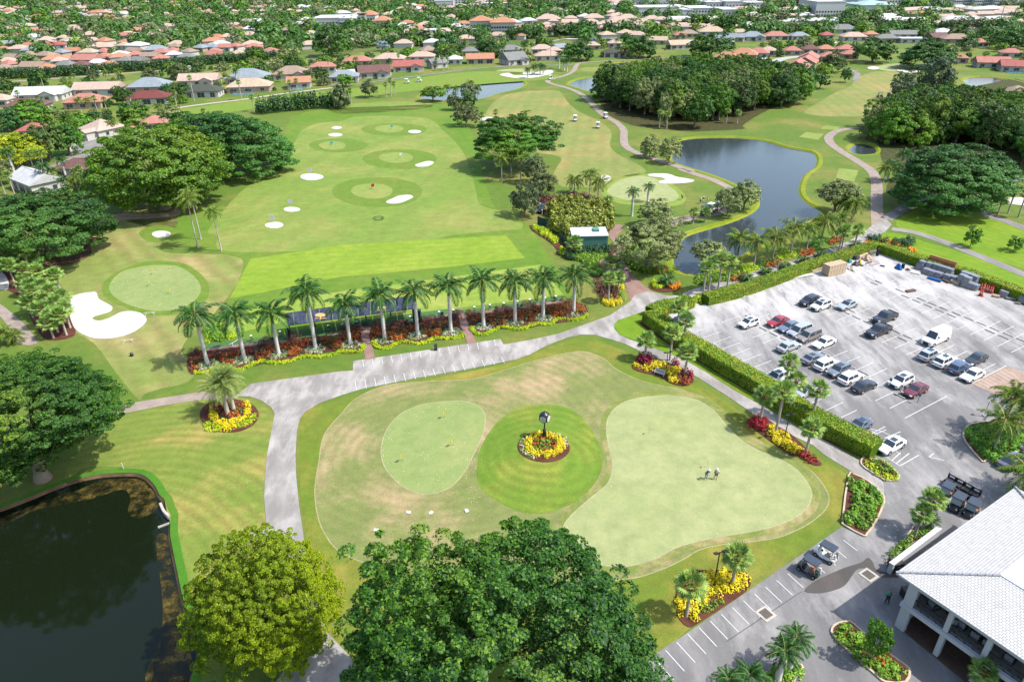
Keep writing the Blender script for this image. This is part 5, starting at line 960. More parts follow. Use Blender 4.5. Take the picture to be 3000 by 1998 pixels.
mass('orange_flowers','E 2010,270 2050,290 2200,310 2290,300 2200,270 2080,260',.5,sh_crot,'orange plants behind the curved green hedge','shrub',dens=60,leaf=.12,spacing=.8,seed=57,n=1)
sheet('mulch_bed',gell('E',2230,410,115,35,20,.05),9,mulch)
mass('yellow_shrub',gell('E',2175,400,45,25,12),.9,sh_lime,'yellow-green grassy shrub by the road bend','shrub',dens=160,leaf=.12,spacing=.8,seed=58,n=1)
mass('orange_shrub',gell('E',2292,410,42,22,12),.9,sh_orange,'orange shrub right of the dark small palm','shrub',dens=160,leaf=.11,spacing=.8,seed=59,n=1)
wk=[('F 90,330 80,380 180,390 200,330','green'),('F 210,310 220,370 330,360 400,330 380,300','green'),('F 330,330 340,370 400,350 430,310','red'),('F 400,280 420,310 480,310 520,280 480,240','yel'),('F 520,240 530,270 600,240 640,230 620,210','green'),('F 570,240 580,270 650,260 680,230 640,225','red'),('F 640,190 660,220 760,200 780,170 700,160','yel'),('F 800,170 810,200 880,190 920,150 860,145','red'),('F 860,110 880,140 960,120 1010,80 960,70','green'),('F 1010,80 1020,115 1100,90 1110,60 1060,60','red'),('F 90,470 85,505 120,520 130,470','yel'),('F 690,170 700,190 800,170 790,150','green')]
for i,(s,k) in enumerate(wk): mass('walk_shrubs',s,.8,{'green':sh_green,'red':sh_crot,'yel':sh_lime}[k],'%s shrub patch, number %s along the pond walk from its lower end'%({'green':'green','red':'reddish','yel':'lime-yellow'}[k],ORD[i]) if i<12 else '','shrub',dens=80,leaf=.14,spacing=.9,seed=60+i,n=1,group='shrub patches along the pond walk')
for i,(x,y,r) in enumerate([(1300,80,28),(1340,85,24),(1385,100,20),(1450,105,22),(1490,110,18),(1545,115,45)]):
    mass('dark_shrub',gell('F',x,y,r,r*.55,12),1.4,sh_dark,f'{ORD[i]} dark round shrub from the left beyond the hedge corner','shrub',dens=150,leaf=.13,spacing=1.2,seed=70+i,n=1,group='dark round shrubs beyond the hedge corner')
for i,s in enumerate(['F 1250,90 1270,120 1300,120 1310,100 1270,85','F 1365,80 1375,105 1470,115 1510,125 1480,95 1420,85','F 1550,140 1560,165 1610,165 1610,140']):
    mass('orange_flowers',s,.5,sh_orange,['left','long middle','right'][i]+' patch of orange flowers beyond the hedge corner','flower bed',dens=90,leaf=.12,spacing=.8,seed=80+i,n=1)
mass('lime_shrubs','D 1415,680 1420,760 1480,775 1560,760 1600,740 1560,690 1480,660',1.2,sh_green,'light green shrub mass between the first two royal palms','shrub',dens=70,leaf=.15,spacing=1.1,seed=90,n=1)
mass('yellow_shrub',gell('D',1430,775,30,22,10),.6,sh_lime,'small lime-yellow shrub by the left end of the mat strip','shrub',dens=130,leaf=.1,spacing=.6,seed=91,n=1); mass('yellow_shrub',gell('D',1580,750,45,20,10),.6,sh_lime,'lime-yellow shrub under the second royal palm crown','shrub',dens=130,leaf=.1,spacing=.6,seed=92,n=1)
# clipped box hedges
hedgem=NT('box_hedge',.9,.1); _n=hedgem.noise(.9,4,.7); hedgem.col(hedgem.ramp(_n,[(.3,S(70,108,20)),(.7,S(120,150,30))])); hedgem=hedgem.mat
hedgel=leafmat('box_hedge_leaves',(84,124,16),(150,176,30),(208,160,70),.35,.1,scale=.28,var=.1)
def hedge(s,w,h,label,seed,leaf=.11,mat=None,dens=75,name='clipped_hedge',cl=False):
    P=smooth(gp(s),3,False) ; m=len(P); Ls=[];Rs=[]; cen=Vector((sum(p[0] for p in P)/m,sum(p[1] for p in P)/m,0))
    for i in range(m):
        a,b=P[max(i-1,0)],P[min(i+1,m-1)];dx,dy=b[0]-a[0],b[1]-a[1];l=math.hypot(dx,dy) or 1
        Ls.append(Vector((-dy/l,dx/l,0)))
    prof=[(-.5,0),(-.5,.86),(-.42,.97),(.42,.97),(.5,.86),(.5,0)]; v=[];f=[];k=len(prof)
    for i in range(m):
        for a,z in prof: v.append(Vector((P[i][0],P[i][1],0))+Ls[i]*(a*w)+Vector((0,0,z*h))-cen)
        if i:
            for j in range(k-1): f.append(((i-1)*k+j,(i-1)*k+j+1,i*k+j+1,i*k+j))
    f.append(tuple(range(k))); f.append(tuple((m-1)*k+j for j in range(k))[::-1])
    o=MB().add(v,f).build(name,hedgem,None,cen); tag(o,label,'hedge')
    rg=np.random.default_rng(seed); seg=np.array([math.dist(P[i],P[i+1]) for i in range(m-1)]); L=seg.sum(); n=int(L*(w+2*h)*dens)
    si=rg.choice(m-1,n,p=seg/L); t=rg.random(n); A=np.array(P); N_=np.array([[l.x,l.y] for l in Ls]); c=A[si]*(1-t)[:,None]+A[si+1]*t[:,None]; nl=N_[si]
    wh=rg.random(n)*(w+2*h); side=np.where(wh<h,-1,np.where(wh>h+w,1,0)); off=np.where(side==0,(wh-h)-w/2,side*w/2*1.02); z=np.where(side==-1,wh,np.where(side==1,wh-h-w,h*.99))+rg.normal(size=n)*.03
    q=np.column_stack([c+nl*off[:,None],z]); nn=np.column_stack([nl*side[:,None],np.where(side==0,1.,.25)]); nn=unit(nn+rg.normal(size=(n,3))*.45)
    link('leaves',quads('hedge_leaves',leafquads(q-np.array(cen),nn,leaf,rg),mat or hedgel),o)
hedge('F 150,525 400,463 700,355 900,285 1150,205 1335,150',2.3,1.8,'long clipped box hedge on the upper left side of car park',1)
hedge('F 1362,165 1600,250 1900,335 2351,505 2800,680',2.4,1.9,'long clipped box hedge on the upper right side of car park',2)
hedge('E 2120,640 2220,715 2351,810 F 100,865 300,985 600,1160 800,1300 1000,1410 1200,1510 1320,1570',3.0,2.1,'longest clipped box hedge between cart path and car park',3)
hedge('E 2130,618 2200,585 2280,570 2351,555 F 45,535',2.6,1.9,'short clipped hedge stub turning from the longest hedge',4)
sheet('mulch_bed',strip_poly('E 2065,650 2150,715 2351,850 F 100,900 300,1020 600,1200 800,1335 1000,1450 1200,1545 1310,1600',1.3),3,mulch)
# tall dark palm hedges
ph=leafmat('palm_hedge_leaves',(24,58,28),(74,116,52),(130,150,80),.25,.15,scale=.4,var=.2)
for i,(s,w,h,lab) in enumerate([('A 1790,790 1900,770 2050,755 2200,745 2351,738 B 0,735',7,6.5,'tall dark palm hedge block at the head of the driving range'),('A -100,545 0,540 200,538 500,522 790,500 1100,480 1400,450 1700,425 1900,410',7,5.5,'long tall dark palm hedge along the far fairway')]):
    P=strip_poly(s,w); mass('palm_hedge',P,h,ph,lab,'hedge',dens=26,leaf=.42,spacing=2.6,seed=95+i,n=1,lump=.3,up=-.2)
# ================================================================ HOUSES AND THE FAR TOWN
RC={'o':(226,164,130),'p':(236,206,188),'r':(206,124,116),'k':(222,154,138),'w':(246,246,246),'g':(160,162,160),'b':(146,108,102),'t':(196,170,150),'s':(176,188,196),'d':(98,104,92),'c':(232,208,180),'m':(150,84,80)}
CN={'o':'orange','p':'pale pink','r':'bright red','k':'salmon','w':'white','g':'grey','b':'brown','t':'tan','s':'pale blue-grey','d':'dark green-grey','c':'cream','m':'maroon'}
def roofmat(k):
    nm='roof_'+CN[k].replace(' ','_').replace('-','_')
    if nm in _pl: return _pl[nm]
    m=NT(nm,.8,.2); w=m.n('ShaderNodeTexWave'); w.inputs['Scale'].default_value=1.3; w.inputs['Distortion'].default_value=.4; w.bands_direction='Z'
    m.l(m.tc.outputs['Object'],w.inputs[0]); n=m.noise(.7,4,.7); c=S(*RC[k])
    col=m.mix(1.,m.ramp(n,[(.3,tuple(x*.78 for x in c[:3])),(.7,tuple(min(.9,x*1.12) for x in c[:3]))]),m.ramp(w.outputs[1],[(0,(.86,.86,.86)),(1,(1.05,1.05,1.05))]),'MULTIPLY')
    m.col(col); _pl[nm]=m.mat; return m.mat
wallw=plain('white_stucco',S(244,240,232),.85,.2,var=.06); wallc=plain('cream_stucco',S(232,216,190),.85,.2,var=.08); wallp=plain('pink_stucco',S(230,196,176),.85,.2,var=.08)
glass=NT('window_glass',.08,.6).col((.03,.045,.055,1)).mat; frame=plain('white_frame',S(240,240,238),.5,.4); screen=plain('pool_screen',(.05,.06,.06,1),.6,.2); screenb=plain('bronze_screen_frame',(.12,.11,.10,1),.5,.3)
doorm=plain('door_wood',S(130,90,66),.6); hcount=0; HOUSES=[]
def hroof(w,d,h,rh,kind,ov=.6,z=None):
    b=MB(); x,y=w/2+ov,d/2+ov; r=max(w-d,0)/2+(ov if kind=='gable' else 0) if w>=d else 0
    if kind=='gable': r=w/2+ov
    z0=h-.02; z1=h+rh
    if kind=='flat':
        b.box(-x,x,-y,y,h,h+.35); b.box(-x+.3,x-.3,-y+.3,y-.3,h+.2,h+.36); return b
    v=[(-x,-y,z0),(x,-y,z0),(x,y,z0),(-x,y,z0),(-r,0,z1),(r,0,z1),(-x,-y,z0-.18),(x,-y,z0-.18),(x,y,z0-.18),(-x,y,z0-.18)]
    b.add(v,[(0,1,5,4),(2,3,4,5),(1,2,5),(3,0,4),(6,7,1,0),(7,8,2,1),(8,9,3,2),(9,6,0,3),(9,8,7,6)])
    b.box(-r,r,-.12,.12,z1-.04,z1+.06); return b
def win(parent,x,y,z,w,h,ax,wide=True):
    """window or slider on a wall; ax 0: wall faces -y, 1: wall faces +x, 2: faces -x, 3: faces +y"""
    b=MB(); f=MB(); t=.06
    def bx(B,a0,a1,z0,z1,o0,o1):
        if ax==0: B.box(x+a0,x+a1,y-o1,y-o0,z0,z1)
        elif ax==3: B.box(x+a0,x+a1,y+o0,y+o1,z0,z1)
        elif ax==1: B.box(x+o0,x+o1,y+a0,y+a1,z0,z1)
        else: B.box(x-o1,x-o0,y+a0,y+a1,z0,z1)
    bx(f,-w/2-.1,w/2+.1,z+h,z+h+.12,.003,.09);bx(f,-w/2-.1,w/2+.1,z-.1,z,.003,.12);bx(f,-w/2-.1,-w/2,z,z+h,.003,.09);bx(f,w/2,w/2+.1,z,z+h,.003,.09)
    if w>1.5: bx(f,-.04,.04,z,z+h,.003,.08)
    o=f.build('window',frame,parent); bx(b,-w/2,w/2,z,z+h,.004,.03); b.build('pane',glass,o)
def house(X,Y,w,d,rot,kind,rc,label,wall=None,h=3.,rh=None,detail=2,group=None,wing=0,cage=0,name=None,open_front=False):
    global hcount; hcount+=1; rg=random.Random(hcount)
    wall=wall or rg.choice([wallw,wallw,wallc,wallp]); rh=rh or (0 if kind=='flat' else min(w,d)*.27)
    root=empty(name or 'house',(X,Y,0),rot,label,'house',group)
    b=MB(); b.box(-w/2,w/2,-d/2,d/2,0,h)
    if kind=='gable': 
        b.add([(-w/2,-d/2,h),(-w/2,d/2,h),(-w/2,0,h+rh*.92),(w/2,-d/2,h),(w/2,d/2,h),(w/2,0,h+rh*.92)],[(0,2,1),(3,4,5)])
    if wing:
        b.box(w*.08,w*.42,-d/2-wing,-d/2,0,h)
        if kind!='flat': b.add([(w*.08,-d/2-wing,h),(w*.42,-d/2-wing,h),(w*.25,-d/2-wing,h+w*.17*.45)],[(0,1,2)])
    b.build('wall',wall,root)
    R_=hroof(w,d,h,rh,kind)
    if wing and kind!='flat':
        a,c=w*.08-.5,w*.42+.5; m_=w*.25; zt=h+w*.17*.5; R_.add([(a,-d/2-wing-.6,h-.02),(c,-d/2-wing-.6,h-.02),(m_,-d/2-wing-.6,zt),(a,0,h-.02),(c,0,h-.02),(m_,0,zt)],[(0,2,5,3),(2,1,4,5),(1,0,3,4)])
    R_.build('roof',roofmat(rc),root)
    if detail>=1:
        n=3 if w>12 else 2
        for i in range(n): 
            x=-w/2+w*(i+.5)/n
            if wing and w*.06<x<w*.45: continue
            win(root,x,-d/2,.7 if not open_front else .1,rg.uniform(1.4,3.)*(1.3 if open_front else 1),1.5 if not open_front else 2.3,0)
        if wing: win(root,w*.25,-d/2-wing,.9,1.8,1.3,0)
        if detail>=2:
            for sx,ax in ((w/2,1),(-w/2,2)): win(root,sx,-d*.18,.9,1.2,1.2,ax); win(root,sx,d*.22,.9,1.2,1.2,ax)
            g=MB(); g.box(-w*.42,-w*.42+1.1,-d/2-.06,-d/2-.003,0,2.1); g.build('door',doorm,root)
    if cage:
        c=MB(); y0,y1=-d/2-cage,-d/2; 
        for i in range(6):
            x=-w*.4+w*.6*i/5; c.box(x-.05,x+.05,y0,y0+.1,0,2.6); c.box(x-.04,x+.04,y0,y1-.02,2.55,2.65)
        for zz in (0,1.2,2.6): c.box(-w*.4,w*.2,y0-.02,y0+.06,zz,zz+.08)
        for yy in (y0+cage*.33,y0+cage*.66): c.box(-w*.4,w*.2,yy,yy+.08,2.56,2.64)
        c.build('pool_cage',screenb,root); MB().box(-w*.36,w*.16,y0+.6,y1-.8,.01,.05).build('pool',plain('pool_water',S(120,200,210),.1,.5),root)
    TREES.append((X,Y,max(w,d)*.55)); HOUSES.append((X,Y-d/2,w/2)); return root
def housepx(t,x,y,wpx,kind,rc,label,ratio=.75,rot=0.,h=3.,minw=9,**kw):
    X,Y=G(*px(t,x,y),h); s=pxm(X,Y); w=max(minw,wpx/TL[t][2]/s); d=max(8,min(w*ratio,15)); 
    return house(X,Y,w,d,rot,kind,rc,label,h=h,**kw)
# nearest houses on the left
Hn=[('A',245,1225,330,'gable','w','large white gabled house beside the round dark tree at left',.6,R(-38),dict(open_front=True,wing=0,wall=wallw,h=3.4)),
('A',570,1140,300,'hip','b','long low house with dark shingle roof near the largest ficus',.55,R(-12),dict(wall=wallw)),('A',740,1062,150,'hip','k','salmon-roofed house half hidden behind the largest ficus',.9,.2,{}),
('A',705,875,200,'hip','p','pinkish house with dark solar panels at the cul-de-sac',1.,R(-30),dict(wing=4)),('A',1065,835,150,'hip','k','salmon-roofed house hidden in gardens behind the dark domed tree',.9,.3,{}),('A',1340,835,150,'hip','d','dark-roofed house just above the dark domed tree',.6,-.2,{}),
('A',235,885,150,'hip','r','bright red roof peeking over the yellow tree',.7,.1,{}),('A',905,895,60,'hip','o','small orange-roofed gatehouse at the driveway',.9,.1,dict(minw=5)),
('A',290,640,310,'gable','w','white house with long white roof at the left',.5,R(6),dict(wing=3,wall=wallw)),('A',680,605,290,'gable','p','pale pink gabled house between palms',.5,R(4),{}),('A',595,690,240,'hip','k','salmon hip-roofed house behind garden palms',.7,.1,{}),
('A',1040,585,260,'hip','s','pale blue-grey hip-roofed house',.7,R(4),{}),('A',1030,665,265,'hip','m','maroon-roofed house with blue pool porch',.55,R(6),dict(open_front=True,wall=wallw)),('A',1375,545,250,'gable','p','pale pink gabled house right of the blue-grey one',.55,R(6),dict(wing=3)),
('A',1400,620,230,'hip','d','dark green-grey roof house with a pool',.6,R(4),dict(open_front=True)),('A',1710,525,270,'hip','s','pale blue-grey roof house in the upper row',.7,R(4),{}),('A',1720,585,280,'hip','c','cream-roofed house with a pool cage',.6,R(8),dict(cage=6)),
('A',2010,500,230,'hip','t','tan hip-roofed house near the coconut palm',.7,R(8),dict(wing=3)),('A',2060,560,150,'gable','o','orange gabled house beside a pool cage',.8,R(10),dict(cage=6)),('A',2225,455,170,'hip','k','salmon-roofed house above the pool cages',.6,R(8),{}),
('A',2370,520,190,'hip','s','grey-blue roofed house at the end of the row',.7,R(8),{}),('A',10,680,120,'hip','p','pink house cut by the left photo edge',.8,0.,{}),('A',190,720,250,'hip','b','brown-roofed low house at the left',.6,R(4),{}),
('B',110,415,180,'hip','k','salmon-roofed house left of the beige one',.6,R(4),{}),('B',335,400,200,'hip','p','beige hip-roofed house beyond the red one',.6,R(-4),{}),('B',225,490,210,'gable','b','brown gabled white-walled house',.7,R(12),dict(wing=4,wall=wallw)),('B',460,450,205,'gable','r','bright red-pink gabled house with white walls',.6,R(8),dict(wing=3,wall=wallw)),
('B',30,510,100,'gable','w','small white gabled house below the row',.8,R(20),dict(wall=wallw)),('B',555,385,170,'hip','p','pale pink hip-roofed house in second row',.6,0.,{}),('B',600,345,110,'hip','t','tan steep-roofed house in second row',.9,R(20),{}),('B',660,430,120,'gable','g','grey-roofed white house behind shrubs',.8,R(30),dict(wall=wallw)),('B',780,405,90,'hip','w','white-roofed house behind the palms',.8,R(0),{}),
('B',955,400,185,'gable','o','orange-roofed cream house with open columned porch',.6,R(4),dict(open_front=True,wall=wallc)),('B',1185,405,150,'gable','g','white house with steep glazed gables and grey roof',.9,R(30),dict(wall=wallw,wing=3,rh=4.)),('B',890,350,110,'hip','g','grey-roofed house behind the dark tree',.8,0.,{}),('B',1170,340,150,'hip','g','grey hip-roofed house behind the orange one',.7,0.,{}),
('B',1380,335,140,'hip','p','pink-roofed house with palms before it',.7,0.,{}),('B',1465,345,90,'hip','p','small pink-roofed house beside the taller palm',.8,.1,{}),('B',1420,380,170,'hip','p','pale pink house behind the round shrubs',.6,0.,{}),('B',1500,325,80,'gable','s','blue-grey gabled house end',.9,R(35),{}),
('B',1860,360,110,'hip','d','dark-roofed house with screened porch and pool',.7,0.,dict(open_front=True,wall=wallw)),('B',1960,355,50,'hip','o','small orange roof beside the dark round tree',.9,0.,{}),('B',1880,295,85,'hip','p','pink-roofed house behind the screened one',.8,0.,{}),('B',1735,310,60,'hip','p','pink-roofed house between two trees',.8,0.,{}),
('B',2170,275,140,'gable','c','cream gabled house at the right far lawn',.6,R(-20),{}),('B',2320,305,140,'gable','c','white-walled cream-roofed house with chimney',.7,R(10),dict(wall=wallw)),('B',2330,240,60,'hip','k','salmon-roofed house behind the cream ones',.8,0.,{}),
('C',40,230,120,'hip','t','tan-roofed house left in the right-hand row',.7,0.,{}),('C',200,215,180,'hip','c','wide cream-roofed house in the right-hand row',.6,R(-5),{}),('C',390,222,120,'hip','c','cream-roofed house behind palms in the right-hand row',.6,0.,{}),('C',290,265,120,'gable','s','pale blue gabled house',.8,R(-25),{}),('C',365,255,120,'gable','s','blue-grey gabled house beside the pale blue one',.7,R(-25),{}),('C',480,250,160,'hip','s','wide pale blue-grey hip-roofed house',.7,R(-10),dict(wing=3)),
('C',20,300,90,'gable','w','white house at left of the right-hand row',.8,0.,{}),('C',640,245,160,'hip','k','salmon-roofed house with dark garage opening',.6,R(-5),dict(open_front=True)),('C',800,245,120,'hip','s','grey-blue roof behind round tree',.7,0.,{}),('C',990,240,80,'hip','r','red-roofed house in the right-hand row',.7,0.,{}),('C',1100,200,180,'hip','g','long grey-roofed house upper right',.6,R(-5),{}),('C',1175,250,160,'hip','p','pinkish-roofed house in the right-hand row',.6,R(-5),{}),('C',1290,235,90,'hip','o','orange-pink roof house beside it',.7,0.,{}),
('C',1400,262,150,'hip','g','grey-roofed house before the white one',.6,R(-5),{}),('C',1510,235,170,'gable','g','grey-roofed long house behind',.5,R(-4),{}),('C',1575,265,160,'flat','w','flat white-roofed house upper right',.6,R(-6),dict(wall=wallw)),('C',1750,255,120,'gable','b','brown-pink gabled house upper right',.8,R(10),{}),('C',1880,265,180,'hip','t','pinkish tan hip-roofed house upper right',.6,R(-10),{}),('C',2030,290,120,'hip','k','salmon hip-roofed house upper right',.6,0.,{}),
('C',300,400,190,'hip','o','orange-roofed townhouse with solar strip left of woods',.8,R(-20),dict(cage=5)),('C',420,370,180,'hip','o','orange-roofed townhouse behind it',.8,R(-20),{}),('C',520,360,140,'hip','k','salmon-roofed townhouse in the left block',.8,R(-20),{}),('C',590,345,100,'hip','p','pale roof townhouse in the left block',.8,R(-20),{}),
('C',755,345,110,'hip','k','salmon-roofed townhouse beyond the street',.8,R(-10),{}),('C',880,335,110,'hip','b','brown-roofed townhouse beyond the street',.8,R(-10),{}),('C',985,335,110,'hip','o','orange-roofed townhouse beyond the street',.8,R(-10),{}),('C',1125,335,120,'hip','k','salmon-roofed townhouse at the far end',.8,R(-10),{}),('C',1150,370,100,'hip','k','darker salmon townhouse at the far end',.8,R(-10),{}),
('C',870,395,150,'gable','k','farthest red-roofed townhouse of the right block',.8,R(62),{}),('C',850,425,170,'gable','k','third red-roofed townhouse from the camera in the right block',.8,R(62),{}),('C',790,455,190,'gable','k','second red-roofed townhouse from the camera in the right block',.8,R(62),dict(cage=4)),('C',760,495,180,'gable','r','nearest red-roofed townhouse of the right block',.8,R(62),{}),
('C',1010,385,120,'hip','k','salmon roof beyond the broad tree',.8,R(-10),{}),
('C',1890,395,130,'hip','k','salmon-roofed house left of the far right pond',.7,R(-20),{}),('C',2130,425,200,'gable','k','wide salmon-roofed white house by far right pond',.6,R(-15),dict(wing=4,wall=wallw)),('C',2290,450,180,'gable','r','bright red-roofed house by the far right pond',.7,R(-20),dict(wall=wallw,cage=6)),('C',2260,360,130,'hip','k','salmon-roofed white house above the right pond',.7,R(-20),dict(wall=wallw)),('C',2300,625,110,'hip','t','pale tan roof at the right edge below the pond',.6,R(0),{})]
for t,x,y,wp,k,rc,lab,ra,rot,kw in Hn:
    kw=dict(kw); hh=kw.pop('h',3.); housepx(t,x,y,wp,k,rc,lab,ra,rot,h=hh,**kw)
# solar panels on the cul-de-sac house
sp_=MB(); X,Y=G(*px('A',665,840),4.5)
for i in range(3): sp_.box(X-2+i*1.7,X-.4+i*1.7,Y-1.2,Y+1.2,4.55+.02*i,4.62+.02*i)
# far suburb: houses traced at the top of the photo  (x, y, width, roof)
FJ=[(30,110,140,'p'),(100,155,60,'o'),(110,205,180,'p'),(215,110,80,'o'),(330,115,120,'p'),(430,130,100,'t'),(20,325,90,'o'),(75,325,50,'w'),(795,230,150,'p'),(740,270,90,'t'),(925,115,60,'p'),(900,165,60,'s'),(1115,225,50,'o'),(1475,170,60,'p'),(1550,180,80,'c'),(1600,270,70,'k'),(1725,262,90,'p'),(1890,258,70,'p'),(2110,235,150,'p'),(2010,215,90,'p'),(2280,230,90,'c'),(1700,40,70,'t'),(255,492,145,'k'),(40,515,110,'p'),(430,290,60,'w'),(490,283,50,'w'),
(430,632,210,'o'),(680,622,90,'r'),(820,615,190,'r'),(880,520,120,'c'),(960,560,230,'c'),(1270,480,250,'c'),(1080,420,250,'p'),(740,420,120,'t'),(1500,420,120,'t'),(1730,490,110,'k'),(1740,580,60,'o'),(2130,480,90,'p'),(2245,440,80,'p'),(1970,500,70,'t'),(1450,645,210,'p'),(1440,710,150,'k'),(1720,625,120,'c'),(50,680,90,'k'),(410,690,200,'s'),(410,750,180,'t'),(640,760,270,'t'),(850,720,90,'s'),(1010,700,130,'o'),(1090,790,220,'g'),(1210,815,360,'k'),(1450,775,190,'k'),(820,835,200,'p'),(170,790,110,'t'),(110,840,220,'p'),(130,880,110,'k'),(60,940,220,'t'),(470,910,320,'t'),(650,930,160,'o'),(920,890,280,'g'),(1130,890,150,'b'),(1350,865,260,'w'),(1500,890,140,'o'),(1740,830,220,'g'),(1930,830,150,'g'),(1850,700,200,'t'),(1870,750,120,'k'),(2150,680,300,'s'),(2230,720,230,'k'),(2080,770,230,'t'),(2220,800,210,'k'),(120,600,80,'s')]
FK=[(70,640,90,'t'),(30,700,110,'k'),(40,750,110,'w'),(220,780,220,'g'),(260,710,180,'t'),(420,655,140,'s'),(590,645,160,'s'),(610,705,110,'k'),(600,750,170,'k'),(760,650,110,'k'),(900,635,180,'k'),(1150,645,230,'k'),(1380,700,170,'k'),(940,735,200,'c'),(1360,735,100,'t'),(20,225,80,'k'),(90,240,90,'p'),(200,225,80,'k'),(300,240,110,'p'),(440,190,130,'p'),(560,160,110,'p'),(550,190,80,'o'),(870,210,160,'c'),(870,160,90,'p'),(850,115,80,'p'),(970,160,90,'p'),(1080,155,80,'p'),(1180,160,100,'p'),(1120,190,70,'p'),(1120,100,90,'o'),(1230,105,80,'p'),(1300,85,60,'k'),(1400,95,90,'w'),(1560,85,60,'o'),(1300,155,80,'c'),(1300,215,110,'p'),(1420,185,120,'p'),(1510,150,60,'k'),(1600,185,150,'c'),(1690,190,60,'o'),(1950,190,160,'p'),(1270,415,80,'p'),(1600,415,80,'t'),(1690,15,70,'c'),(1930,40,90,'p'),(370,60,90,'c'),(250,10,150,'p'),(2180,110,120,'w'),(1770,110,60,'p'),(2290,90,60,'p')]
FM=[(500,260,340,'p'),(570,290,110,'p'),(810,250,170,'p'),(1130,245,280,'p'),(800,310,230,'p'),(1420,250,140,'p'),(1590,250,280,'p'),(1090,300,200,'p'),(1470,290,320,'p'),(1160,335,160,'p'),(1260,320,120,'p'),(1800,310,260,'p'),(1930,262,240,'p'),(2060,270,200,'p'),(480,340,160,'p'),(490,385,160,'p'),(740,360,110,'p'),(1470,355,160,'p'),(1730,350,240,'p'),(1215,390,130,'p'),(2300,290,150,'p'),(470,410,170,'o'),(60,390,110,'o'),(1420,320,150,'p'),(2000,335,120,'p')]
FQ=[(920,180,150,'o'),(800,190,90,'o'),(1070,185,80,'p'),(1350,220,120,'p'),(1240,230,90,'p'),(1620,200,180,'p'),(1800,195,200,'p'),(1980,185,220,'p'),(2110,170,240,'p'),(2290,160,120,'p'),(1620,250,240,'p'),(2080,260,150,'p'),(2300,300,140,'c'),(2320,205,120,'p')]
lg=0
for t,L_ in (('J',FJ),('K',FK),('M',FM),('Q',FQ)):
    for i,(x,y,wp,rc) in enumerate(L_):
        X,Y=G(*px(t,x,y),3.); 
        pos={'J':'upper left suburb','K':'upper middle suburb','M':'tiled terrace','Q':'upper right housing'}[t]
        dep='nearest' if y>600 else 'middle' if y>300 else 'farthest'
        sz='wide' if wp>170 else 'small' if wp<90 else 'mid-sized'
        housepx(t,x,y,wp*.95,'hip' if (x+y)%3 else 'gable',rc,f'{sz} {CN[rc]}-roofed house in the {dep} {pos}',.7,R((x*7+y*3)%50-25) if t in 'JK' else R(-3),detail=1 if Y<700 else 0,group=f'{sz} {CN[rc]}-roofed houses, {dep} {pos}')
# larger far buildings
def block(t,x,y,wp,d,h,name,label,wall,roof,storeys=2,cat='building',rot=0.,hip=None,nw=8):
    X,Y=G(*px(t,x,y)); w=wp/TL[t][2]/pxm(X,Y); root=empty(name,(X,Y+d/2,0),rot,label,cat)
    MB().box(-w/2,w/2,-d/2,d/2,0,h).build('wall',wall,root)
    (hroof(w,d,h,4.,'hip',1.) if hip else MB().box(-w/2-.3,w/2+.3,-d/2-.3,d/2+.3,h,h+.6).box(-w/2+.5,w/2-.5,-d/2+.5,d/2-.5,h+.3,h+.62)).build('roof',roof,root)
    wm=MB().box(-.9,.9,-.08,.05,0,1.5).mesh('window',glass)
    for s_ in range(storeys):
        for i in range(nw): link('window',wm,root,(-w/2+w*(i+.5)/nw,-d/2,1+s_*3.2))
    TREES.append((X,Y+d/2,w*.5)); HOUSES.append((X,Y,w/2)); return root
wr=plain('white_roof',S(250,250,250),.7,.3,var=.05); orr=roofmat('o'); blue=plain('blue_screen',S(40,110,160),.8,.2); teal=plain('pale_teal_roof',S(190,226,222),.7); bw=plain('bright_white_wall',S(252,252,252),.8,var=.04); orf=plain('orange_band',S(214,130,104),.8)
block('K',2190,400,440,40,9,'school_building','large flat white building at upper left of centre',bw,wr,2,nw=10)
block('L',45,405,120,20,9,'club_building','white block left of the bell tower',bw,wr,2,nw=4)
T_=block('L',380,345,190,22,9,'club_building','white building with orange roof below the bell tower',bw,orr,2,hip=True,nw=5)
block('L',560,400,240,18,7,'club_building','orange-roofed white hall right of the bell tower',bw,orr,1,hip=True,nw=5)
X,Y=G(*px('L',305,345)); h_=height(px('L',305,345),px('L',0,180)[1]); tr=empty('bell_tower',(X,Y,0),0,'slender white bell tower with a flat cap, upper centre-left','tower')
MB().box(-4,4,-4,4,0,h_*.8).build('shaft',bw,tr); b=MB(); [b.box(sx*3.4-.5,sx*3.4+.5,sy*3.4-.5,sy*3.4+.5,h_*.8,h_*.93) for sx in(-1,1) for sy in(-1,1)]; b.build('belfry',bw,tr); MB().box(-4.6,4.6,-4.6,4.6,h_*.93,h_).build('roof',roofmat('t'),tr)
block('L',1050,525,200,16,6,'pavilion','tennis pavilion with orange roof and teal awnings',wallc,orr,1,hip=True,nw=4); block('L',1225,535,150,12,6,'pavilion','white clubhouse block right of the tennis pavilion',wallw,wr,2,nw=4)
block('L',1930,445,300,18,9,'villa_building','long white building with salmon roof, left half',wallw,orr,2,hip=True,nw=8); block('L',2230,470,330,18,9,'villa_building','long white building with salmon roof, right half',wallw,orr,2,hip=True,nw=9)
X,Y=G(*px('L',2165,460)); 
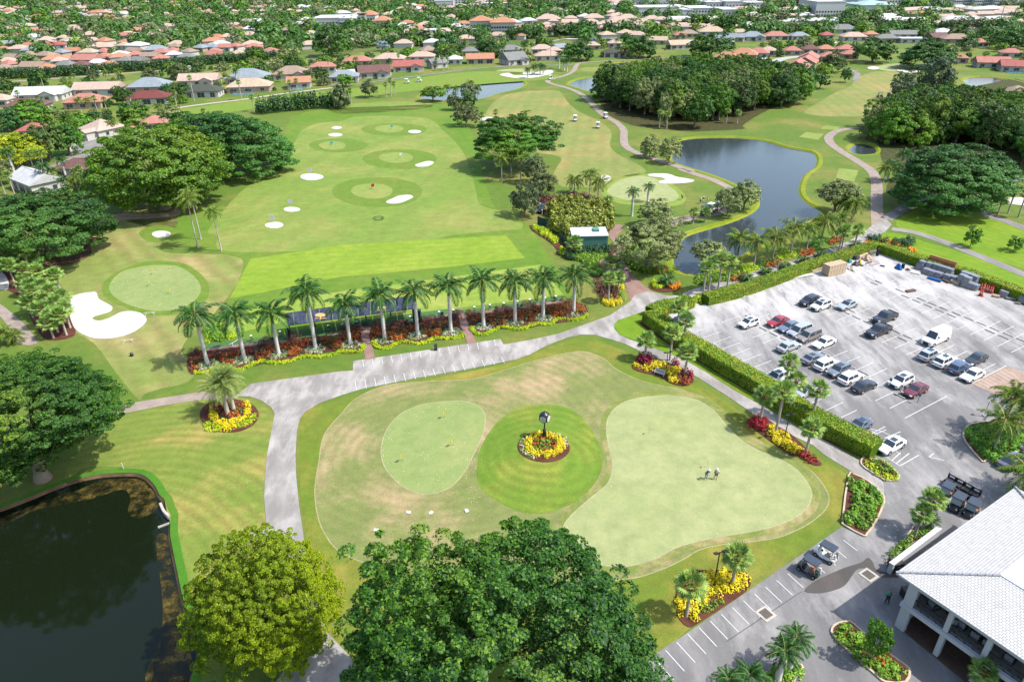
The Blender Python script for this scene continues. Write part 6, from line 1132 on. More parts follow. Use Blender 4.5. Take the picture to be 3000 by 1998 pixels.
for i in range(14):   # tennis windscreens
    x=[10,70,130,190,250,320,390,460,540,620,700,780,860,1330,1400,1470,1540,1600,1660][i]; y=560 if x<900 else 495
    X,Y=G(*px('L',x,y)); t_=empty('tennis_fence',(X,Y,0),0,'blue tennis court windscreen in the long blue row at upper centre','fence','tennis windscreens'); w_=pxm(X,Y)
    MB().box(-7,7,-.1,.1,.3,4.6).build('windscreen',blue,t_); b=MB(); [b.cyl((x_,0,0),(x_,0,5),.08,n=5) for x_ in (-7,-3.5,0,3.5,7)]; b.build('posts',screenb,t_)
for i,(x,y) in enumerate([(150,545),(420,550),(700,545),(1420,490),(1560,480)]):
    X,Y=G(*px('L',x,y)); sheet('tennis_court',[(X-16,Y),(X+16,Y),(X+16,Y+34),(X-16,Y+34)],4,plain('court_blue',S(70,130,170),.8))
for q in [('L',1450,60,640,30,9,'white_building','long white building at the far top centre'),('L',1420,95,260,20,7,'white_building','white building below the long one, top centre'),('L',1800,55,180,18,8,'white_building','right end of the far white complex'),('L',1990,125,190,16,6,'white_building','low pink-white building at far top centre-right'),('L',2290,120,110,14,6,'white_building','far small pink-roofed building'),
('M',700,105,40,12,24,'tower_building','narrow white tower far beyond the trees'),('M',1400,150,160,20,6,'white_building','low white store left of the commercial strip'),('M',1780,100,180,30,8,'white_building','pale store with poles at top centre-right'),('M',2080,120,160,30,12,'white_building','beige multi-storey building far right of centre'),('M',2060,205,640,40,7,'white_building','long low white warehouse roof'),
('N',60,245,140,30,7,'white_building','white warehouse left of the domed tree'),('N',250,235,330,40,8,'white_building','wide white warehouse, upper right'),('N',640,260,200,40,8,'white_building','white warehouse right of the domed tree'),('N',250,130,80,20,8,'white_building','small white block behind the warehouses'),('N',430,140,220,25,8,'white_building','white two-storey block behind the warehouses'),('N',700,145,230,25,9,'white_building','second white block behind the warehouses'),('N',1010,150,260,30,8,'white_building','grey-white store with flat canopy'),('N',1570,105,120,30,8,'white_building','white store with a blue corner'),
('N',2020,240,400,50,14,'white_building','large white-grey building behind the hedge trees'),('Q',130,160,180,40,12,'white_building','white building below the tallest block'),('Q',100,75,300,40,34,'tall_building','tallest pale grey block at the top right'),('Q',620,85,360,40,10,'white_building','low white blocks left of the apartments')]:
    block(*q[:4],q[4],q[5],q[6],q[7],bw,wr,2 if q[5]>7 else 1,nw=max(4,int(q[3]/40)))
block('N',1950,130,560,40,9,'mall_building','long store with orange band at the top right',orf,wr,1,nw=10); block('N',2300,130,100,40,9,'mall_building','second orange-banded store at the top right',orf,wr,1,nw=4); block('Q',340,185,480,45,8,'mall_building','wide store with pale teal roof, top right',bw,teal,1,hip=True,nw=8)
for i,x in enumerate([900,1030,1160,1300,1440,1580,1720,1860,2000,2140,2290]):
    block('Q',x,95-(i%2)*4-i*1.,118,22,20 if i<9 else 26,'apartment_block',f'{ORD[i]} white apartment block from the left in the far upper right row',bw,wr if i else plain('yellow_wall',S(226,180,90),.8),6,cat='apartment block',nw=4)
for i,(x0,y0,y1) in enumerate([(1000,300,60),(2000,385,90),(130,240,70),(500,180,60),(1510,0,-140)]):
    X,Y=G(*px('Q',x0,y0)); h_=height(px('Q',x0,y0),px('Q',0,y1)[1]); t_=empty('power_pole',(X,Y,0),0,f'{["tall grey transmission pole left of the apartments","tall grey transmission pole near the right edge","thin pole beside the tall pale block","thin pole above the teal-roofed store","pole beyond the apartments"][i]}','pole'); MB().cyl((0,0,0),(0,0,min(h_,38)),.55,.25,8).build('shaft',plain('galvanised',S(190,196,200),.5,.4),t_); b=MB(); [b.box(-3,3,-.1,.1,min(h_,38)-z,min(h_,38)-z+.25) for z in (1,4,7)]; b.build('crossarm',plain('galvanised',S(190,196,200),.5),t_)
# --- hedge / tree rows and scattered far trees
rg=random.Random(77); NP=[]
def far_tree(X,Y,r,k,lod,label,group):
    half=r*rg.uniform(.6,.9); hc=max(half*.9,r*rg.uniform(.75,1.1)); return tree_at(k,X,Y,r,half,hc,lod,label,group,seed=1+rg.randrange(3) if lod!='t' else 1,parts=lod!='t')
rows=[('L 20,640 200,690 400,690 640,660 900,640 1200,620 1450,600 1720,570',3.2,'palm hedge trees below the tennis courts','dark'),('M 0,550 200,540 480,520 700,500 960,490 1180,460 1500,440 1800,420 2100,400 2351,380',4.,'row of trees in front of the tiled terrace','dark'),('N 0,370 300,380 M 2351,370',4.,'row of trees at upper right','dark'),('N 820,370 1100,350 1400,340 1700,330 2351,350 Q 300,380 700,400 1100,410 1500,440 1900,460 2351,470',4.2,'dark hedge row along the far upper right fairway','grey'),('L 100,500 300,480 600,470 900,480',4.5,'dark trees behind the tennis courts','dark'),('J 20,1010 400,1005 800,1000 1200,985 1560,960',3.,'trees above the left end of the palm hedge','mixed')]
for s,r0,lab,k in rows:
    P=smooth(gp(s),4,False); acc=0; 
    for i in range(len(P)-1):
        L=math.dist(P[i],P[i+1]); n=max(1,int(L/(r0*1.5)))
        for j in range(n):
            t=j/n; X=P[i][0]*(1-t)+P[i+1][0]*t+rg.uniform(-1,1); Y=P[i][1]*(1-t)+P[i+1][1]*t+rg.uniform(-2,2); NP.append((X,Y,r0*rg.uniform(.85,1.4),rg.choice([k,k,'mixed','grey']),lab))
# gardens between the houses
gard=['A -40,600 500,560 1000,530 1500,480 2351,430 2351,620 1700,670 1150,735 1000,800 1350,800 1350,870 1100,900 900,930 850,880 640,900 500,860 300,860 0,820',
'A 0,1180 150,1190 420,1180 640,1240 600,1400 300,1300 0,1400','B 0,400 200,370 400,360 800,350 1100,330 1400,320 1700,330 1900,300 2200,290 2351,280 2351,330 2100,380 1900,400 1650,400 1400,440 1250,430 1000,450 850,460 600,470 400,520 200,540 0,560',
'C 0,230 400,200 800,210 1200,200 1600,220 2000,240 2351,260 2351,360 2000,370 1800,380 1400,300 1200,290 900,270 600,275 300,300 0,330','C 200,400 500,330 900,310 1200,320 1200,420 1000,440 850,400 700,390 500,450 300,470','C 1850,380 2351,380 2351,500 2000,470']
for s in gard:
    P=gp(s); xs=[p[0] for p in P];ys=[p[1] for p in P]; A=abs(area(P)); n=int(A/52); 
    for _ in range(n):
        X,Y=rg.uniform(min(xs),max(xs)),rg.uniform(min(ys),max(ys))
        if inside((X,Y),P): NP.append((X,Y,rg.choice([1.2,1.6,2,2.6,3.4,4.2])*rg.uniform(.8,1.2),rg.choice(['mixed','bright','dark','olive','grey','ficus']),'garden'))
HS=[t for t in TREES if t[2]>4]
clear=[gp(s) for s in ('L 480,285 1060,270 1060,350 640,335','K 1280,590 1880,590 1900,700 1280,720','K 320,370 640,350 640,420 430,540 320,520','A 620,210 700,190 700,230 620,235','L 0,700 600,640 1000,680 1080,700 900,780 400,820 0,800','M 200,560 560,520 980,540 950,600 500,620 230,620','N 620,600 1200,560 1500,570 1900,600 1900,640 1200,640 800,700 620,690','M 0,190 680,190 680,235 0,240','N 1600,330 1720,330 1720,380 1600,380','N 1900,340 2351,360 2351,400 1950,420','Q 200,390 1200,430 2351,520 2351,540 1000,480 250,440','N 1050,190 1500,190 1500,240 1050,240')]
sx=0
def free(X,Y,r,lim=.75):
    for a,b,w_ in HOUSES:
        if abs(a*Y/b-X)<w_*.85+r*.4 and 0<b-Y<min(90,b*.062)+r*.5: return False
    if any(inside((X,Y),h) for h in holes): return False
    if any(inside((X,Y),c) for c in clear): return False
    for a,b,c in HS:
        if abs(a-X)<c+r and abs(b-Y)<c+r and math.hypot(a-X,b-Y)<(c*(1.15 if r>4 else .85)+r*lim): return False
    return True
for i in range(130):   # small palms in the gardens
    P=gp(gard[i%3]); xs=[p[0] for p in P];ys=[p[1] for p in P]; X,Y=rg.uniform(min(xs),max(xs)),rg.uniform(min(ys),max(ys))
    if inside((X,Y),P) and not any(math.hypot(a-X,b-Y)<c*.8 for a,b,c in TREES if c>4):
        k=rg.choice(['sabal','sabal','royal','coco']); z=zone(proj(X,Y,0)[0]); palm_at(k,X,Y,rg.uniform(4,8),f'small {dict(sabal="fan-leaved",royal="slim",coco="feathery")[k]} garden palm by the {z} houses','garden palms %s %s'%(k,z),.8)
NP=[q for q in NP if free(q[0],q[1],q[2],.5)]
farpoly=far
bins={}
Y=200.
cands=[]
Yv=190.
def bnd(x):
    j=max(0,min(len(fpx)-2,sum(1 for p in fpx if p[0]<x)-1)); t=(x-fpx[j][0])/(fpx[j+1][0]-fpx[j][0]); return fpx[j][1]*(1-t)+fpx[j+1][1]*t
fpx=pts('O -900,330 -500,240 -200,190 0,172 330,150 640,130 900,118 1150,108 1480,98 1700,94 1900,86 2354,98 2900,120 3600,160')
while Yv<1900:
    stp=7.5+ (Yv-190)*.005; half_w=Yv*.82+60; X=-half_w
    while X<half_w:
        x_,y_=X+rg.uniform(-.45,.45)*stp,Yv+rg.uniform(-.45,.45)*stp; r=stp*rg.uniform(.45,.8)
        pxx=proj(x_,y_,0)
        # beyond the course boundary?
        j=max(0,min(len(fpx)-2,sum(1 for p in fpx if p[0]<pxx[0])-1)); t=(pxx[0]-fpx[j][0])/(fpx[j+1][0]-fpx[j][0]); yb=fpx[j][1]*(1-t)+fpx[j+1][1]*t
        if pxx[1]<yb-3 and rg.random()<(.8 if x_<150 else .6) and pxx[1]>-90: 
            if free(x_,y_,r,.35): cands.append((x_,y_,r))
        X+=stp
    Yv+=stp*.9
k_=random.Random(3); cands.sort(key=lambda c:c[1]); n_ind=max(0,300-len(NP)-0)
names_={'mixed':'mid green','bright':'fresh green','dark':'dark green','olive':'pale olive','grey':'grey-green','ficus':'deep green'}
for i,(X,Y,r,k,lab) in enumerate(NP):
    hp=proj(X,Y,3); z=zone(hp[0]); 
    lb=f'small {names_[k]} garden tree among the {z} houses' if lab=='garden' else f'{names_[k]} tree in the {lab}'
    far_tree(X,Y,r,k,'s' if Y<420 else 't',lb,lb+' set')
rest=cands
if n_ind: 
    for (X,Y,r) in cands[:n_ind]: 
        k=rg.choice(['mixed','dark','grey','ficus','bright']); hp=proj(X,Y,3); far_tree(X,Y,r,k,'t',f'{names_[k]} tree in the {zone(hp[0])} of the far suburb','far suburb trees %s %s'%(k,zone(hp[0])))
    rest=cands[n_ind:]
# the houses too far to tell apart
tw=[MB() for _ in range(4)]; roofs=[roofmat('p'),roofmat('c'),roofmat('w'),roofmat('o')]; W_=MB()
for k in range(1100):
    Y=rg.uniform(430,1500); X=rg.uniform(-.66,.66)*Y; pp=proj(X,Y,0)
    if pp[1]>bnd(pp[0])-9 or not free(X,Y,5,.25): continue
    w=rg.uniform(11,17) if X<150 else rg.uniform(14,40); d=rg.uniform(9,13); a=rg.uniform(-.5,.5); i=rg.choice([0,0,1,3,2] if X<150 else [2,2,0,2,1]); Mx=Matrix.Translation((X,Y,0))@Matrix.Rotation(a,4,'Z'); W_.box(-w/2,w/2,-d/2,d/2,0,3.2,M=Mx)
    x,y=w/2+.6,d/2+.6; r=(w-d)/2; tw[i].add([Mx@Vector(p) for p in ((-x,-y,3.1),(x,-y,3.1),(x,y,3.1),(-x,y,3.1),(-r,0,5.6),(r,0,5.6))],[(0,1,5,4),(2,3,4,5),(1,2,5),(3,0,4)]); HOUSES.append((X,Y,w/2)); HS.append((X,Y,w*.4))
dh=W_.build('distant_houses',wallw); tag(dh,'hundreds of pale roofed houses and stores of the far town','houses',None,'stuff')
for i,b in enumerate(tw): b.build('roofs',roofs[i],dh)
rest=[q for q in rest if free(q[0],q[1],q[2],.3)]
# everything farther is one leafy mass
rgn=np.random.default_rng(5); n=len(rest); A=np.array(rest); per=110
D=unit(rgn.normal(size=(n,per,3))); D[:,:,2]=np.abs(D[:,:,2])*1.; lob=1+.22*np.sin(D@rgn.normal(size=(3,))*4+rgn.random((n,1))*6)
rr=A[:,2][:,None]; hh=rr*(.8+.45*rgn.random((n,1))); q=np.stack([A[:,0][:,None]+D[:,:,0]*rr*lob,A[:,1][:,None]+D[:,:,1]*rr*lob,hh*.45+D[:,:,2]*hh*lob*.95],2).reshape(-1,3)
nn=unit(D.reshape(-1,3)+rgn.normal(size=(n*per,3))*.35+np.array([0,0,.3])); sz=np.repeat(A[:,2],per)*.2
V=leafquads(q,nn,1.,rgn); cen_=q[:,None,:]; V=cen_+(V-cen_)*sz[:,None,None]
mi=np.repeat(rgn.choice(5,n,p=[.2,.38,.2,.17,.05]),per)
farmat=[LM[k] for k in ('mixed','dark','grey','ficus','bright')]
o=link('distant_trees',quads('distant_trees',V,farmat,mi)); tag(o,'countless dark green trees of the far wooded suburb along the top','trees',None,'stuff')
print('NP',len(NP),'rest',n)
# ================================================================ VEHICLES
def paintm(name,c,rough=.25,met=.0): 
    if name in _pl: return _pl[name]
    m=NT(name,rough,.5,met); m.b.inputs['Coat Weight'].default_value=.5; n=m.noise(3,2); m.col(m.ramp(n,[(0,tuple(x*.93 for x in c[:3])),(1,tuple(min(.85,x*1.05) for x in c[:3]))])); _pl[name]=m.mat; return m.mat
CP={'white':paintm('white_car_paint',(.62,.62,.62,1)),'red':paintm('red_car_paint',(.22,.012,.02,1)),'blue':paintm('navy_car_paint',(.045,.07,.13,1)),'silver':paintm('silver_car_paint',(.34,.36,.38,1),.3,.3),'taupe':paintm('taupe_car_paint',(.24,.21,.19,1),.3,.3),'black':paintm('black_car_paint',(.016,.017,.022,1)),'grey':paintm('grey_car_paint',(.16,.18,.21,1),.3,.3),'maroon':paintm('maroon_car_paint',(.10,.012,.02,1)),'bluegrey':paintm('blue_grey_car_paint',(.12,.15,.21,1),.3,.3)}
tyre=plain('tyre_rubber',(.012,.012,.012,1),.9,.1); rim_=plain('alloy_rim',(.45,.46,.48,1),.35,.5,.6); plast=plain('black_plastic',(.02,.02,.022,1),.6,.3); lampw=plain('headlight_glass',(.6,.62,.64,1),.15,.6); lampr=plain('tail_light_red',(.35,.01,.01,1),.2,.5); glassd=NT('car_glass',.05,.8).col((.025,.035,.045,1)).mat; plate=plain('licence_plate',(.7,.7,.68,1),.5)
SH={ # kind: length,width,height, belt, hood z, windshield base x, roof front, roof rear, rear glass base, deck z   (front = +x)
'sedan':(4.85,1.84,1.44,.92,.82,.95,.20,-1.15,-1.85,.98),'suv':(4.65,1.88,1.68,1.05,.98,1.15,.48,-1.7,-2.1,1.05),'hatch':(4.3,1.80,1.55,.98,.90,1.2,.45,-1.45,-2.0,1.0),'van':(5.1,1.98,1.78,1.02,.92,1.55,.75,-2.2,-2.45,1.02),'cargo':(5.9,2.1,2.45,1.3,1.15,1.85,1.15,-2.85,-2.92,1.3),'coupe':(4.6,1.85,1.34,.90,.82,.75,.05,-.85,-1.8,.95),'pickup':(5.7,2.0,1.88,1.15,1.12,1.1,.45,-.85,-1.1,1.15)}
_cm={}
def car_proto(kind,colr,sunroof=False):
    L,W,Hh,belt,hz,wx,rf,rr_,rb,dz=SH[kind]; body=CP[colr]
    root=empty({'sedan':'sedan','suv':'sport_utility_car','hatch':'hatchback_car','van':'minivan','cargo':'cargo_van','coupe':'coupe','pickup':'pickup_truck'}[kind])
    f,r=L/2,-L/2; w=W/2; b=MB(); g0=.28
    # lofted lower body: stations (x, half width factor, bottom, top)
    stn=[(f,.62,g0+.18,hz-.28),(f-.06,.80,g0+.05,hz-.16),(f-.28,.94,g0,hz-.05),(wx+.02,1.,g0-.02,belt-.01),(0,1.,g0-.04,belt),(rb+.1,1.,g0-.02,belt+.01),(r+.25,.95,g0,dz-.02),(r+.05,.84,g0+.08,dz-.10),(r,.70,g0+.2,dz-.25)]
    if kind=='pickup': stn[4:]=[(0,1.,g0-.04,belt),(rb,1.,g0,belt),(rb-.02,1.,g0,belt-.05),(r+.06,1.,g0,belt-.05),(r,.97,g0+.1,belt-.06)]
    ring=[(-1,.0),(-1.0,.62),(-.93,.93),(-.82,1.),(.82,1.),(.93,.93),(1.0,.62),(1,.0)]
    ring=[(-.9,0),(-1,.16),(-1,.62),(-.94,.94),(-.8,1.),(0,1.03),(.8,1.),(.94,.94),(1,.62),(1,.16),(.9,0)]
    v=[];fc=[];n=len(ring)
    for i,(x,kw,z0,z1) in enumerate(stn):
        for a,t in ring: v.append((x-(.0 if abs(a)<.9 else (.12*(1 if x>0 else -1) if i in(0,len(stn)-1) else 0)),a*w*kw,z0+(z1-z0)*t))
        if i:
            for j in range(n): fc.append(((i-1)*n+j,(i-1)*n+(j+1)%n,i*n+(j+1)%n,i*n+j))
    fc.append(tuple(range(n))[::-1]); fc.append(tuple((len(stn)-1)*n+j for j in range(n)))
    b.add(v,fc,0,False)
    # greenhouse
    bw,tw=w*.93,w*.74; zt=Hh-.05; zb=belt-.04
    gh=[(wx,bw*.94,zb),(rf,tw,zt),((rf+rr_)/2,tw*1.02,Hh),(rr_,tw,zt),(rb,bw*.92,zb)]
    vv=[];ff=[]
    for x,hw,z in gh: vv+=[(x,-hw,z),(x,hw,z)]
    vv+=[((rf*.55+wx*.45),-bw,zb),((rf*.55+wx*.45),bw,zb),(rr_*.7+rb*.3,-bw,zb),(rr_*.7+rb*.3,bw,zb)]
    ff=[(0,1,3,2),(2,3,5,4),(4,5,7,6),(6,7,9,8),(0,2,10),(1,11,3),(2,4,6,12,10),(3,11,13,7,5),(6,8,12),(7,13,9)]
    b.add(vv,ff,0,False)
    if kind=='pickup':
        b.box(r+.05,rb-.05,-w*.98,-w*.86,belt-.1,belt+.06); b.box(r+.05,rb-.05,w*.86,w*.98,belt-.1,belt+.06); b.box(r,r+.1,-w*.95,w*.95,belt-.2,belt+.05)
    bo=b.build('body',body,root)
    if kind=='pickup': MB().box(r+.12,rb-.08,-w*.85,w*.85,belt-.06,belt-.03).build('truck_bed',plast,root)
    def pane(name,P,par=root):
        c=sum((Vector(p) for p in P),Vector())/len(P); nn=(Vector(P[1])-Vector(P[0])).cross(Vector(P[2])-Vector(P[0])).normalized()
        if nn.dot(c-Vector((0,0,.8)))<0: nn=-nn
        q=[c+(Vector(p)-c)*.93+nn*.012 for p in P]; MB().add(q,[tuple(range(len(P)))]).build(name,glassd,par)
    A=vv; pane('windshield',[A[0],A[1],A[3],A[2]]); pane('rear_window',[A[6],A[7],A[9],A[8]])
    for s in (0,1):
        y=lambda i:Vector(vv[i+s]); bl,br=Vector(vv[10+s]),Vector(vv[12+s]); mid=bl.lerp(br,.5); tm=Vector(vv[4+s])
        q1=[bl,mid.lerp(bl,.04),tm.lerp(y(2),.04) if kind!='cargo' else y(2).lerp(tm,.3),y(2)]; q2=[mid,br,y(6),tm]
        up=.08; q1=[p+Vector((0,0,up if i<2 else -.04)) for i,p in enumerate(q1)]; q2=[p+Vector((0,0,up if i<2 else -.04)) for i,p in enumerate(q2)]
        if kind=='cargo': q1=[bl+Vector((0,0,.1)),bl+Vector((-.9,0,.1)),Vector(vv[2+s])+Vector((-.75,0,-.3)),Vector(vv[2+s])+Vector((0,0,-.12))]
        pane('side_window',q1)
        if kind!='cargo': pane('side_window',q2)
    if sunroof: MB().box(rr_*.2+rf*.8-.75,rf-.12,-tw*.62,tw*.62,Hh-.03,Hh+.006).build('sunroof',glassd,root)
    wr_=.34 if kind not in('pickup','cargo','suv') else .38; key=('wheel',wr_)
    if key not in _cm:
        _cm[key]=(MB().cyl((0,-.11,0),(0,.11,0),wr_,n=18).mesh('tyre',tyre),MB().cyl((0,-.125,0),(0,.125,0),wr_*.62,n=10).mesh('rim',rim_))
    for x in (f-.9,r+.95):
        for s in (-1,1):
            t=empty('wheel',(x,s*(w-.12),wr_)); t.parent=root; link('tyre',_cm[key][0],t); link('rim',_cm[key][1],t,(0,s*.0,0))
            # dark wheel arch
        arch=MB().cyl((x,-w-.004,wr_+.03),(x,w+.004,wr_+.03),wr_+.07,n=18,sm=False); arch.build('wheel_arch',plast,root)
    for s in (-1,1):
        MB().box(f-.34,f-.035,s*w*.70-.17,s*w*.70+.17,hz-.27,hz-.12).build('headlight',lampw,root)
        MB().box(r+.01,r+.14,s*w*.70-.16,s*w*.70+.16,dz-.32,dz-.14).build('tail_light',lampr,root)
        MB().ell((wx-.28,s*(w+.08),belt+.06),(.08,.11,.07),8,5).build('mirror',body if kind!='cargo' else plast,root)
    MB().box(f-.12,f+.01,-w*.42,w*.42,g0+.08,hz-.3).build('grille',plast,root); MB().box(r-.012,r+.05,-.22,.22,dz-.48,dz-.36).build('licence_plate',plate,root)
    return root
_cars={}
def car(kind,colr,P,front,label,sunroof=False,group=None,ang=None,z=.0,s=1.):
    key=(kind,colr,sunroof)
    if key in _cars: root=copy_tree(_cars[key])
    else: root=car_proto(kind,colr,sunroof); _cars[key]=root
    X,Y=P; a=(LOTA if ang is None else ang)+(PI if front else 0)
    root.location=(X,Y,lay(8,Y)+z); root.rotation_euler=(0,0,a); root.scale=(s,s,s); tag(root,label,{'cargo':'van','van':'minivan','pickup':'pickup truck'}.get(kind,'car'),group or 'cars in the car park'); return root
# (kind, colour, tile, centre x, y, front faces camera-left, label, sunroof)
for q in [('hatch','white','P',260,155,1,'white hatchback alone at the left end of its row, in front of the red car',True),('sedan','red','P',755,130,1,'bright red sedan in the left of the car park',False),('sedan','bluegrey','P',945,220,1,'blue-grey sedan with a sunshade, right of the bright red sedan',False),('van','silver','P',1130,295,1,'silver minivan with white sunshade left of the taupe minivan',False),('van','taupe','P',1290,385,1,'taupe minivan between the silver minivan and a white sedan',False),('sedan','white','P',1550,495,1,'white sedan right of the taupe minivan',False),
('sedan','silver','P',945,560,0,'silver sedan parked alone with its tail to the camera',False),('sedan','grey','P',1370,760,0,'grey-blue sedan, first of the nearest row of five',True),('suv','white','P',1590,870,0,'white crossover right of the grey-blue sedan',False),('suv','grey','P',1810,975,1,'grey sport utility car with bicycles at its nose',True),('suv','white','P',2010,1105,0,'white sport utility car between grey and black cars',False),('sedan','black','P',2245,1240,0,'black sedan at the end of the nearest row of five',False),
('suv','white','P',740,1090,1,'white car with dark sunroof just behind the long hedge',True),('sedan','silver','P',1215,1345,1,'silver-white car half hidden by the hedge and palms',True),
('suv','black','F',870,505,1,'grey and white small sport car at the far end of a row',False),('suv','white','F',952,535,1,'white car with black roof beside the small grey one',True),('sedan','silver','F',1133,530,1,'silver sedan alone right of two cars in the far row',True),
('pickup','black','F',1388,620,1,'upper of two black pickup trucks',False),('pickup','black','F',1343,712,1,'lower of two black pickup trucks',False),('cargo','white','F',1740,765,1,'white cargo van with a tall windowless body',False),('suv','silver','F',1700,875,0,'silver estate car below the cargo van',True),('suv','white','F',1802,918,0,'white crossover right of the silver estate car',True),('suv','blue','F',1905,962,0,'dark blue sport utility car with red tail light',False),('sedan','black','F',2020,902,1,'black sedan in the far right row',False),('sedan','white','F',1995,1012,1,'white sedan at the brick plaza corner',False),
('suv','white','F',1505,1055,1,'white sport utility car left of the maroon sedan',True),('sedan','maroon','F',1602,1115,1,'maroon sedan in a reserved stall',False),('coupe','bluegrey','F',1215,1355,1,'blue-grey coupe behind the long hedge',True),('sedan','white','F',1435,1495,1,'white sedan with panoramic roof at the hedge end',True),
('sedan','black','E',2340,640,0,'black car hidden behind the short hedge stub',False),('sedan','bluegrey','I',2270,40,0,'dark blue car at the right edge by the palms',False),('sedan','grey','I',2420,-60,0,'dark grey car cut by the right photo edge',False)]:
    k,c_,t,x,y,fr,lab,sr_=q; car(k,c_,G(*px(t,x,y+4),.6),fr,lab,sr_,s=.97)
# distant parked cars on the left streets
car('sedan','black',G(*px('A',735,940)),1,'black car in the driveway of the solar-panel house',ang=R(80)); car('sedan','white',G(*px('C',560,415)),1,'white car parked by the orange townhouses',ang=R(20))
# --- golf carts
seatt=plain('tan_seat',S(200,140,100),.7); seatw=plain('white_seat',S(230,225,210),.7); cartb=paintm('black_cart_body',(.012,.014,.02,1)); cartw=paintm('white_cart_body',(.6,.6,.58,1)); canb=plain('dark_cart_roof',(.03,.04,.06,1),.4,.4); canw=plain('white_cart_roof',(.6,.6,.58,1),.5); chrome=plain('cart_frame_metal',(.5,.5,.52,1),.35,.5,.5); bagm=plain('golf_bag_fabric',(.05,.12,.09,1),.8); bagw=plain('golf_bag_white',(.5,.5,.5,1),.8)
def cart_proto(white,roofw,bag=True):
    root=empty('golf_cart'); body=cartw if white else cartb; b=MB()
    st_=[(1.2,.36,.30,.62),(1.08,.5,.26,.78),(.7,.58,.26,.86),(.5,.58,.24,.55),(.35,.58,.24,.30),(-.1,.58,.24,.30),(-.15,.58,.24,.62),(-.75,.58,.24,.64),(-.8,.58,.26,.72),(-1.15,.52,.3,.66),(-1.2,.46,.36,.6)]
    rg_=[(-.92,0),(-1,.2),(-1,.8),(-.88,1),(.88,1),(1,.8),(1,.2),(.92,0)]; v=[];f=[];n=len(rg_)
    for i,(x,w,z0,z1) in enumerate(st_):
        v+=[(x,a*w,z0+(z1-z0)*t) for a,t in rg_]
        if i: f+=[((i-1)*n+j,(i-1)*n+(j+1)%n,i*n+(j+1)%n,i*n+j) for j in range(n)]
    f+=[tuple(range(n))[::-1],tuple((len(st_)-1)*n+j for j in range(n))]; b.add(v,f); b.box(.60,.74,-.5,.5,.8,.98); b.build('body',body,root)
    sm=seatw if white else seatt; MB().box(-.55,-.05,-.52,.52,.63,.76).build('seat',sm,root); MB().box(-.68,-.55,-.5,.5,.74,1.15).build('backrest',sm,root)
    r=MB(); P=[(-.86,-.62),(.68,-.6),(.74,-.5),(.74,.5),(.68,.6),(-.86,.62),(-.92,.5),(-.92,-.5)]; r.prism(P,1.78,1.84); r.prism([(x*.94,y*.92) for x,y in P],1.84,1.88); r.build('roof',canw if roofw else canb,root)
    for x0,x1 in ((.68,.62),(-.82,-.78)):
        for s in (-1,1): MB().cyl((x0,s*.52,.65),(x1,s*.54,1.79),.022,n=6).build('roof_post',chrome,root)
    MB().add([(.72,-.5,.98),(.72,.5,.98),(.64,.5,1.76),(.64,-.5,1.76)],[(0,1,2,3)]).build('windshield',NT('clear_screen',.1,.5).col((.25,.32,.34,1)).mat if 'cs' not in _cm else _cm['cs'],root)
    s_=MB(); s_.cyl((.62,.28,.85),(.38,.28,1.02),.02,n=6); s_.cyl((.37,.28,1.0),(.35,.28,1.04),.16,.16,n=12); s_.build('steering_wheel',plast,root)
    if 'cwt' not in _cm: _cm['cwt']=(MB().cyl((0,-.1,0),(0,.1,0),.23,n=14).mesh('tyre',tyre),MB().cyl((0,-.11,0),(0,.11,0),.12,n=8).mesh('rim',rim_))
    for x in (.82,-.82):
        for s in (-1,1): t=empty('wheel',(x,s*.52,.23)); t.parent=root; link('tyre',_cm['cwt'][0],t); link('rim',_cm['cwt'][1],t)
    for s in (-1,1): MB().ell((1.12,s*.34,.64),(.07,.09,.06),8,5).build('headlight',lampw,root)
    return root
def bag_at(P,a,mat,label):
    root=empty('golf_bag',(P[0],P[1],.55),a,label,'golf bag','golf bags on the backs of carts'); MB().cyl((0,0,0),(.12,0,.8),.13,.14,10).build('bag',mat,root); c=MB()
    for i in range(5): c.cyl((.12+.05*math.cos(i*1.3),.06*math.sin(i*1.3),.78),(.2+.08*math.cos(i),.08*math.sin(i*1.9),1.1),.012,n=4); c.ell((.2+.08*math.cos(i),.08*math.sin(i*1.9),1.12),(.04,.03,.03),6,4)
    c.build('clubs',chrome,root)
_gc={}
def cart(t,x,y,x2,y2,white,roofw,label,bag=None,group='golf carts',s=1.):
    """centre of the footprint and a second pixel the nose points to"""
    P=G(*px(t,x,y),.5);Q=G(*px(t,x2,y2),.5); a=math.atan2(Q[1]-P[1],Q[0]-P[0]); key=(white,roofw)
    root=copy_tree(_gc[key]) if key in _gc else cart_proto(white,roofw); _gc.setdefault(key,root)
    root.location=(P[0],P[1],lay(8,P[1])); root.rotation_euler=(0,0,a); root.scale=(s,s,s); tag(root,label,'golf cart',group)
    if bag is not None: 
        for k,o_ in enumerate((.22,-.22)): bag_at((P[0]-math.cos(a)*1.12*s-math.sin(a)*o_,P[1]-math.sin(a)*1.12*s+math.cos(a)*o_),a,[bagm,bagw][(k+bag)%2],f'{["dark green","pale"][(k+bag)%2]} golf bag on the rear of the {"white" if white else "black"} golf cart')
    return root
cart('I',985,690,900,640,True,False,'white golf cart with dark roof beside the planter stalls',1,s=1.); cart('I',870,790,790,740,False,False,'black golf cart with tan seats in the stall below the white one',0,s=1.)
cart('I',1810,275,1760,330,False,False,'black golf cart left of the bench trailer by the clubhouse',None,s=1.); cart('I',1885,350,1835,405,False,False,'middle black golf cart in front of the bench trailer',None,s=1.); cart('I',1985,390,1935,445,False,False,'black golf cart nearest the clubhouse eaves',None,s=1.)
